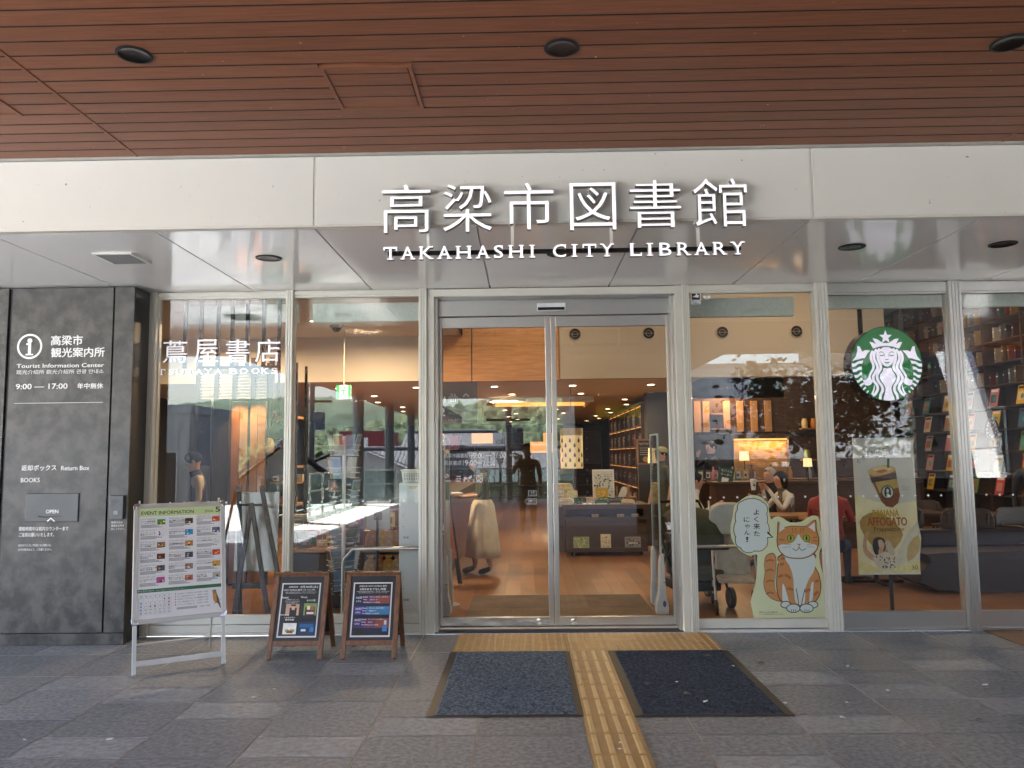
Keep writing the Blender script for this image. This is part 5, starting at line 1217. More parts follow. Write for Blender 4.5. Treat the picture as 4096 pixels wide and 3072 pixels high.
for q in range(4):
    P4 = [(246, 96), (330, 96), (330, 160), (246, 160)]; b.flat(stroke([on(*zc2(*P4[q]), 2.396), on(*zc2(*P4[(q+1) % 4]), 2.396)], .005), 2.395-.0002*q, WPRINT)
for cxx in (265, 288, 311): b.flat(stroke([on(*zc2(cxx, 112), 2.396), on(*zc2(cxx, 150), 2.396)], .014, .02), 2.394, WPRINT)
b.flat(stroke([on(*zc2(*q), 2.396) for q in ((390, 92), (418, 64), (447, 92))], .008), 2.394, WPRINT)
b.build('pictograms', t)
a_, c_ = at(*zc2(100, 640), 1.9), at(*zc2(345, 490), 1.9)
def redn(t, w_, h):
    MB().box(0, w_, 0, .02, 0, h, mat('red_notice_board', (.42, .035, .05), .5, 0, .05)).build('board', t); MB().box(w_*.45, w_*.55, .005, .015, -a_.z, 0, FRA).build('post', t); MB().lathe([(.13, 0), (.13, .01), (.02, .02)], FRA, (w_*.5, .01, -a_.z), 16).build('foot', t)
    b = MB(); b.text('展望デッキ', w_*.1, h*.55, w_*.6, h*.72, -.002, PAPER, .02); b.text('ご利用のお願い', w_*.1, h*.25, w_*.9, h*.42, -.002, PAPER, .02); b.rect(w_*.05, w_*.95, h*.02, h*.06, -.002, PAPER); b.build('lettering', t)
panel('notice_stand', 'red notice board on a slim stand behind the left gate', 'notice board', *zc2(100, 490), *zc2(345, 640), 1.9, .02, redn)
t = thing('leaning_board', 'orange wooden board leaning on a dark desk behind the left gate', 'board', (-.30, 3.1, 0)); MB(Matrix.Rotation(R(55), 4, 'Z') @ Matrix.Rotation(R(-10), 4, 'X')).box(-.16, .16, 0, .03, .30, 1.25, mat('orange_board', (.38, .12, .03), .4)).box(-.18, -.16, -.01, .04, .0, 1.28, BLACK).box(.16, .18, -.01, .04, 0, 1.28, BLACK).build('panel', t)
t = thing('dark_desk', 'long dark wooden service desk along the left side of the library', 'desk', (-.9, 3.6, 0)); MB().box(0, .55, 0, 7, .98, 1.03, DWOOD).build('top', t, bevel=.005); MB().box(.05, .5, .05, 6.95, 0, .98, mat('desk_redwood', (.10, .035, .015), .4, 0, .2, 4)).build('front', t)

# display table with the exhibition goods
t = thing('display_table', 'two tier dark taupe display table on castors holding exhibition goods', 'display table', (1.79, 5.95, 0))
TAU = mat('taupe_table', (.060, .040, .025), .45, 0, .15, 4, stretch=(1, 8, 8))
MB().box(-.64, .64, -.34, .5, .70, .765, TAU).build('table_top', t, bevel=.004); MB().box(-.58, .58, -.1, .5, .58, .70, BLACK).build('recess', t)
f = MB(); f.add([(x, y, z) for x in (-.605, .605) for y, z in ((-.33, .07), (-.30, .545), (.5, .545), (.5, .07))], [(0, 1, 2, 3), (7, 6, 5, 4), (0, 4, 5, 1), (1, 5, 6, 2), (2, 6, 7, 3), (3, 7, 4, 0)], TAU); f.build('body', t, bevel=.004)
MB().box(-.62, .62, -.345, .5, .546, .578, TAU).build('shelf', t, bevel=.003); MB().box(-.6, .6, -.37, -.335, .07, .13, TAU).build('lip', t, bevel=.003); MB().box(-.5, .5, .05, .5, .766, .84, TAU).build('riser', t, bevel=.003)
for x in (-.52, .52): MB().lathe([(.03, -.015), (.03, .015)], BLACK, M=Matrix.Translation((x, -.25, .035)) @ Matrix.Rotation(R(90), 4, 'Y'), n=14).build('castor', t)
def picture(label, x, y, z, w_, h, rx, bgc, blobs, name='print_card', cat='print', border=None, seed=1, lines=()):
    t = thing(name, label, cat, (x, y, z)); M_ = Matrix.Rotation(R(rx), 4, 'X'); MB(M_).box(-w_/2, w_/2, 0, .008, 0, h, border or C(bgc)).build('card', t)
    b = MB(M_); rnd = random.Random(seed); m_ = .06 if border else .0
    b.rect(-w_*(.5-m_), w_*(.5-m_), h*m_, h*(1-m_), -.001, C(bgc))
    for k in range(46):
        a = rnd.uniform(-.42, .40)*w_; c = rnd.uniform(.06, .84)*h; r_ = rnd.uniform(.02, .06)*w_
        b.flat(smooth([(a-r_, c), (a, c-r_*.8), (a+r_*rnd.uniform(.6, 1.2), c+.1*r_), (a+.1*r_, c+r_*rnd.uniform(.5, 1.1))], 2), -.0014-.00004*k, C(rnd.choice(blobs)))
    for s_, q0, q1, q2, q3 in lines: b.rect((q0-.01)*w_, (q2+.01)*w_, (q1-.01)*h, (q3+.01)*h, -.0036, PAPER); b.text(s_, q0*w_, q1*h, q2*w_, q3*h, -.0042, INK)
    b.build('picture', t); return t
picture('green landscape print leaning low on the left of the display table front', 1.40, 5.57, .131, .235, .165, -8, '8a9a6a', ['5c7040', 'c8d0a8', '3c4c30', 'a8b080', 'e0dcc0'], seed=2)
picture('cream sheet of small stamp drawings leaning in the middle of the display table front', 1.765, 5.57, .131, .15, .20, -8, 'c8c4a4', ['3c3c38', '5a4038', '6a7a6a', '8a6a4a'], seed=3)
picture('dark forest and spires print leaning low on the right of the display table front', 2.165, 5.57, .131, .235, .16, -8, '8a8a88', ['26241f', '30362c', '1c1c1c', '4a4238', '5a6040'], seed=4, lines=(('ふしぎな森の展覧会', -.26, .36, .30, .46),))
picture('white framed poster of stamp drawings standing at the back of the display table', 1.80, 6.1, .841, .34, .44, -6, 'c4c8c0', ['3c4248', '6a7074', '8a5a44', '5c7a6a', '44505a'], name='poster_stand', cat='poster', border=PAPER, seed=5, lines=(('京都精華美術館', -.05, .72, .4, .78),))
picture('gold foil picture book standing below the white poster on the table', 1.76, 5.95, .842, .19, .16, -14, 'b8963c', ['e8d07a', '8a6a28', 'd8b850'], name='picture_book', cat='book', seed=6)
picture('green flowered notebook leaning in the middle of the table riser', 1.79, 5.78, .767, .17, .10, -12, '3c6a58', ['d8c86a', 'e0e0d0', '2c4a40', '9ab048'], seed=7, name='notebook', cat='notebook')
picture('white notebook with tiny red flowers leaning on the table riser', 1.59, 5.78, .767, .17, .10, -12, 'b8aaa0', ['8a3a34', 'c8c0b4', '6a5a50'], seed=8, name='notebook', cat='notebook')
picture('teal and black notebook leaning at the left of the table riser', 1.40, 5.78, .767, .17, .10, -12, '1c3a40', ['3a7a7a', 'c8a850', '16201f'], seed=9, name='notebook', cat='notebook')
picture('grey notebook with a white airship leaning at the right of the table riser', 2.03, 5.78, .767, .17, .10, -12, '4a4e54', ['d0d0cc', '6a6e74', 'b0b0b0'], seed=10, name='notebook', cat='notebook')
picture('pale yellow card standing at the far left of the display table', 1.30, 5.9, .767, .16, .2, -10, 'b8b078', ['8a8450', 'd0c890'], seed=11)
def pouch(label, x, y, z, h1, h2):
    t = thing('pouch', label, 'pouch', (x, y, z), 0, 'flat pouches on the display table'); MB().prism(smooth([(-.085, 0), (.085, 0), (.09, .06), (0, .075), (-.09, .06)], 3), -.02, .03, C(h1)).build('body', t, bevel=.008); MB().box(-.08, .08, -.05, -.021, 0, .018, C(h2)).build('trim', t, bevel=.004)
pouch('teal patterned pouch at the front of the display table', 1.72, 5.68, .767, '1f5a54', 'd8c8a0'); pouch('black lace patterned pouch at the front of the display table', 1.92, 5.68, .767, '2a2820', 'b8a878'); pouch('cream patterned pouch at the front of the display table', 2.12, 5.68, .767, 'c8b078', '8a7038')
for i, x in enumerate((1.47, 1.55, 1.63)):
    t = thing('button_badge', ('left', 'middle', 'right')[i]+' round white badge on the edge of the display table', 'badge', (x, 5.70, .767), 0, 'round badges on the display table'); MB().lathe([(.032, 0), (.036, .006), (.02, .018), (.001, .022)], PAPER, n=16).build('disc', t, 60)
for i, (x, h_) in enumerate(((1.62, 'c8b890'), (2.00, 'b8a060'), (2.22, '9a9078'))): small_box(('cream', 'gold', 'grey')[i]+' little box on the lower shelf of the display table', (x, 5.66, .579), (.10, .05, .04), C(h_), face=facep('8a7a58', '4a4030'))
t = thing('wooden_rack', 'pale wooden stand with white cloth bags on the display table', 'rack', (2.18, 6.05, .841)); MB().box(-.02, .02, 0, .05, 0, .2, MWOOD).box(-.1, .12, 0, .05, 0, .02, MWOOD).build('stand', t, bevel=.005); MB().prism(smooth([(-.16, .0), (-.05, .02), (-.02, .14), (-.08, .17), (-.13, .1)], 3), -.02, .0, WHS).build('cloth', t, bevel=.004)
# gold patchwork box and drum shade with raindrops
GOLD = mat('gold_patchwork', (.50, .34, .10), .3, .4, .6, 14)
t = thing('patchwork_box', 'golden faceted patchwork lantern box behind the left end of the table', 'lantern', (1.15, 6.3, .70)); MB().prism([(-.18, 0), (.14, 0), (.24, .18), (.14, .36), (-.18, .36)], -.15, .15, GOLD).build('body', t, bevel=.01); MB().box(-.2, .26, -.17, .17, -.70, -.001, TAU).build('plinth', t)
a_, c_ = at(1211, 1012, 6.6), at(1258, 925, 6.6)
SHADE = mat('raindrop_shade', (1, .72, .34), .8, 0, .12, 3, emit=.018)
t = thing('pendant_lamp', 'large glowing cream drum lampshade with teal raindrops and a scalloped cloud rim', 'lamp', ((a_.x+c_.x)/2, 6.6, a_.z)); rr = (c_.x-a_.x)/2; hh = c_.z-a_.z
MB().lathe([(rr, 0), (rr, hh), (rr-.004, hh), (rr-.004, 0)], SHADE, n=36, cap=False).build('shade', t, 60)
MB().lathe([(rr+.003, hh*.82), (rr+.006, hh*1.0), (.01, hh*1.01)], mat('cloud_cloth', (.45, .36, .22), .9, 0, .3, 20), n=36, cap=False).build('cloud_rim', t, 60); MB().tube([(0, 0, hh), (0, 0, 2.615-a_.z)], .006, BLACK, 6).build('cord', t)
TEAL = mat('teal_drop', (.015, .10, .12), .3); NAVYD = mat('navy_drop', (.01, .02, .07), .3)
for k in range(22):
    a = R(190+ (k % 8)*23); z = hh*(.08+.24*(k//8)+.12*(k % 2)); s_ = .032
    q = [(0, s_*1.5), (s_*.55, s_*.1), (s_*.4, -s_*.6), (0, -s_*.85), (-s_*.4, -s_*.6), (-s_*.55, s_*.1)]
    MB(Matrix.Rotation(a+math.pi/2, 4, 'Z') @ Matrix.Translation((0, -rr-.004, z))).prism(smooth(q, 2), -.003, .003, NAVYD if k % 3 == 0 else TEAL).build('raindrop', t)
# pendant shades glowing behind the glass
PEND = mat('lit_paper_shade', (1, .56, .22), .8, 0, .05, emit=.03)
def shade(label, px, py, w_, h, Y, ceil=2.615, m=PEND, cyl=False):
    p = at(px, py, Y); t = thing('pendant_lamp', label, 'lamp', tuple(p), 0, 'lit shades hanging in the library')
    if cyl: MB().lathe([(w_*.45, 0), (w_*.5, h*.02), (w_*.46, h), (w_*.44, h)], m, n=24, cap=False).build('shade', t, 60)
    else: MB().box(-w_/2, w_/2, -w_/2, w_/2, 0, h, m).build('shade', t, bevel=.01)
    MB().tube([(0, 0, h), (0, 0, ceil-p.z)], .006, BLACK, 6).build('cord', t); return t
for i, (px, py, w_, h, Y) in enumerate(((938, 952, .34, .14, 9), (1042, 958, .45, .22, 11), (1162, 978, .34, .24, 11), (1188, 978, .30, .45, 11.5))): shade(('leftmost small', 'second', 'third', 'rightmost tall')[i]+' glowing square paper lamp deep behind the left door', px, py, w_, h, Y)
# book wall right of the display table, and the far shelves
bc = bookcase('long lit bookcase with face-out books leading into the library depth', 2.75, 11.2, R(-90), 5.6, 2.45, 6, .3, 7, DWOOD, lit=1)
rnd = random.Random(8)
for j in range(6):
    for c in range(7):
        for k in range(4):
            yy = 8.45+.8*c+.1+.045*k+rnd.random()*.3; put_book(2.77, yy, .107+(2.35)*j/6, R(-90), rnd.randrange(10), 'in the long lit bookcase')
bc2 = bookcase('far dark bookcase at the back of the library', .2, 20.5, 0, 6, 2.3, 6, .3, 7)
for j in range(6):
    for c in range(12): put_book(-2.6+.48*c, 20.52, .107+2.2*j/6, 0, rnd.randrange(10), 'in the far dark bookcase')
a_, c_ = at(1380, 1000, 6.9), at(1408, 952, 6.9)
t = thing('menu_blackboard', 'blackboard menu in an oak frame beyond the dark column', 'blackboard', ((a_.x+c_.x)/2, 6.9, a_.z)); w2, h2 = (c_.x-a_.x)/2, c_.z-a_.z
MB().box(-w2, w2, 0, .02, 0, h2, CHALK).build('board', t); f = MB()
for q in ((-w2-.03, -w2, -.03, h2+.03), (w2, w2+.03, -.03, h2+.03), (-w2, w2, -.03, 0), (-w2, w2, h2, h2+.03)): f.box(q[0], q[1], -.01, .025, q[2], q[3], CAFEW)
f.build('frame', t); b = MB(); b.text('Happy Cutting Day', -w2*.9, h2*.8, w2*.9, h2*.94, -.002, C('d8d0c0')); [b.rect(-w2*.8, w2*(.8-.2*(k % 3)), h2*(.66-.1*k), h2*(.69-.1*k), -.002, C('a8a090')) for k in range(4)]; b.ball((0, -.004, h2*.16), (.05, .006, .05), C('b08a50'), 8); b.build('chalk_writing', t)
MB_ = MB().box(-.12, .12, .021, .12, -a_.z, h2, DARKW); MB_.build('pillar', t)

# ================================================================== CAFE WINDOWS
zc5 = zoomr(2650, 1750, 3400, 1555)
# standing cat board behind the fourth pane, in its own drawing coordinates
YC = .80
cb = thing('cat_board', 'pale green cut-out board of a sitting orange and white cat with a speech bubble', 'standee', (at(*zc5(1070, 1505), YC).x, YC, at(*zc5(1070, 1500), YC).z))
O_ = Vector(cb.location)
def cpt(pts): return [((lambda p: (p.x-O_.x, p.z-O_.z))(at(*zc5(*q), YC))) for q in pts]
PALEG = mat('pale_green_board', (.86, .87, .56), .55, 0, .02); OUTL = INK; ORNG = mat('orange_fur_print', (.72, .31, .10), .55, 0, .03); ORN2 = mat('dark_orange_print', (.46, .155, .04), .55, 0, .02)
CWHT = mat('board_white_print', (.82, .86, .86), .55, 0, 0); EYEG = mat('yellow_green_eye', (.42, .55, .03), .4, 0, 0); PINK = mat('pink_nose_print', (.60, .22, .16), .5, 0, 0)
outl = smooth([(760, 1500), (778, 1200), (788, 975), (735, 985), (660, 950), (605, 895), (570, 820), (568, 735), (585, 655), (600, 570), (665, 510), (740, 476), (830, 500), (875, 560), (885, 620), (902, 680), (925, 665), (965, 655), (1010, 675), (1060, 705), (1150, 700), (1190, 675), (1240, 650), (1290, 655), (1303, 700), (1310, 770), (1333, 840), (1325, 900), (1300, 960), (1310, 1050), (1330, 1130), (1350, 1200), (1366, 1330), (1377, 1500)], 2)
MB().prism(cpt(outl), 0, .012, PALEG).build('board', cb, bevel=.002)
MB().bar((-.1, .014, .5), (-.1, .16, -.07), .05, .01, PALEG, (1, 0, 0)).bar((.12, .014, .5), (.12, .16, -.07), .05, .01, PALEG, (1, 0, 0)).build('prop', cb)
art = MB(); LV = [0]
def A_(pts, m, sm=3, closed=True):
    LV[0] += 1; art.flat(cpt(smooth(pts, sm) if sm else pts), -.001-.00012*LV[0], m)
def LN(pts, w_=9, m=OUTL, w1=None): LV[0] += 1; art.flat(stroke(cpt(smooth(pts, 4, False)), w_*.00106, None if w1 is None else w1*.00106), -.001-.00012*LV[0], m)
bub = []
for cx_, cy_, rx_, ry_ in ((740, 560, 95, 52), (820, 600, 48, 62), (838, 680, 30, 70), (850, 770, 32, 72), (830, 860, 40, 60), (790, 900, 62, 40), (715, 905, 65, 48), (650, 850, 45, 60), (625, 760, 32, 70), (640, 660, 35, 70), (665, 580, 42, 50)):
    A_(circ(cx_, cy_, rx_+6, ry_+6, 20), OUTL, 0)
for cx_, cy_, rx_, ry_ in ((740, 560, 95, 52), (820, 600, 48, 62), (838, 680, 30, 70), (850, 770, 32, 72), (830, 860, 40, 60), (790, 900, 62, 40), (715, 905, 65, 48), (650, 850, 45, 60), (625, 760, 32, 70), (640, 660, 35, 70), (665, 580, 42, 50)):
    A_(circ(cx_, cy_, rx_, ry_, 20), CWHT, 0)
A_(circ(735, 730, 105, 180, 28), CWHT, 0); A_([(868, 775), (920, 828), (868, 835)], OUTL, 0); A_([(855, 785), (905, 825), (855, 828)], CWHT, 0)
for ch, x0, y0, x1, y1 in (('よ', 755, 598, 800, 642), ('く', 760, 655, 792, 700), ('来', 753, 712, 806, 760), ('た', 757, 776, 803, 818), ('に', 674, 660, 718, 700), ('や', 682, 718, 722, 756), ('ん', 678, 768, 720, 808), ('！', 692, 824, 710, 866)):
    p, q = zc5(x0, y0), zc5(x1, y1); a_, c_ = at(p[0], q[1], YC), at(q[0], p[1], YC)
    LV[0] += 1; art.text(ch, a_.x-O_.x, a_.z-O_.z, c_.x-O_.x, c_.z-O_.z, -.001-.00012*LV[0], INK, .02)
tail = [(905, 962), (860, 985), (845, 1050), (850, 1120), (840, 1200), (855, 1275), (900, 1330), (975, 1355), (985, 1310), (935, 1270), (925, 1190), (935, 1110), (940, 1030), (930, 980)]
A_([((x-895)*1.07+895, (y-1160)*1.03+1160) for x, y in tail], OUTL); A_(tail, ORNG)
for y in (1020, 1100, 1190, 1290): LN([(858, y+8), (890, y-6), (922, y+4)], 15, ORN2)
body = [(985, 975), (960, 1050), (950, 1150), (950, 1250), (975, 1340), (1040, 1385), (1130, 1395), (1230, 1380), (1290, 1320), (1308, 1230), (1290, 1130), (1255, 1060), (1250, 960)]
A_([((x-1125)*1.035+1125, (y-1180)*1.03+1180) for x, y in body], OUTL); A_(body, ORNG)
A_([(1010, 970), (1050, 1060), (1080, 1150), (1088, 1260), (1105, 1370), (1175, 1375), (1185, 1250), (1215, 1170), (1258, 1090), (1245, 970)], CWHT)
A_([(1000, 1210), (1040, 1330), (1045, 1380), (1000, 1370), (990, 1280)], CWHT); A_([(1228, 1230), (1250, 1200), (1240, 1360), (1215, 1370)], CWHT)
for q in ([(975, 1060), (1005, 1050)], [(960, 1160), (1000, 1145)], [(1010, 1140), (1060, 1170)], [(1030, 1255), (1080, 1265)], [(1180, 1280), (1225, 1265)], [(1255, 1310), (1290, 1280)], [(1265, 1200), (1295, 1190)], [(985, 1010), (1015, 1005)]): LN([q[0], ((q[0][0]+q[1][0])/2, (q[0][1]+q[1][1])/2-8), q[1]], 20, ORN2)
for cx_, cy_, rx_, ry_ in ((1020, 1385, 38, 24), (1245, 1385, 38, 24), (1083, 1415, 52, 32), (1192, 1415, 52, 32)): A_(circ(cx_, cy_, rx_+7, ry_+7, 20), OUTL, 0); A_(circ(cx_, cy_, rx_, ry_, 20), CWHT, 0)
for x in (1068, 1085, 1102, 1178, 1195, 1212): LN([(x, 1425), (x, 1442)], 5)
LN([(1105, 1250), (1120, 1330), (1125, 1390)], 6); LN([(1180, 1250), (1160, 1330), (1150, 1390)], 6)
head = [(960, 700), (1000, 745), (1065, 735), (1130, 738), (1185, 735), (1230, 700), (1265, 690), (1270, 760), (1288, 830), (1285, 900), (1250, 960), (1180, 995), (1100, 1000), (1020, 985), (965, 930), (950, 860), (955, 790)]
A_([((x-1120)*1.035+1120, (y-860)*1.035+860) for x, y in head], OUTL); A_(head, ORNG)
A_([(1125, 800), (1095, 850), (1050, 880), (970, 890), (965, 925), (1020, 980), (1100, 995), (1180, 990), (1245, 955), (1280, 900), (1240, 882), (1195, 870), (1150, 840)], CWHT)
A_([(970, 715), (1015, 750), (965, 785)], CWHT, 0); A_([(1258, 703), (1205, 742), (1262, 780)], CWHT, 0)
for x in (1075, 1100, 1145, 1165): LN([(x, 748), (x+(3 if x < 1120 else -3), 792)], 8, ORN2, 3)
for q in ([(960, 845), (1010, 850)], [(1245, 830), (1280, 826)], [(1242, 855), (1280, 856)]): LN(q, 10, ORN2)
for cx_ in (1060, 1190): A_(circ(cx_, 836, 30, 31, 22), OUTL, 0); A_(circ(cx_, 836, 25, 26, 22), EYEG, 0); A_(circ(cx_, 834, 8, 19, 14), INK, 0)
A_([(1110, 880), (1148, 880), (1129, 897)], PINK, 0); LN([(1129, 897), (1129, 912), (1105, 935), (1075, 920)], 5); LN([(1129, 912), (1155, 935), (1185, 918)], 5)
for q in ([(1060, 905), (990, 912)], [(1065, 890), (1000, 882)], [(1190, 902), (1260, 908)], [(1190, 888), (1255, 880)]): LN(q, 3, C('8a8a8a'))
LV[0] += 1; a_, c_ = at(*zc5(797, 1452), YC), at(*zc5(950, 1440), YC); art.text('備中松山城 猫城主', a_.x-O_.x, a_.z-O_.z, c_.x-O_.x, c_.z-O_.z, -.001-.00012*LV[0], INK)
LV[0] += 1; a_, c_ = at(*zc5(797, 1470), YC), at(*zc5(1000, 1457), YC); art.text('©（一社）高梁市観光協会 Illust by くるみな', a_.x-O_.x, a_.z-O_.z, c_.x-O_.x, c_.z-O_.z, -.001-.00012*LV[0], INK)
art.build('printed_cat', cb)

# round coffee sign hanging inside the fifth pane
ctr = at(1916, 786, 1.25); RS = (at(1996, 787, 1.25).x-at(1838, 787, 1.25).x)/2*1.02
cs = thing('coffee_shop_sign', 'round backlit green and white sign with a crowned long-haired siren on two black pipes', 'sign', tuple(ctr))
GRNS = mat('backlit_green', (.004, .115, .028), .35, 0, .06, 2, emit=.05); WSIR = mat('backlit_white', (.80, .72, .88), .4, 0, .02, 3, emit=.05)
Mc = Matrix.Rotation(R(6), 4, 'Z')
MB(Mc).prism(circ(0, 0, RS*1.02, n=64), .001, .14, BLACK).build('drum', cs, 40)
lg = MB(Mc); lg.flat(circ(0, 0, RS, n=64), 0, GRNS)
LV[0] = 0
SX = lambda p: ((p[0]-1050)/738*RS, -(p[1]-808)/703*RS)
def clipc(pts):
    o = []
    for x, z in pts:
        q = math.hypot(x, z); o.append((x, z) if q < RS*.995 else (x*RS*.995/q, z*RS*.995/q))
    return o
def S_(pts, m=WSIR, sm=0, mirror=False):
    LV[0] += 1
    P = clipc([SX(p) for p in (smooth(pts, sm) if sm else pts)])
    lg.flat(P, -.0008-.00009*LV[0], m)
    if mirror: lg.flat([(-x, z) for x, z in P], -.0008-.00009*LV[0], m)
def SS(pts, w_, m=WSIR, mirror=True, w1=None):
    LV[0] += 1; P = stroke([SX(p) for p in smooth(pts, 5, False)], w_/738*RS, None if w1 is None else w1/738*RS); P = clipc(P)
    lg.flat(P, -.0008-.00009*LV[0], m)
    if mirror: lg.flat([(-x, z) for x, z in P], -.0008-.00009*LV[0], m)
star = []
for k in range(10):
    r_ = 140 if k % 2 == 0 else 58; a = R(90+36*k); star.append((1050+r_*math.cos(a), 295-r_*math.sin(a)))
S_([(705, 385), (770, 395), (840, 430), (775, 318), (870, 335), (955, 388), (985, 408), (1115, 408), (1145, 388), (1230, 335), (1325, 318), (1260, 430), (1330, 395), (1395, 385), (1322, 515), (1190, 475), (1050, 462), (910, 475), (778, 515)]); S_(star)
S_([(1000, 400), (1050, 352), (1100, 400)], GRNS)
S_([(450, 462), (500, 480), (545, 575), (610, 548), (715, 552), (650, 610), (590, 700), (530, 700), (450, 725), (332, 752), (410, 660), (445, 560)], mirror=True)
for q in ([(300, 803), (380, 800), (450, 760), (558, 742), (535, 803), (450, 810), (390, 855), (300, 865)], [(310, 915), (400, 905), (450, 870), (518, 855), (512, 918), (450, 920), (400, 960), (320, 968)], [(340, 1025), (430, 1015), (470, 980), (508, 968), (508, 1025), (470, 1030), (420, 1070), (365, 1078)],
          [(390, 1128), (450, 1115), (480, 1080), (515, 1070), (525, 1118), (480, 1130), (450, 1160), (405, 1175)], [(450, 1210), (540, 1160), (552, 1190), (480, 1245)], [(515, 1290), (570, 1240), (592, 1265), (535, 1310)], [(585, 1348), (625, 1308), (640, 1330), (605, 1370)]): S_(q, mirror=True)
S_([(525, 1118), (600, 1108), (640, 1075), (735, 1150), (690, 1200), (620, 1225), (560, 1210), (550, 1165)], mirror=True)
SS([(772, 562), (730, 630), (722, 720), (760, 820), (756, 900), (700, 985), (668, 1070), (715, 1150)], 58, w1=40)
SS([(848, 528), (795, 610), (785, 715), (835, 820), (845, 895), (795, 975), (748, 1050), (755, 1130), (815, 1215), (825, 1290), (775, 1375), (715, 1410)], 54)
SS([(915, 515), (865, 600), (868, 720), (910, 830), (910, 905), (850, 985), (825, 1060), (850, 1145), (915, 1230), (925, 1315), (880, 1400), (865, 1500)], 54)
SS([(760, 1210), (745, 1300), (700, 1390)], 10, w1=44)
S_([(893, 600), (930, 530), (985, 492), (1050, 485), (1115, 492), (1170, 530), (1207, 600), (1205, 700), (1170, 785), (1115, 840), (1050, 862), (985, 840), (930, 785), (895, 700)], sm=2)
S_([(970, 885), (1050, 898), (1130, 885), (1150, 950), (1200, 1010), (1212, 1080), (1175, 1160), (1125, 1230), (1110, 1300), (1140, 1400), (1165, 1500), (1050, 1512), (935, 1500), (960, 1400), (990, 1300), (975, 1230), (925, 1160), (888, 1080), (900, 1010), (950, 950)], sm=2)
SS([(900, 592), (945, 578), (995, 610), (1008, 670)], 18, GRNS, w1=8); SS([(905, 640), (945, 652), (992, 640)], 20, GRNS)
SS([(1015, 718), (1050, 730), (1085, 718)], 16, GRNS, mirror=False); S_([(985, 765), (1050, 780), (1115, 765), (1085, 795), (1050, 802), (1015, 795)], GRNS)
lg.build('printed_face', cs)
for px in (1860, 1948):
    x = at(px, 700, 1.3).x-ctr.x; f = MB(); f.tube([(x, .07, .15), (x, .07, 4.74-ctr.z)], .022, BLACK, 12); f.tube([(x, .07, .68), (x, .07, .72)], .03, BLACK, 12); f.build('pipe', cs, 60)

# banner stand with the coffee poster
zb_ = zoomr(3250, 1750, 4096, 1651)
bn = thing('banner_stand', 'tall gold drink poster on a black pole stand behind the fifth pane', 'banner', (at(*zb_(612, 1060), 1.15).x, 1.15, 0)); O_ = Vector(bn.location)
bx0, bx1 = at(1848, 1090, 1.15).x-O_.x, at(1980, 1090, 1.15).x-O_.x
bz0, bz1 = at(1925, 1238, 1.15).z, at(1905, 946, 1.15).z
Mb = Matrix.Rotation(R(1.5), 4, 'Y')
GOLDP = mat('banner_gold', (.88, .74, .45), .45, 0, .22, 2.2); GREYP = mat('banner_grey', (.66, .62, .55), .45, 0, .12, 2)
MB().box(bx0, bx1, 0, .006, bz0, bz1, GOLDP).box(bx0-.01, bx1+.01, -.006, .01, bz1, bz1+.02, BLACK).box(bx0, bx1, -.004, .008, bz0-.012, bz0, PAPER).build('sheet', bn)
MB().lathe([(.15, 0), (.15, .01), (.02, .02), (.016, .03), (.016, bz1)], BLACK, (.01, .03, 0), 16).build('pole', bn, 40)
ad = MB(); LV[0] = 0
BU = lambda a: bx0+(bx1-bx0)*a
BV = lambda c: bz1-(bz1-bz0)*c
def B_(pts, m, sm=0): LV[0] += 1; ad.flat([(BU(a), BV(c)) for a, c in (smooth(pts, sm) if sm else pts)], -.0008-.0001*LV[0], m)
def BT(s, a, c, d_, e, m, bold=0): LV[0] += 1; ad.text(s, BU(a), BV(e), BU(d_), BV(c), -.0008-.0001*LV[0], m, bold)
B_([(0, 0), (1, 0), (1, .47), (.6, .50), (.3, .47), (0, .42)], GREYP)
B_([(.05, .62), (.3, .55), (.55, .60), (.75, .72), (.5, .85), (.2, .78)], C('b58f4a'), 3); B_([(.7, .80), (1, .62), (1, .9), (.6, .97), (.62, .88)], C('d8cdb4'), 2); B_([(.82, .80), (1, .72), (1, .84), (.8, .92)], C('c4a468'), 2); B_([(.0, .9), (.3, .96), (.6, .96), (1, .9), (1, 1), (0, 1)], C('e4d490'))
SCR = C('2c1c18')
for k, (ch, a, c) in enumerate(zip('とろけるバナナの', (.06, .13, .20, .27, .34, .41, .475, .54), (.155, .135, .115, .10, .085, .075, .068, .06))): BT(ch, a, c, a+.06, c+.03, SCR)
for k, (ch, a, c) in enumerate(zip('アフォガートに溺れて', (.36, .42, .48, .53, .59, .645, .70, .75, .82, .88), (.135, .127, .125, .11, .10, .095, .085, .07, .06, .05))): BT(ch, a, c, a+.055, c+.028, SCR)
B_([(.24, .265), (.68, .23), (.735, .43), (.70, .485), (.60, .52), (.50, .51), (.42, .47)], C('8c5a1c')); B_([(.26, .30), (.69, .26), (.70, .305), (.29, .335)], C('4a2a14')); B_([(.34, .33), (.70, .305), (.72, .37), (.40, .41)], C('c0a05a')); B_([(.42, .43), (.725, .41), (.70, .485), (.60, .515), (.50, .505)], C('7a4018'))
B_([(.22, .255), (.30, .225), (.45, .205), (.58, .205), (.68, .225), (.66, .25), (.5, .275), (.32, .285)], C('cfa25c'), 2); B_([(.30, .235), (.42, .21), (.55, .215), (.62, .235), (.45, .255)], C('e2c388'), 2); B_([(.35, .25), (.48, .235), (.56, .245), (.45, .262)], C('b0702c'), 2)
B_([(.555, .155), (.595, .155), (.585, .225), (.545, .225)], GRN2)
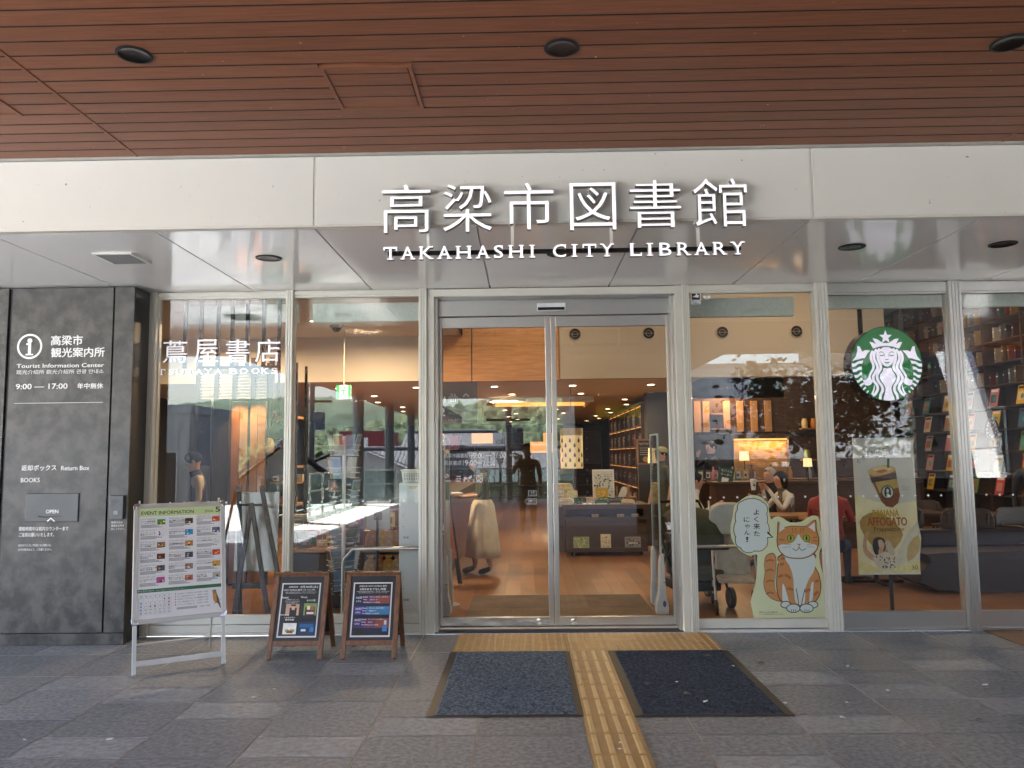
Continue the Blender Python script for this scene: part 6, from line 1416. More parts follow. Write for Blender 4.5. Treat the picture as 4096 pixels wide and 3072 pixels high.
B_(circ(.535, .405, .105, .052, 24), C('20342a')); B_(circ(.535, .405, .09, .044, 24), C('c8c4b4')); B_([(.50, .37), (.57, .37), (.59, .42), (.56, .445), (.51, .445), (.48, .42)], C('20342a'), 2); B_(circ(.535, .395, .022, .016, 14), C('d8d4c8')); B_([(.515, .415), (.555, .415), (.56, .445), (.51, .445)], C('d8d4c8'))
for k, s_ in enumerate(('バナナ', 'アフォガート', 'フラペチーノ')): BT(s_, .765, .355+.014*k, .765+.022*len(s_), .365+.014*k, SCR)
BT('BANANA', .27, .535, .70, .585, C('c8a02c'), .03); BT('AFFOGATO', .18, .592, .82, .652, C('a8521c'), .03); BT('Frappuccino', .28, .662, .77, .70, SCR)
B_([(.08, .80), (.12, .72), (.17, .69), (.20, .70), (.15, .76), (.16, .83), (.28, .88), (.25, .91), (.12, .87)], C('c89a74'), 2); B_([(.24, .80), (.27, .75), (.34, .735), (.42, .745), (.46, .78), (.44, .83), (.38, .855), (.28, .865)], C('1c1412'), 2)
B_([(.33, .765), (.39, .755), (.435, .79), (.41, .83), (.36, .825)], C('d0a684'), 2); B_([(.345, .82), (.40, .82), (.41, .86), (.33, .87)], C('c89a74'), 2); B_([(.24, .89), (.34, .86), (.44, .845), (.56, .86), (.63, .90), (.58, .97), (.42, .985), (.30, .955)], C('d8c8b0'), 2); B_([(.44, .78), (.50, .76), (.56, .80), (.60, .86), (.52, .865)], C('c8b498'), 2)
rnd = random.Random(2)
for k in range(34): B_(circ(.28+.32*rnd.random(), .875+.085*rnd.random(), .011, .0055, 8), C('3a2018'))
B_([(.40, .806), (.418, .808), (.405, .814)], C('8a2020')); BT('30', .86, .945, .95, .975, SCR)
ad.build('printed_ad', bn)

# cafe furniture
def seat_chair(label, x, y, rz, m=DWOOD):
    t = thing('cafe_chair', label, 'chair', (x, y, 0), rz, 'dark wooden cafe chairs')
    for sx in (-.21, .21):
        MB().bar((sx, -.21, 0), (sx*.95, -.20, .43), .032, .032, m).build('leg', t); MB().tube([(sx*1.02, .26, 0), (sx*.98, .21, .43), (sx, .25, .62), (sx, .29, .80)], .017, m, 8).build('leg', t, 60)
        MB().tube([(sx*1.04, -.19, .43), (sx*1.08, -.19, .62), (sx*1.06, .05, .64), (sx, .25, .63)], .015, m, 8).build('arm', t, 60)
    MB().box(-.23, .23, -.23, .22, .42, .455, m).build('seat', t, bevel=.012)
    MB().prism(smooth([(-.24, .56), (.24, .56), (.25, .82), (0, .84), (-.25, .82)], 3), .25, .275, m).build('backrest', t, bevel=.008); return t
seat_chair('dark wooden armchair just right of the drink banner', 5.05, 3.6, R(200)); seat_chair('dark wooden armchair near the steel mullion, turned to the window', 5.75, 3.3, R(170)); seat_chair('dark wooden armchair at the far right table', 6.45, 3.0, R(20)); seat_chair('dark wooden armchair furthest back by the book wall', 6.1, 4.9, R(150))
def table(label, x, y, w_, d_, m=DWOOD, grp='cafe tables'):
    t = thing('cafe_table', label, 'table', (x, y, 0), 0, grp); MB().box(-w_/2, w_/2, -d_/2, d_/2, .69, .725, m).build('top', t, bevel=.006)
    MB().lathe([(.025, .03), (.025, .69)], BLACK, n=12).build('column', t, 50); MB().box(-.3, .3, -.03, .03, 0, .03, BLACK).box(-.03, .03, -.3, .3, .0005, .0295, BLACK).build('foot', t); return t
table('small dark table behind the drink banner with a cross-shaped black foot', 4.65, 3.1, .7, .6); table('dark square table between the armchairs on the right', 5.6, 4.2, .8, .7); table('dark table at the far right edge', 6.3, 3.75, .7, .6)
table('wide brown table in front of the drinking woman', 3.85, 4.0, 1.0, .6, CAFEW); table('brown table with a white cup behind the cat board', 4.3, 3.35, .7, .5, CAFEW)
t = thing('bench_sofa', 'long low curved dark leather sofa on the right of the cafe', 'sofa', (5.9, 2.5, 0)); MB().prism(smooth([(-.9, .02), (1.6, .02), (1.65, .36), (1.5, .42), (-.8, .42), (-.95, .34)], 3), -.1, .6, mat('oxblood_leather', (.022, .008, .007), .5, 0, .2, 5)).build('seat', t, bevel=.03); MB().box(-.8, 1.5, .45, .62, .40, .62, MATS['oxblood_leather']).build('backrest', t, bevel=.04)
def cup(label, x, y, z, h=.13):
    t = thing('paper_cup', label, 'cup', (x, y, z), 0, 'white paper cups'); MB().lathe([(.028, 0), (.04, h)], PAPER, n=16).build('cup', t, 60); MB().lathe([(.043, h), (.043, h+.008), (.036, h+.018), (.001, h+.018)], PAPER, n=16).build('lid', t, 50)
    MB(Matrix.Translation((0, -.0365, h*.5))).flat(circ(0, 0, .016, n=14), 0, GRN2).build('logo', t)
cup('white paper cup with a lid on the table behind the cat board', 4.18, 3.3, .726); cup('white paper cup on the wide brown table', 3.62, 3.9, .726); cup('white paper cup held up by the drinking woman', 3.62, 4.32, 1.02)
# counter, tiled glowing back wall and cupboards
t = thing('cafe_counter', 'long dark cafe counter with a glass pastry case', 'counter', (3.6, 7.3, 0)); MB().box(-.4, 3.8, 0, .7, 1.02, 1.06, DWOOD).build('top', t, bevel=.005); MB().box(-.4, 3.8, .05, .7, 0, 1.02, DWOOD).build('front', t); MB().box(.2, 1.5, -.01, .6, 1.061, 1.35, CLEAR).build('pastry_case', t)
a_, c_ = at(1590, 1100, 9.2), at(1700, 948, 9.2)
TILEB = mat('amber_wall_tile', (.26, .155, .05), .3, 0, .25, 9, stretch=(1, 1, 5), bump=.5, bscale=14)
t = thing('tiled_back_wall', 'amber stacked tile wall under a glowing strip behind the counter', 'wall', (a_.x, 9.2, 0)); f = MB(); W_ = c_.x-a_.x
for j in range(24):
    for i in range(5):
        x0 = W_*(i+(.5 if j % 2 else 0)-.5)/4.5; x1 = min(W_, x0+W_/4.5-.004); x0 = max(0, x0)
        if x1 > x0+.01: f.box(x0, x1, -.002*((i*7+j*3) % 4), .03, .9+.045*j, .9+.045*j+.041, TILEB)
f.box(0, W_, .03, .06, 0, c_.z+.05, DARKW); f.build('tiles', t)
MB().box(0, W_, -.05, -.01, c_.z-.02, c_.z+.01, mat('amber_strip', (1, .50, .10), .5, 0, 0, emit=.12)).build('light_strip', t); MB().box(-.05, W_+.05, -.3, .06, c_.z+.012, c_.z+.10, DWOOD).build('hood', t)
L_ = lamp('strip_lamp', 'AREA', (a_.x+W_/2, 9.08, c_.z-.03), 1.3, (1, .55, .16), .1); L_.data.shape = 'RECTANGLE'; L_.data.size = W_; L_.data.size_y = .05
t = thing('wall_cupboard', 'row of tall lit oak cupboard doors and bottle shelves above the counter', 'cupboard', (3.42, 9.0, 1.92)); 
for i, x in enumerate((.45, .62, 1.02, 1.28, 1.55, 1.82)): MB().box(x, x+.13, -.02, .02, 0 if i != 2 else .05, .60, OAKP).build('door', t, bevel=.003)
MB().box(-.1, 2.6, .021, .3, -.02, .66, DWOOD).build('carcass', t)
for z in (.05, .34): MB().box(.76, 1.0, -.14, .02, z, z+.02, CAFEW).build('shelf', t)
lamp('cupboard_lamp', 'AREA', (4.4, 8.7, 2.75), 2.0, (1, .62, .28), .3)
for i in range(8):
    x = 3.5+.33*i; t = thing('bottle', ('green', 'pink', 'cream', 'brown', 'white', 'amber', 'silver', 'dark')[i]+' bottle standing on the cafe counter', 'bottle', (x, 7.4, 1.061), 0, 'bottles on the cafe counter')
    MB().lathe([(.035, 0), (.038, .12), (.015, .17), (.015, .22)], C(('2c5a3a', 'c08090', 'c8b898', '5a3a22', 'c8c8c4', 'b0762c', '8a8c8e', '1c1a18')[i]), n=12).build('glass', t, 50); MB().lathe([(.018, .221), (.018, .245)], BLACK, n=10).build('cap', t)
for i in range(10):
    small_box(('white', 'tan', 'green', 'black', 'pink', 'cream', 'brown', 'grey', 'yellow', 'red')[i]+' coffee packet lined up on the cafe counter', (3.35+.13*i, 7.42, 1.061), (.09, .05, .16), C(('c8c4ba', 'a88458', '3a6a4a', '22201e', 'b87888', 'c8b088', '5a3822', '888a8a', 'c0a030', '9a3428')[i]), face=facep('d8d0c0', '403028'), grp='coffee packets on the counter', name='coffee_packet')
a_, c_ = at(1585, 950, 6.2), at(1600, 905, 6.2)
t = thing('mobile_order_sign', 'dark green mobile order sign leaning by the counter', 'sign', (at(1545, 1000, 6.4).x, 6.4, .95)); MB(Matrix.Rotation(R(12), 4, 'Y')).box(0, .24, 0, .02, 0, .36, mat('order_green', (.02, .07, .035), .5)).build('board', t); b = MB(Matrix.Rotation(R(12), 4, 'Y')); b.text('モバイル', .03, .29, .21, .33, -.002, WPRINT); b.text('オーダー', .03, .23, .21, .27, -.002, WPRINT); b.rect(.06, .17, .03, .2, -.002, WPRINT); b.build('print', t); MB().box(.02, .22, .021, .1, -.95, .02, DWOOD).build('stand', t)
def table_lamp(label, px, py0, py1, Y):
    p, q = at(px, py1, Y), at(px, py0, Y); h = q.z-p.z; t = thing('table_lamp', label, 'lamp', (p.x, Y, p.z-.25), 0, 'lit cream table lamps')
    MB().lathe([(h*.52, .25), (h*.46, .25+h)], mat('lit_cream_shade', (1, .68, .32), .8, 0, .04, emit=.075), n=24, cap=False).build('shade', t, 60); MB().lathe([(.07, 0), (.07, .012), (.012, .02), (.012, .27)], BLACK, n=14).build('stem', t, 40)
    return t
table_lamp('small lit cream lamp on the dark ledge at the right of the café', 1745, 990, 1008, 6.5); table_lamp('dim amber lamp before the tiled wall', 1608, 975, 995, 8.0); table_lamp('lit cream lamp beside the blackboard menu beyond the right gate', 1416, 968, 1000, 6.3)
t = thing('cafe_ledge', 'dark wooden ledge and partition behind the seated couple', 'partition', (4.2, 6.3, 0)); MB().box(-.6, 2.6, 0, .45, .0, 1.02, DWOOD).build('panel', t); MB().box(-.65, 2.65, -.03, .5, 1.02, 1.06, DWOOD).build('top', t, bevel=.006)
t = thing('wall_shelf', 'dark cafe wall with small lit shelves right of the tiled wall', 'shelf', (5.7, 9.0, 0)); MB().box(0, 2.0, .05, .2, 0, 4.0, DWOOD).build('back', t)
for z in (1.35, 1.95): MB().box(.2, .9, -.15, .05, z, z+.03, CAFEW).build('shelf', t)
for i, (x, z) in enumerate(((5.98, 1.98), (6.15, 1.98), (6.4, 1.98), (6.0, 1.38), (6.3, 1.38))): t = thing('jar', ('cream', 'amber', 'blue', 'green', 'teal')[i]+' jar on the lit cafe shelf', 'jar', (x, 8.93, z), 0, 'jars on the cafe shelves'); MB().lathe([(.05, 0), (.06, .1), (.04, .18)], C(('d8c090', 'c07828', '3a4a6a', '8a9a40', '2c5a64')[i]), n=14).build('jar_body', t, 50); MB().lathe([(.042, .181), (.042, .20)], DWOOD, n=14).build('lid', t)

# people in the cafe
SIT = {'pelvis': (0, .02, .52), 'spine': (0, .02, .72), 'chest': (0, 0, .92), 'neck': (0, -.02, 1.07), 'jaw': (0, -.05, 1.14), 'head': (0, -.05, 1.22), 'crown': (0, -.04, 1.27)}
for s_, g_ in (('l', -1), ('r', 1)): SIT.update({s_+'shoulder': (g_*.16, 0, .98), s_+'elbow': (g_*.22, -.14, .76), s_+'wrist': (g_*.13, -.30, .86), s_+'palm': (g_*.10, -.35, .90), s_+'hip': (g_*.09, .0, .50), s_+'knee': (g_*.11, -.42, .48), s_+'ankle': (g_*.11, -.40, .09), s_+'ball': (g_*.11, -.52, .04), s_+'toe': (g_*.11, -.58, .035)})
def sit(**k): d_ = dict(SIT); d_.update(k); return d_
person('seated woman with a black bob, white sleeves and plaid vest drinking from a cup', (at(1686, 1080, 4.45).x+.05, 4.45, 0), R(-75), 1.62, sit(lwrist=(-.08, -.28, 1.06), lpalm=(-.05, -.32, 1.12), rwrist=(.08, -.28, 1.06), rpalm=(.05, -.32, 1.12), lelbow=(-.20, -.16, .80), relbow=(.20, -.16, .80)), WHS, WHS, BLKC, hairlen=.10, torso=PLAID)
person('elderly man with cropped grey hair seated behind the woman with the bob', (at(1668, 1050, 5.6).x, 5.6, 0), R(-60), 1.66, sit(), BLKC, BLKC, BLKC, hair=GREYH)
person('seated person in a cream shirt at the left edge of the fourth pane', (at(1498, 1080, 4.2).x, 4.2, 0), R(80), 1.62, sit(), WHS, WHS, KHAK)
person('barista in a black shirt drinking behind the counter', (at(1537, 1000, 8.2).x, 8.2, 0), R(-70), 1.72, {'lwrist': (-.10, -.24, 1.42), 'lpalm': (-.06, -.22, 1.50), 'lelbow': (-.25, -.18, 1.25)}, BLKC, BLKC, BLKC)
rp = person('seated person in a coral red T-shirt and jeans seen from behind by the drink banner', (at(1790, 1090, 2.6).x, 2.6, 0), R(150), 1.66, sit(), REDT, SKIN, DENIM, bulk=1.1)
b = MB(Matrix.Rotation(R(0), 4, 'Z'));
for k, s_ in enumerate(('The S', 'for', 'Training', 'and', 'Travel')): b.text(s_, .10-.014*len(s_), .86-.035*k, .10+.014*len(s_), .885-.035*k, .155, INK, mirror=True)
b.build('shirt_print', rp)
person('standing person in a black jacket at the far right edge of the photo', (at(2216, 1100, 3.6).x+.12, 3.6, 0), R(-30), 1.55, None, BLKC, BLKC, BLKC)
cp_ = person('person in a pale cap beyond the right security gate', (at(1428, 1000, 6.0).x, 6.0, 0), R(-60), 1.6, None, CHAR, SKIN, CHAR)
MB(Matrix.Translation((0, 0, 1.53))).ball((0, .01, .03), (.10, .112, .07), mat('cap_khaki', (.35, .34, .18), .8), 12).box(-.07, .07, -.20, -.08, .01, .02, MATS['cap_khaki']).build('cap', cp_, 60)

# two strollers parked inside
def wheel(t, x, y, r_, nm='wheel', w_=.025):
    M_ = Matrix.Translation((x, y, r_)) @ Matrix.Rotation(R(90), 4, 'Y')
    MB(M_).lathe([(r_*.72, -w_), (r_, -w_*.7), (r_, w_*.7), (r_*.72, w_)], RUBB, n=24, cap=False).lathe([(r_*.72, -w_*.8), (.012, -w_*.5), (.012, w_*.5), (r_*.72, w_*.8)], mat('hub_grey', (.12, .12, .12), .4, .4), n=24, cap=False).build(nm, t, 50)
OLIV = mat('olive_canopy', (.050, .052, .030), .8, 0, .2, 8); OATM = mat('oatmeal_fabric', (.40, .36, .31), .85, 0, .2, 10); PALEF = mat('pale_grey_canopy', (.42, .44, .43), .8, 0, .1, 6)
t = thing('stroller', 'dark olive stroller with a wide canopy parked inside the fourth pane', 'stroller', (2.28, 1.95, 0), R(8))
can = MB(); vs_, fs_ = [], []
for j in range(7):
    a = R(-10+22*j)
    for k in range(13):
        x = -.27+.54*k/12; rr = .34*(1-.25*(2*k/12-1)**4); vs_.append((x, -rr*math.cos(a)+.05, .62+rr*math.sin(a)))
for j in range(6):
    for k in range(12): a = j*13+k; fs_.append((a, a+1, a+14, a+13))
can.add(vs_, fs_, OLIV); o_ = can.build('canopy', t, 60); sd_ = o_.modifiers.new('thick', 'SOLIDIFY'); sd_.thickness = .012
MB().prism([(-.24, .28), (.24, .28), (.25, .62), (-.25, .62)], .06, .14, OLIV).prism([(-.23, .26), (.23, .26), (.24, .36), (-.24, .36)], -.28, .06, OLIV).build('seat', t, bevel=.03); MB().box(-.23, .23, -.2, .22, .14, .24, BLACK).build('basket', t, bevel=.02)
for sx in (-.27, .27): MB().tube([(sx, -.30, .10), (sx, -.05, .42), (sx, .25, .80), (sx*.9, .42, 1.0)], .014, BLACK, 8).build('frame_tube', t, 60); MB().tube([(sx, .28, .12), (sx, .05, .45), (sx, -.28, .60)], .013, BLACK, 8).build('frame_tube', t, 60)
MB().tube([(-.24, .42, 1.0), (.24, .42, 1.0)], .016, BLACK, 8).tube([(-.27, -.30, .58), (.27, -.30, .58)], .02, BLACK, 8).build('handle', t, 60)
for x, y in ((-.27, -.32), (.27, -.32), (-.27, .30), (.27, .30)): wheel(t, x, y, .10)
t = thing('stroller', 'beige folding stroller with oatmeal quilted seat beside the cat board', 'stroller', (2.62, 1.62, 0), R(-10))
MB(Matrix.Translation((0, .1, .30)) @ Matrix.Rotation(R(-22), 4, 'X')).box(-.17, .17, -.02, .02, 0, .55, OATM).build('backrest', t, bevel=.015); MB().box(-.17, .17, -.25, .1, .28, .32, OATM).build('seat', t, bevel=.015); MB().prism(smooth([(-.19, .72), (.19, .72), (.21, .9), (.12, 1.0), (-.12, 1.0), (-.21, .9)], 3), .12, .36, PALEF).build('canopy', t, bevel=.03)
for sx in (-.2, .2): MB().tube([(sx, -.32, .08), (sx, 0, .50), (sx, .38, 1.02)], .011, FRA, 8).build('frame_tube', t, 60); MB().tube([(sx, .22, .08), (sx, -.05, .40)], .011, FRA, 8).build('frame_tube', t, 60)
for x, y in ((-.2, -.34), (.2, -.34), (-.2, .24), (.2, .24)): wheel(t, x, y, .07, w_=.018)

# tall book wall running into the room on the right
bw = bookcase('tall dark bookcase wall with face-out magazines on the right', 8.1, 7.6, R(90)+math.pi, 6.0, 4.3, 12, .32, 6, DWOOD)
rnd = random.Random(12)
n_ = 0
for j in range(7, 12):
    for c in range(6):
        run = rnd.randrange(3, 6)
        for k in range(run):
            yy = 4.7+1.0*c+.09+.16*k+rnd.random()*.04; put_book(8.12, yy, .107+4.2*j/12, R(-90), rnd.randrange(10), 'in the tall dark bookcase on the right')
MAGC = [('yellow', 'c8a028'), ('grey', '8a8880'), ('teal', '3a8a8a'), ('red', 'a83a34'), ('blue', '34587c'), ('pink', 'b87a80'), ('cream', 'c8b898'), ('orange', 'c0702c'), ('green', '5a7a4a')]
k = 0
for j, nm in ((2, 'low'), (3, 'lower middle'), (4, 'middle'), (5, 'upper middle'), (6, 'top')):
    for c in range(8):
        nmc, hc = MAGC[(k*5+j) % 9]; k += 1
        t = thing('magazine', nmc+' face-out magazine, '+('nearest', 'second', 'third', 'fourth', 'fifth', 'sixth', 'seventh', 'eighth')[c]+' along the '+nm+' shelf of the right bookcase', 'magazine', (8.06, 4.95+.70*c, .11+4.2*j/12), R(-90), 'face-out magazines on the right bookcase')
        M_ = Matrix.Rotation(R(-12), 4, 'X'); MB(M_).box(-.11, .11, 0, .008, 0, .29, C(hc)).build('cover', t)
        b = MB(M_); b.rect(-.09, .09, .235, .275, -.001, PAPER if k % 2 else INK); b.rect(-.08, .06, .06, .19, -.0012, C(MAGC[(k*7+2) % 9][1])); b.flat(circ(.02, .12, .04, n=12), -.0016, C(MAGC[(k*3+5) % 9][1])); b.build('cover_print', t)
p = at(2120, 925, 5.6)
t = thing('wall_clock', 'round black wall clock hanging among the magazines', 'clock', (7.95, 6.2, p.z), R(-90)); MB(Matrix.Rotation(R(90), 4, 'X')).lathe([(.16, 0), (.17, .03), (.15, .035), (.148, .02), (.001, .02)], BLACK, n=32, cap=False).build('case', t, 40)
b = MB()
for h_ in range(12): a = R(30*h_); b.text(str(h_ or 12), .115*math.sin(a)-.012, .115*math.cos(a)-.012, .115*math.sin(a)+.012, .115*math.cos(a)+.012, -.0225, WPRINT)
b.flat(stroke([(0, 0), (.06, .04)], .008), -.024, WPRINT); b.flat(stroke([(0, 0), (-.02, .1)], .006), -.0245, WPRINT); b.build('dial', t)
ceil_light(6.1, 4.6, 4.69, .08, label='lit round downlight above the tall book wall', grp='downlights by the book wall')

# ------------------------------------------------------------------ tree and added white strut across the deck
def leaf_cloud(b, pts, m, rnd, size, n):
    for k in range(n):
        c = rnd.choice(pts); p = Vector(c[:3])+Vector((rnd.gauss(0, 1), rnd.gauss(0, 1), rnd.gauss(0, 1)))*c[3]
        u = Vector((rnd.gauss(0, 1), rnd.gauss(0, 1), rnd.gauss(0, .6))).normalized(); v = u.cross(Vector((rnd.gauss(0, 1), rnd.gauss(0, 1), rnd.gauss(0, 1)))).normalized(); s_ = size*rnd.uniform(.6, 1.3)
        b.add([p-u*s_, p-u*s_*.3-v*s_*.55, p+u*s_*.5-v*s_*.5, p+u*s_, p+u*s_*.5+v*s_*.5, p-u*s_*.3+v*s_*.55], [(0, 1, 2, 3, 4, 5)], m)
LEAFM = mat('round_leaf', (.045, .075, .03), .55, 0, .35, 3); BARK = mat('tree_bark', (.08, .06, .045), .9, 0, .3, 12)
def tree(name, label, x, y, z0, hgt, spread, nl, size, seed, m=LEAFM, lean=0, grp=None):
    rnd = random.Random(seed); t = thing(name, label, 'tree', (x, y, z0), 0, grp); tips = []
    b = MB(); top = Vector((lean, 0, hgt*.45)); b.tube([(0, 0, 0), (lean*.4, .02, hgt*.2), top], [hgt*.02, hgt*.016, hgt*.012], BARK, 8)
    for k in range(18):
        a = k*2.4; r_ = spread*rnd.uniform(.5, 1); e = top+Vector((math.cos(a)*r_, math.sin(a)*r_*.6, hgt*rnd.uniform(.05, .5))); mid = top.lerp(e, .5)+Vector((0, 0, hgt*.05))
        b.tube([top.lerp(Vector((0, 0, 0)), rnd.random()*.5), mid, e], [hgt*.011, hgt*.008, hgt*.004], BARK, 6); tips += [(*e, spread*.15), (*mid, spread*.14), (*mid.lerp(e, .5), spread*.13)]
    b.build('trunk', t, 60); c = MB(); leaf_cloud(c, tips, m, rnd, size, nl); c.build('crown', t); return t
tree('deck_tree', 'small round-leaved tree in a planter across the deck', 6.3, -7.9, .45, 2.75, 1.9, 2700, .080, 5)
pl = thing('planter', 'square dark planter holding the deck tree', 'planter', (6.3, -7.9, 0)); MB().box(-.45, .45, -.45, .45, .002, .5, DARKW).build('tub', pl, bevel=.01); MB().box(-.42, .42, -.42, .42, .501, .51, mat('soil', (.04, .03, .02), .9)).build('soil_top', pl)
P_ = [mir(px, py, 11.3) for px, py in ((2062, 800), (2118, 965), (2150, 1125))]
t = thing('added_white_slab', 'added white sun-facing slanted strut at the right edge of the deck', 'slab', (P_[2].x, P_[2].y, 0)); P_ = [q-Vector(t.location) for q in P_]  # made-up slab turned to the sun, so a white wedge mirrors in the pane
P_[0] = P_[0]+(P_[0]-P_[1])*.9; MB().bar(P_[0], P_[1], 1.0, .14, WHITEWALL, (-1, .08, 0)).bar(P_[1]+Vector((0, 0, .1)), P_[2], .8, .139, WHITEWALL, (-1, .08, 0)).bar((P_[2].x, P_[2].y, 0), P_[2]+Vector((0, 0, .1)), .3, .138, WHITEWALL, (-1, .08, 0)).build('slab_plate', t, bevel=.01)

# ------------------------------------------------------------------ the town below, mirrored in the panes
ROOFT = mat('grey_roof_tile', (.12, .125, .14), .45, 0, .35, 30, stretch=(1, .2, 1)); PLAST = mat('house_plaster', (.62, .58, .50), .8, 0, .08, 1)
def house(label, x, y, w_, d_, h, roofm, wallm, rh=1.6, rz=0.0, gable=True):
    t = thing('town_house', label, 'house', (x, y, -5), rz); MB().box(-w_/2, w_/2, -d_/2, d_/2, 0, h, wallm).build('wall', t)
    f = MB(); ov = .6
    nseg = int(w_/.24)
    for k in range(nseg):        # rows of round tiles
        x0 = -w_/2-ov+(w_+2*ov)*k/nseg; x1 = x0+(w_+2*ov)/nseg
        for s_ in (-1, 1): f.add([(x0, s_*(d_/2+ov), h-.1), (x1-.05, s_*(d_/2+ov), h-.1), (x1-.05, 0, h+rh), (x0, 0, h+rh), (x1-.025, s_*(d_/2+ov), h-.04), (x1-.025, 0, h+rh+.05), (x1, s_*(d_/2+ov), h-.1), (x1, 0, h+rh)], [(0, 1, 2, 3), (1, 4, 5, 2), (4, 6, 7, 5)], roofm)
    f.add([(-w_/2, -d_/2, h), (-w_/2, d_/2, h), (-w_/2, 0, h+rh-.1), (w_/2, -d_/2, h), (w_/2, d_/2, h), (w_/2, 0, h+rh-.1)], [(0, 1, 2), (3, 5, 4)], wallm)
    f.tube([(-w_/2-ov, 0, h+rh+.1), (w_/2+ov, 0, h+rh+.1)], .14, roofm, 8); f.build('roof', t)
    for k in range(3): 
        xx = -w_*.32+w_*.32*k; b = MB().box(xx-.6, xx+.6, d_/2+.005, d_/2+.05, h*.5, h*.5+1.1, FRA); wn = b.build('window', t); MB().box(xx-.54, xx+.54, d_/2+.051, d_/2+.055, h*.5+.06, h*.5+1.04, mat('dark_pane', (.03, .035, .04), .1)).build('pane', wn)
    return t
house('low house with long grey tiled roof directly beyond the deck end', -1.0, -31, 5.2, 5, 5.4, ROOFT, PLAST, 1.4)
house('house with brown tiled roof behind the low grey roof', 1.5, -44, 9, 6, 5.4, mat('brown_roof_tile', (.12, .07, .05), .5, 0, .3, 20), PLAST, 1.6)
house('white house at the foot of the wooded hill', -6, -62, 7, 6, 7.0, ROOFT, WHITEWALL, 1.6)
house('house with steep slate blue roof left of the walkway columns', -11.2, -30, 6, 5, 5.0, mat('slate_blue_tile', (.075, .075, .11), .5, 0, .3, 20), PLAST, 2.2, R(70))
house('pale house with long side wall between the columns', -9.4, -38, 5, 6, 5.8, ROOFT, WHITEWALL, 1.4, R(80))
house('small cream house beyond the columns on the right', -7.5, -48, 6, 5, 5.8, ROOFT, PLAST, 1.2)
t = thing('red_block', 'red office block beyond the walkway columns', 'building', (-14.1, -66, -5)); MB().box(-2, 2, -4, 4, 0, 8.8, mat('red_cladding', (.22, .035, .04), .6, 0, .1, 1)).build('wall', t)
for z in (3, 5, 7): MB().box(-.6, .6, 4.01, 4.06, z, z+1.2, WHITEWALL).build('window', t)
t = thing('concrete_block', 'stained concrete building with dark windows left of the walkway', 'building', (-15, -21, -5)); MB().box(-5, 3.2, -5, 0, 0, 8.2, mat('stained_concrete', (.32, .33, .33), .85, 0, .45, 1.4, stretch=(3, 3, .5))).build('wall', t)
for k in range(6): w_o = MB().box(-4.8+1.3*k, -3.7+1.3*k, .005, .05, 3.2, 6.8, FRA).build('window', t); MB().box(-4.75+1.3*k, -3.75+1.3*k, .051, .055, 3.25, 6.75, mat('dark_pane', (.03, .035, .04), .1)).build('pane', w_o)
MB().box(-5.1, 3.3, -5.1, .12, 8.2, 8.5, MATS['stained_concrete']).build('parapet', t)
def pole(label, x, y, h):
    t = thing('utility_pole', label, 'utility pole', (x, y, -5), 0, 'utility poles in the town'); MB().lathe([(.17, 0), (.11, h)], mat('pole_concrete', (.16, .14, .13), .8, 0, .1), n=12).build('shaft', t, 60)
    for z in (.93, .86): MB().box(-.9, .9, -.05, .05, h*z, h*z+.09, BLACK).build('crossarm', t)
    MB().lathe([(.28, 0), (.28, .8)], C('6a6e72'), (.32, 0, h*.74), 14).build('transformer', t, 40)
    for sx in (-.8, -.3, .3, .8): MB().lathe([(.05, 0), (.07, .08), (.04, .16)], WHITEWALL, (sx, 0, h*.93+.09), 8).build('insulator', t)
pole('utility pole with transformer between the walkway columns', -9.2, -28, 10.5); pole('plain utility pole in front of the grey roofed house', -.1, -24, 9.2)
def street_lamp(label, x, h):
    t = thing('deck_lamp', label, 'lamp post', (x, -17.4, 0), 0, 'lantern posts at the deck end'); MB().lathe([(.07, 0), (.07, .05), (.03, .08), (.03, h)], C('8c8c88'), n=12).build('post', t, 50); MB().lathe([(.09, h), (.15, h+.26), (.15, h+.27), (.02, h+.36)], mat('lantern_white', (.75, .74, .70), .4), n=6).build('lantern', t)
street_lamp('left shortest lantern post at the deck end', -.75, .75); street_lamp('middle lantern post at the deck end', -.25, 1.25); street_lamp('right lantern post at the deck end', .35, 1.2)
t = thing('post_clock', 'round white clock on a post at the deck end', 'clock', (.62, -17.3, 0)); MB().lathe([(.03, 0), (.03, .62)], FRA, n=10).build('post', t, 50); MB(Matrix.Translation((0, 0, .84)) @ Matrix.Rotation(R(-90), 4, 'X')).lathe([(.22, -.05), (.22, .05), (.20, .055), (.001, .05)], WHITEWALL, n=28).build('dial_case', t, 50)
b = MB(Matrix.Translation((0, 0, .84)) @ Matrix.Rotation(math.pi, 4, 'Z'))
for h_ in range(12): a = R(30*h_); b.text(str(h_ or 12), .15*math.sin(a)-.02, .15*math.cos(a)-.02, .15*math.sin(a)+.02, .15*math.cos(a)+.02, -.058, INK)
b.flat(stroke([(0, 0), (.02, .12)], .014), -.06, INK); b.flat(stroke([(0, 0), (-.09, .03)], .016), -.061, INK); b.build('dial', t)
t = thing('shop_billboard', 'white billboard with green lettering above the town roofs', 'billboard', (-1.0, -52, 1.4)); MB().box(-1, 1, 0, .1, 0, 1.8, WHITEWALL).build('board', t); MB().box(-.9, -.8, .03, .07, -6.4, 0, FRA).box(.8, .9, .03, .07, -6.4, 0, FRA).build('post', t); b = MB(Matrix.Translation((0, .1, 0)) @ Matrix.Rotation(math.pi, 4, 'Z')); b.text('Polka', -.7, .9, .7, 1.5, -.01, GRN2); b.text('ポルカ', -.5, .3, .5, .7, -.01, INK); b.build('lettering', t)
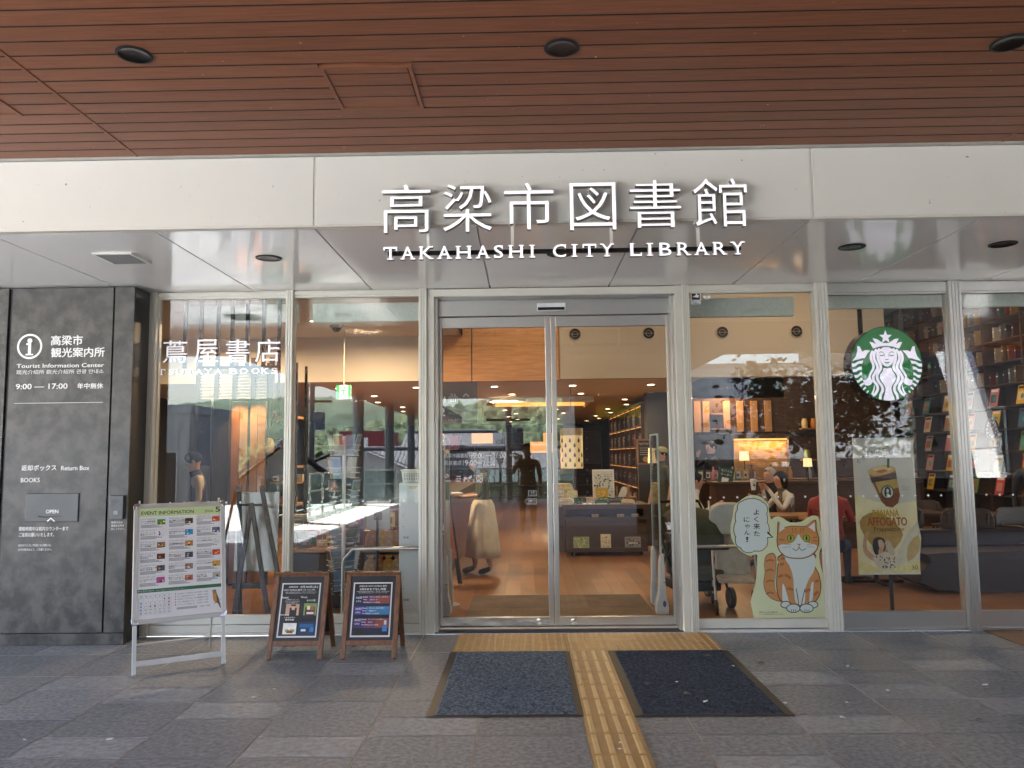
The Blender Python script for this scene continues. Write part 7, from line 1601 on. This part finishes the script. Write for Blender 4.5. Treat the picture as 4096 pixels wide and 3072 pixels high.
for k in range(10): tree('town_tree', 'dense green tree at the foot of the wooded hill, '+('leftmost', 'second', 'third', 'fourth', 'fifth', 'sixth', 'seventh', 'eighth', 'ninth', 'rightmost')[k]+' of the row', -22+4.6*k, -84-(k % 3)*5, -5, 7+(k % 4), 2.6, 420, .5, 40+k, mat('hill_leaf', (.05, .085, .025), .8, 0, .4, .5), grp='trees at the foot of the hill')

t = thing('added_screen_wall', 'added low dark wall hiding the sunlit deck from the panes', 'wall', (2.7, -7.15, 0)); MB().box(0, 9.3, -.12, 0, .003, .98, mat('screen_wall_brown', (.045, .032, .025), .6, 0, .2, 3)).build('wall_face', t); MB().box(-.01, 9.31, -.13, .01, .98, 1.0, BLACK).build('coping', t)  # added wall: blocks the sunlit deck from the pane reflections
struct(MB().box(-.215, 1.925, .80, .885, .001, .016, STEEL), 'door_threshold')

t = thing('added_dark_block', 'added dark brown building keeping hills and sky out of the right reflection', 'building', (10.3, -12, 0)); MB().box(0, 12, -8, 0, 0, 5.2, mat('dark_block_cladding', (.05, .042, .038), .6, 0, .25, 2, stretch=(6, 6, .5))).build('wall', t); MB().box(-.2, 12.2, -8.2, .4, 5.2, 5.4, ALUD).build('roof', t)  # added building: darkens the last pane by covering bright hills and sky
for k in range(3): wn = MB().box(.8+2.2*k, 2.2+2.2*k, .003, .05, .9, 2.6, ALUD).build('window', t); MB().box(.86+2.2*k, 2.14+2.2*k, .051, .055, .96, 2.54, MATS['dark_pane']).build('pane', wn)

# small fittings seen through the second pane
p = at(742, 862, 4.4)
t = thing('exit_sign', 'small lit green and white emergency exit sign with a running man', 'sign', tuple(p)); MB().box(-.10, .10, 0, .03, 0, .19, mat('exit_white', (.8, .85, .8), .4, 0, 0, emit=.06)).build('case', t, bevel=.004)
b = MB(); EXG = mat('exit_green', (.01, .30, .09), .4, 0, 0, emit=.05); b.rect(-.10, -.055, 0, .19, -.001, EXG); b.rect(.06, .10, 0, .19, -.001, EXG); b.flat(circ(.01, .155, .017, n=12), -.001, EXG)
for k, q in enumerate(([(.0, .135), (-.005, .08)], [(-.005, .08), (.03, .05), (.02, .02)], [(-.005, .08), (-.03, .045), (-.05, .04)], [(.0, .13), (.035, .10)], [(.0, .13), (-.035, .115)])): b.flat(stroke(q, .018), -.0014-.0003*k, EXG)
b.build('pictogram', t); MB().tube([(0, .015, .19), (0, .015, 3.28-p.z)], .008, WALLW, 6).build('stem', t)
for px, py, lab in ((727, 703, 'dome camera on the ceiling in the middle of the second pane'), (493, 806, 'dome camera on the ceiling behind the bookstore letters')):
    p = atz(px, py, 3.279); t = thing('dome_camera', lab, 'camera', tuple(p)); MB().lathe([(.09, 0), (.09, -.02), (.07, -.04)], WALLW, n=20, cap=False).build('base', t, 50); MB().ball((0, 0, -.04), (.06, .06, .05), BLACK, 14).build('dome', t, 60)
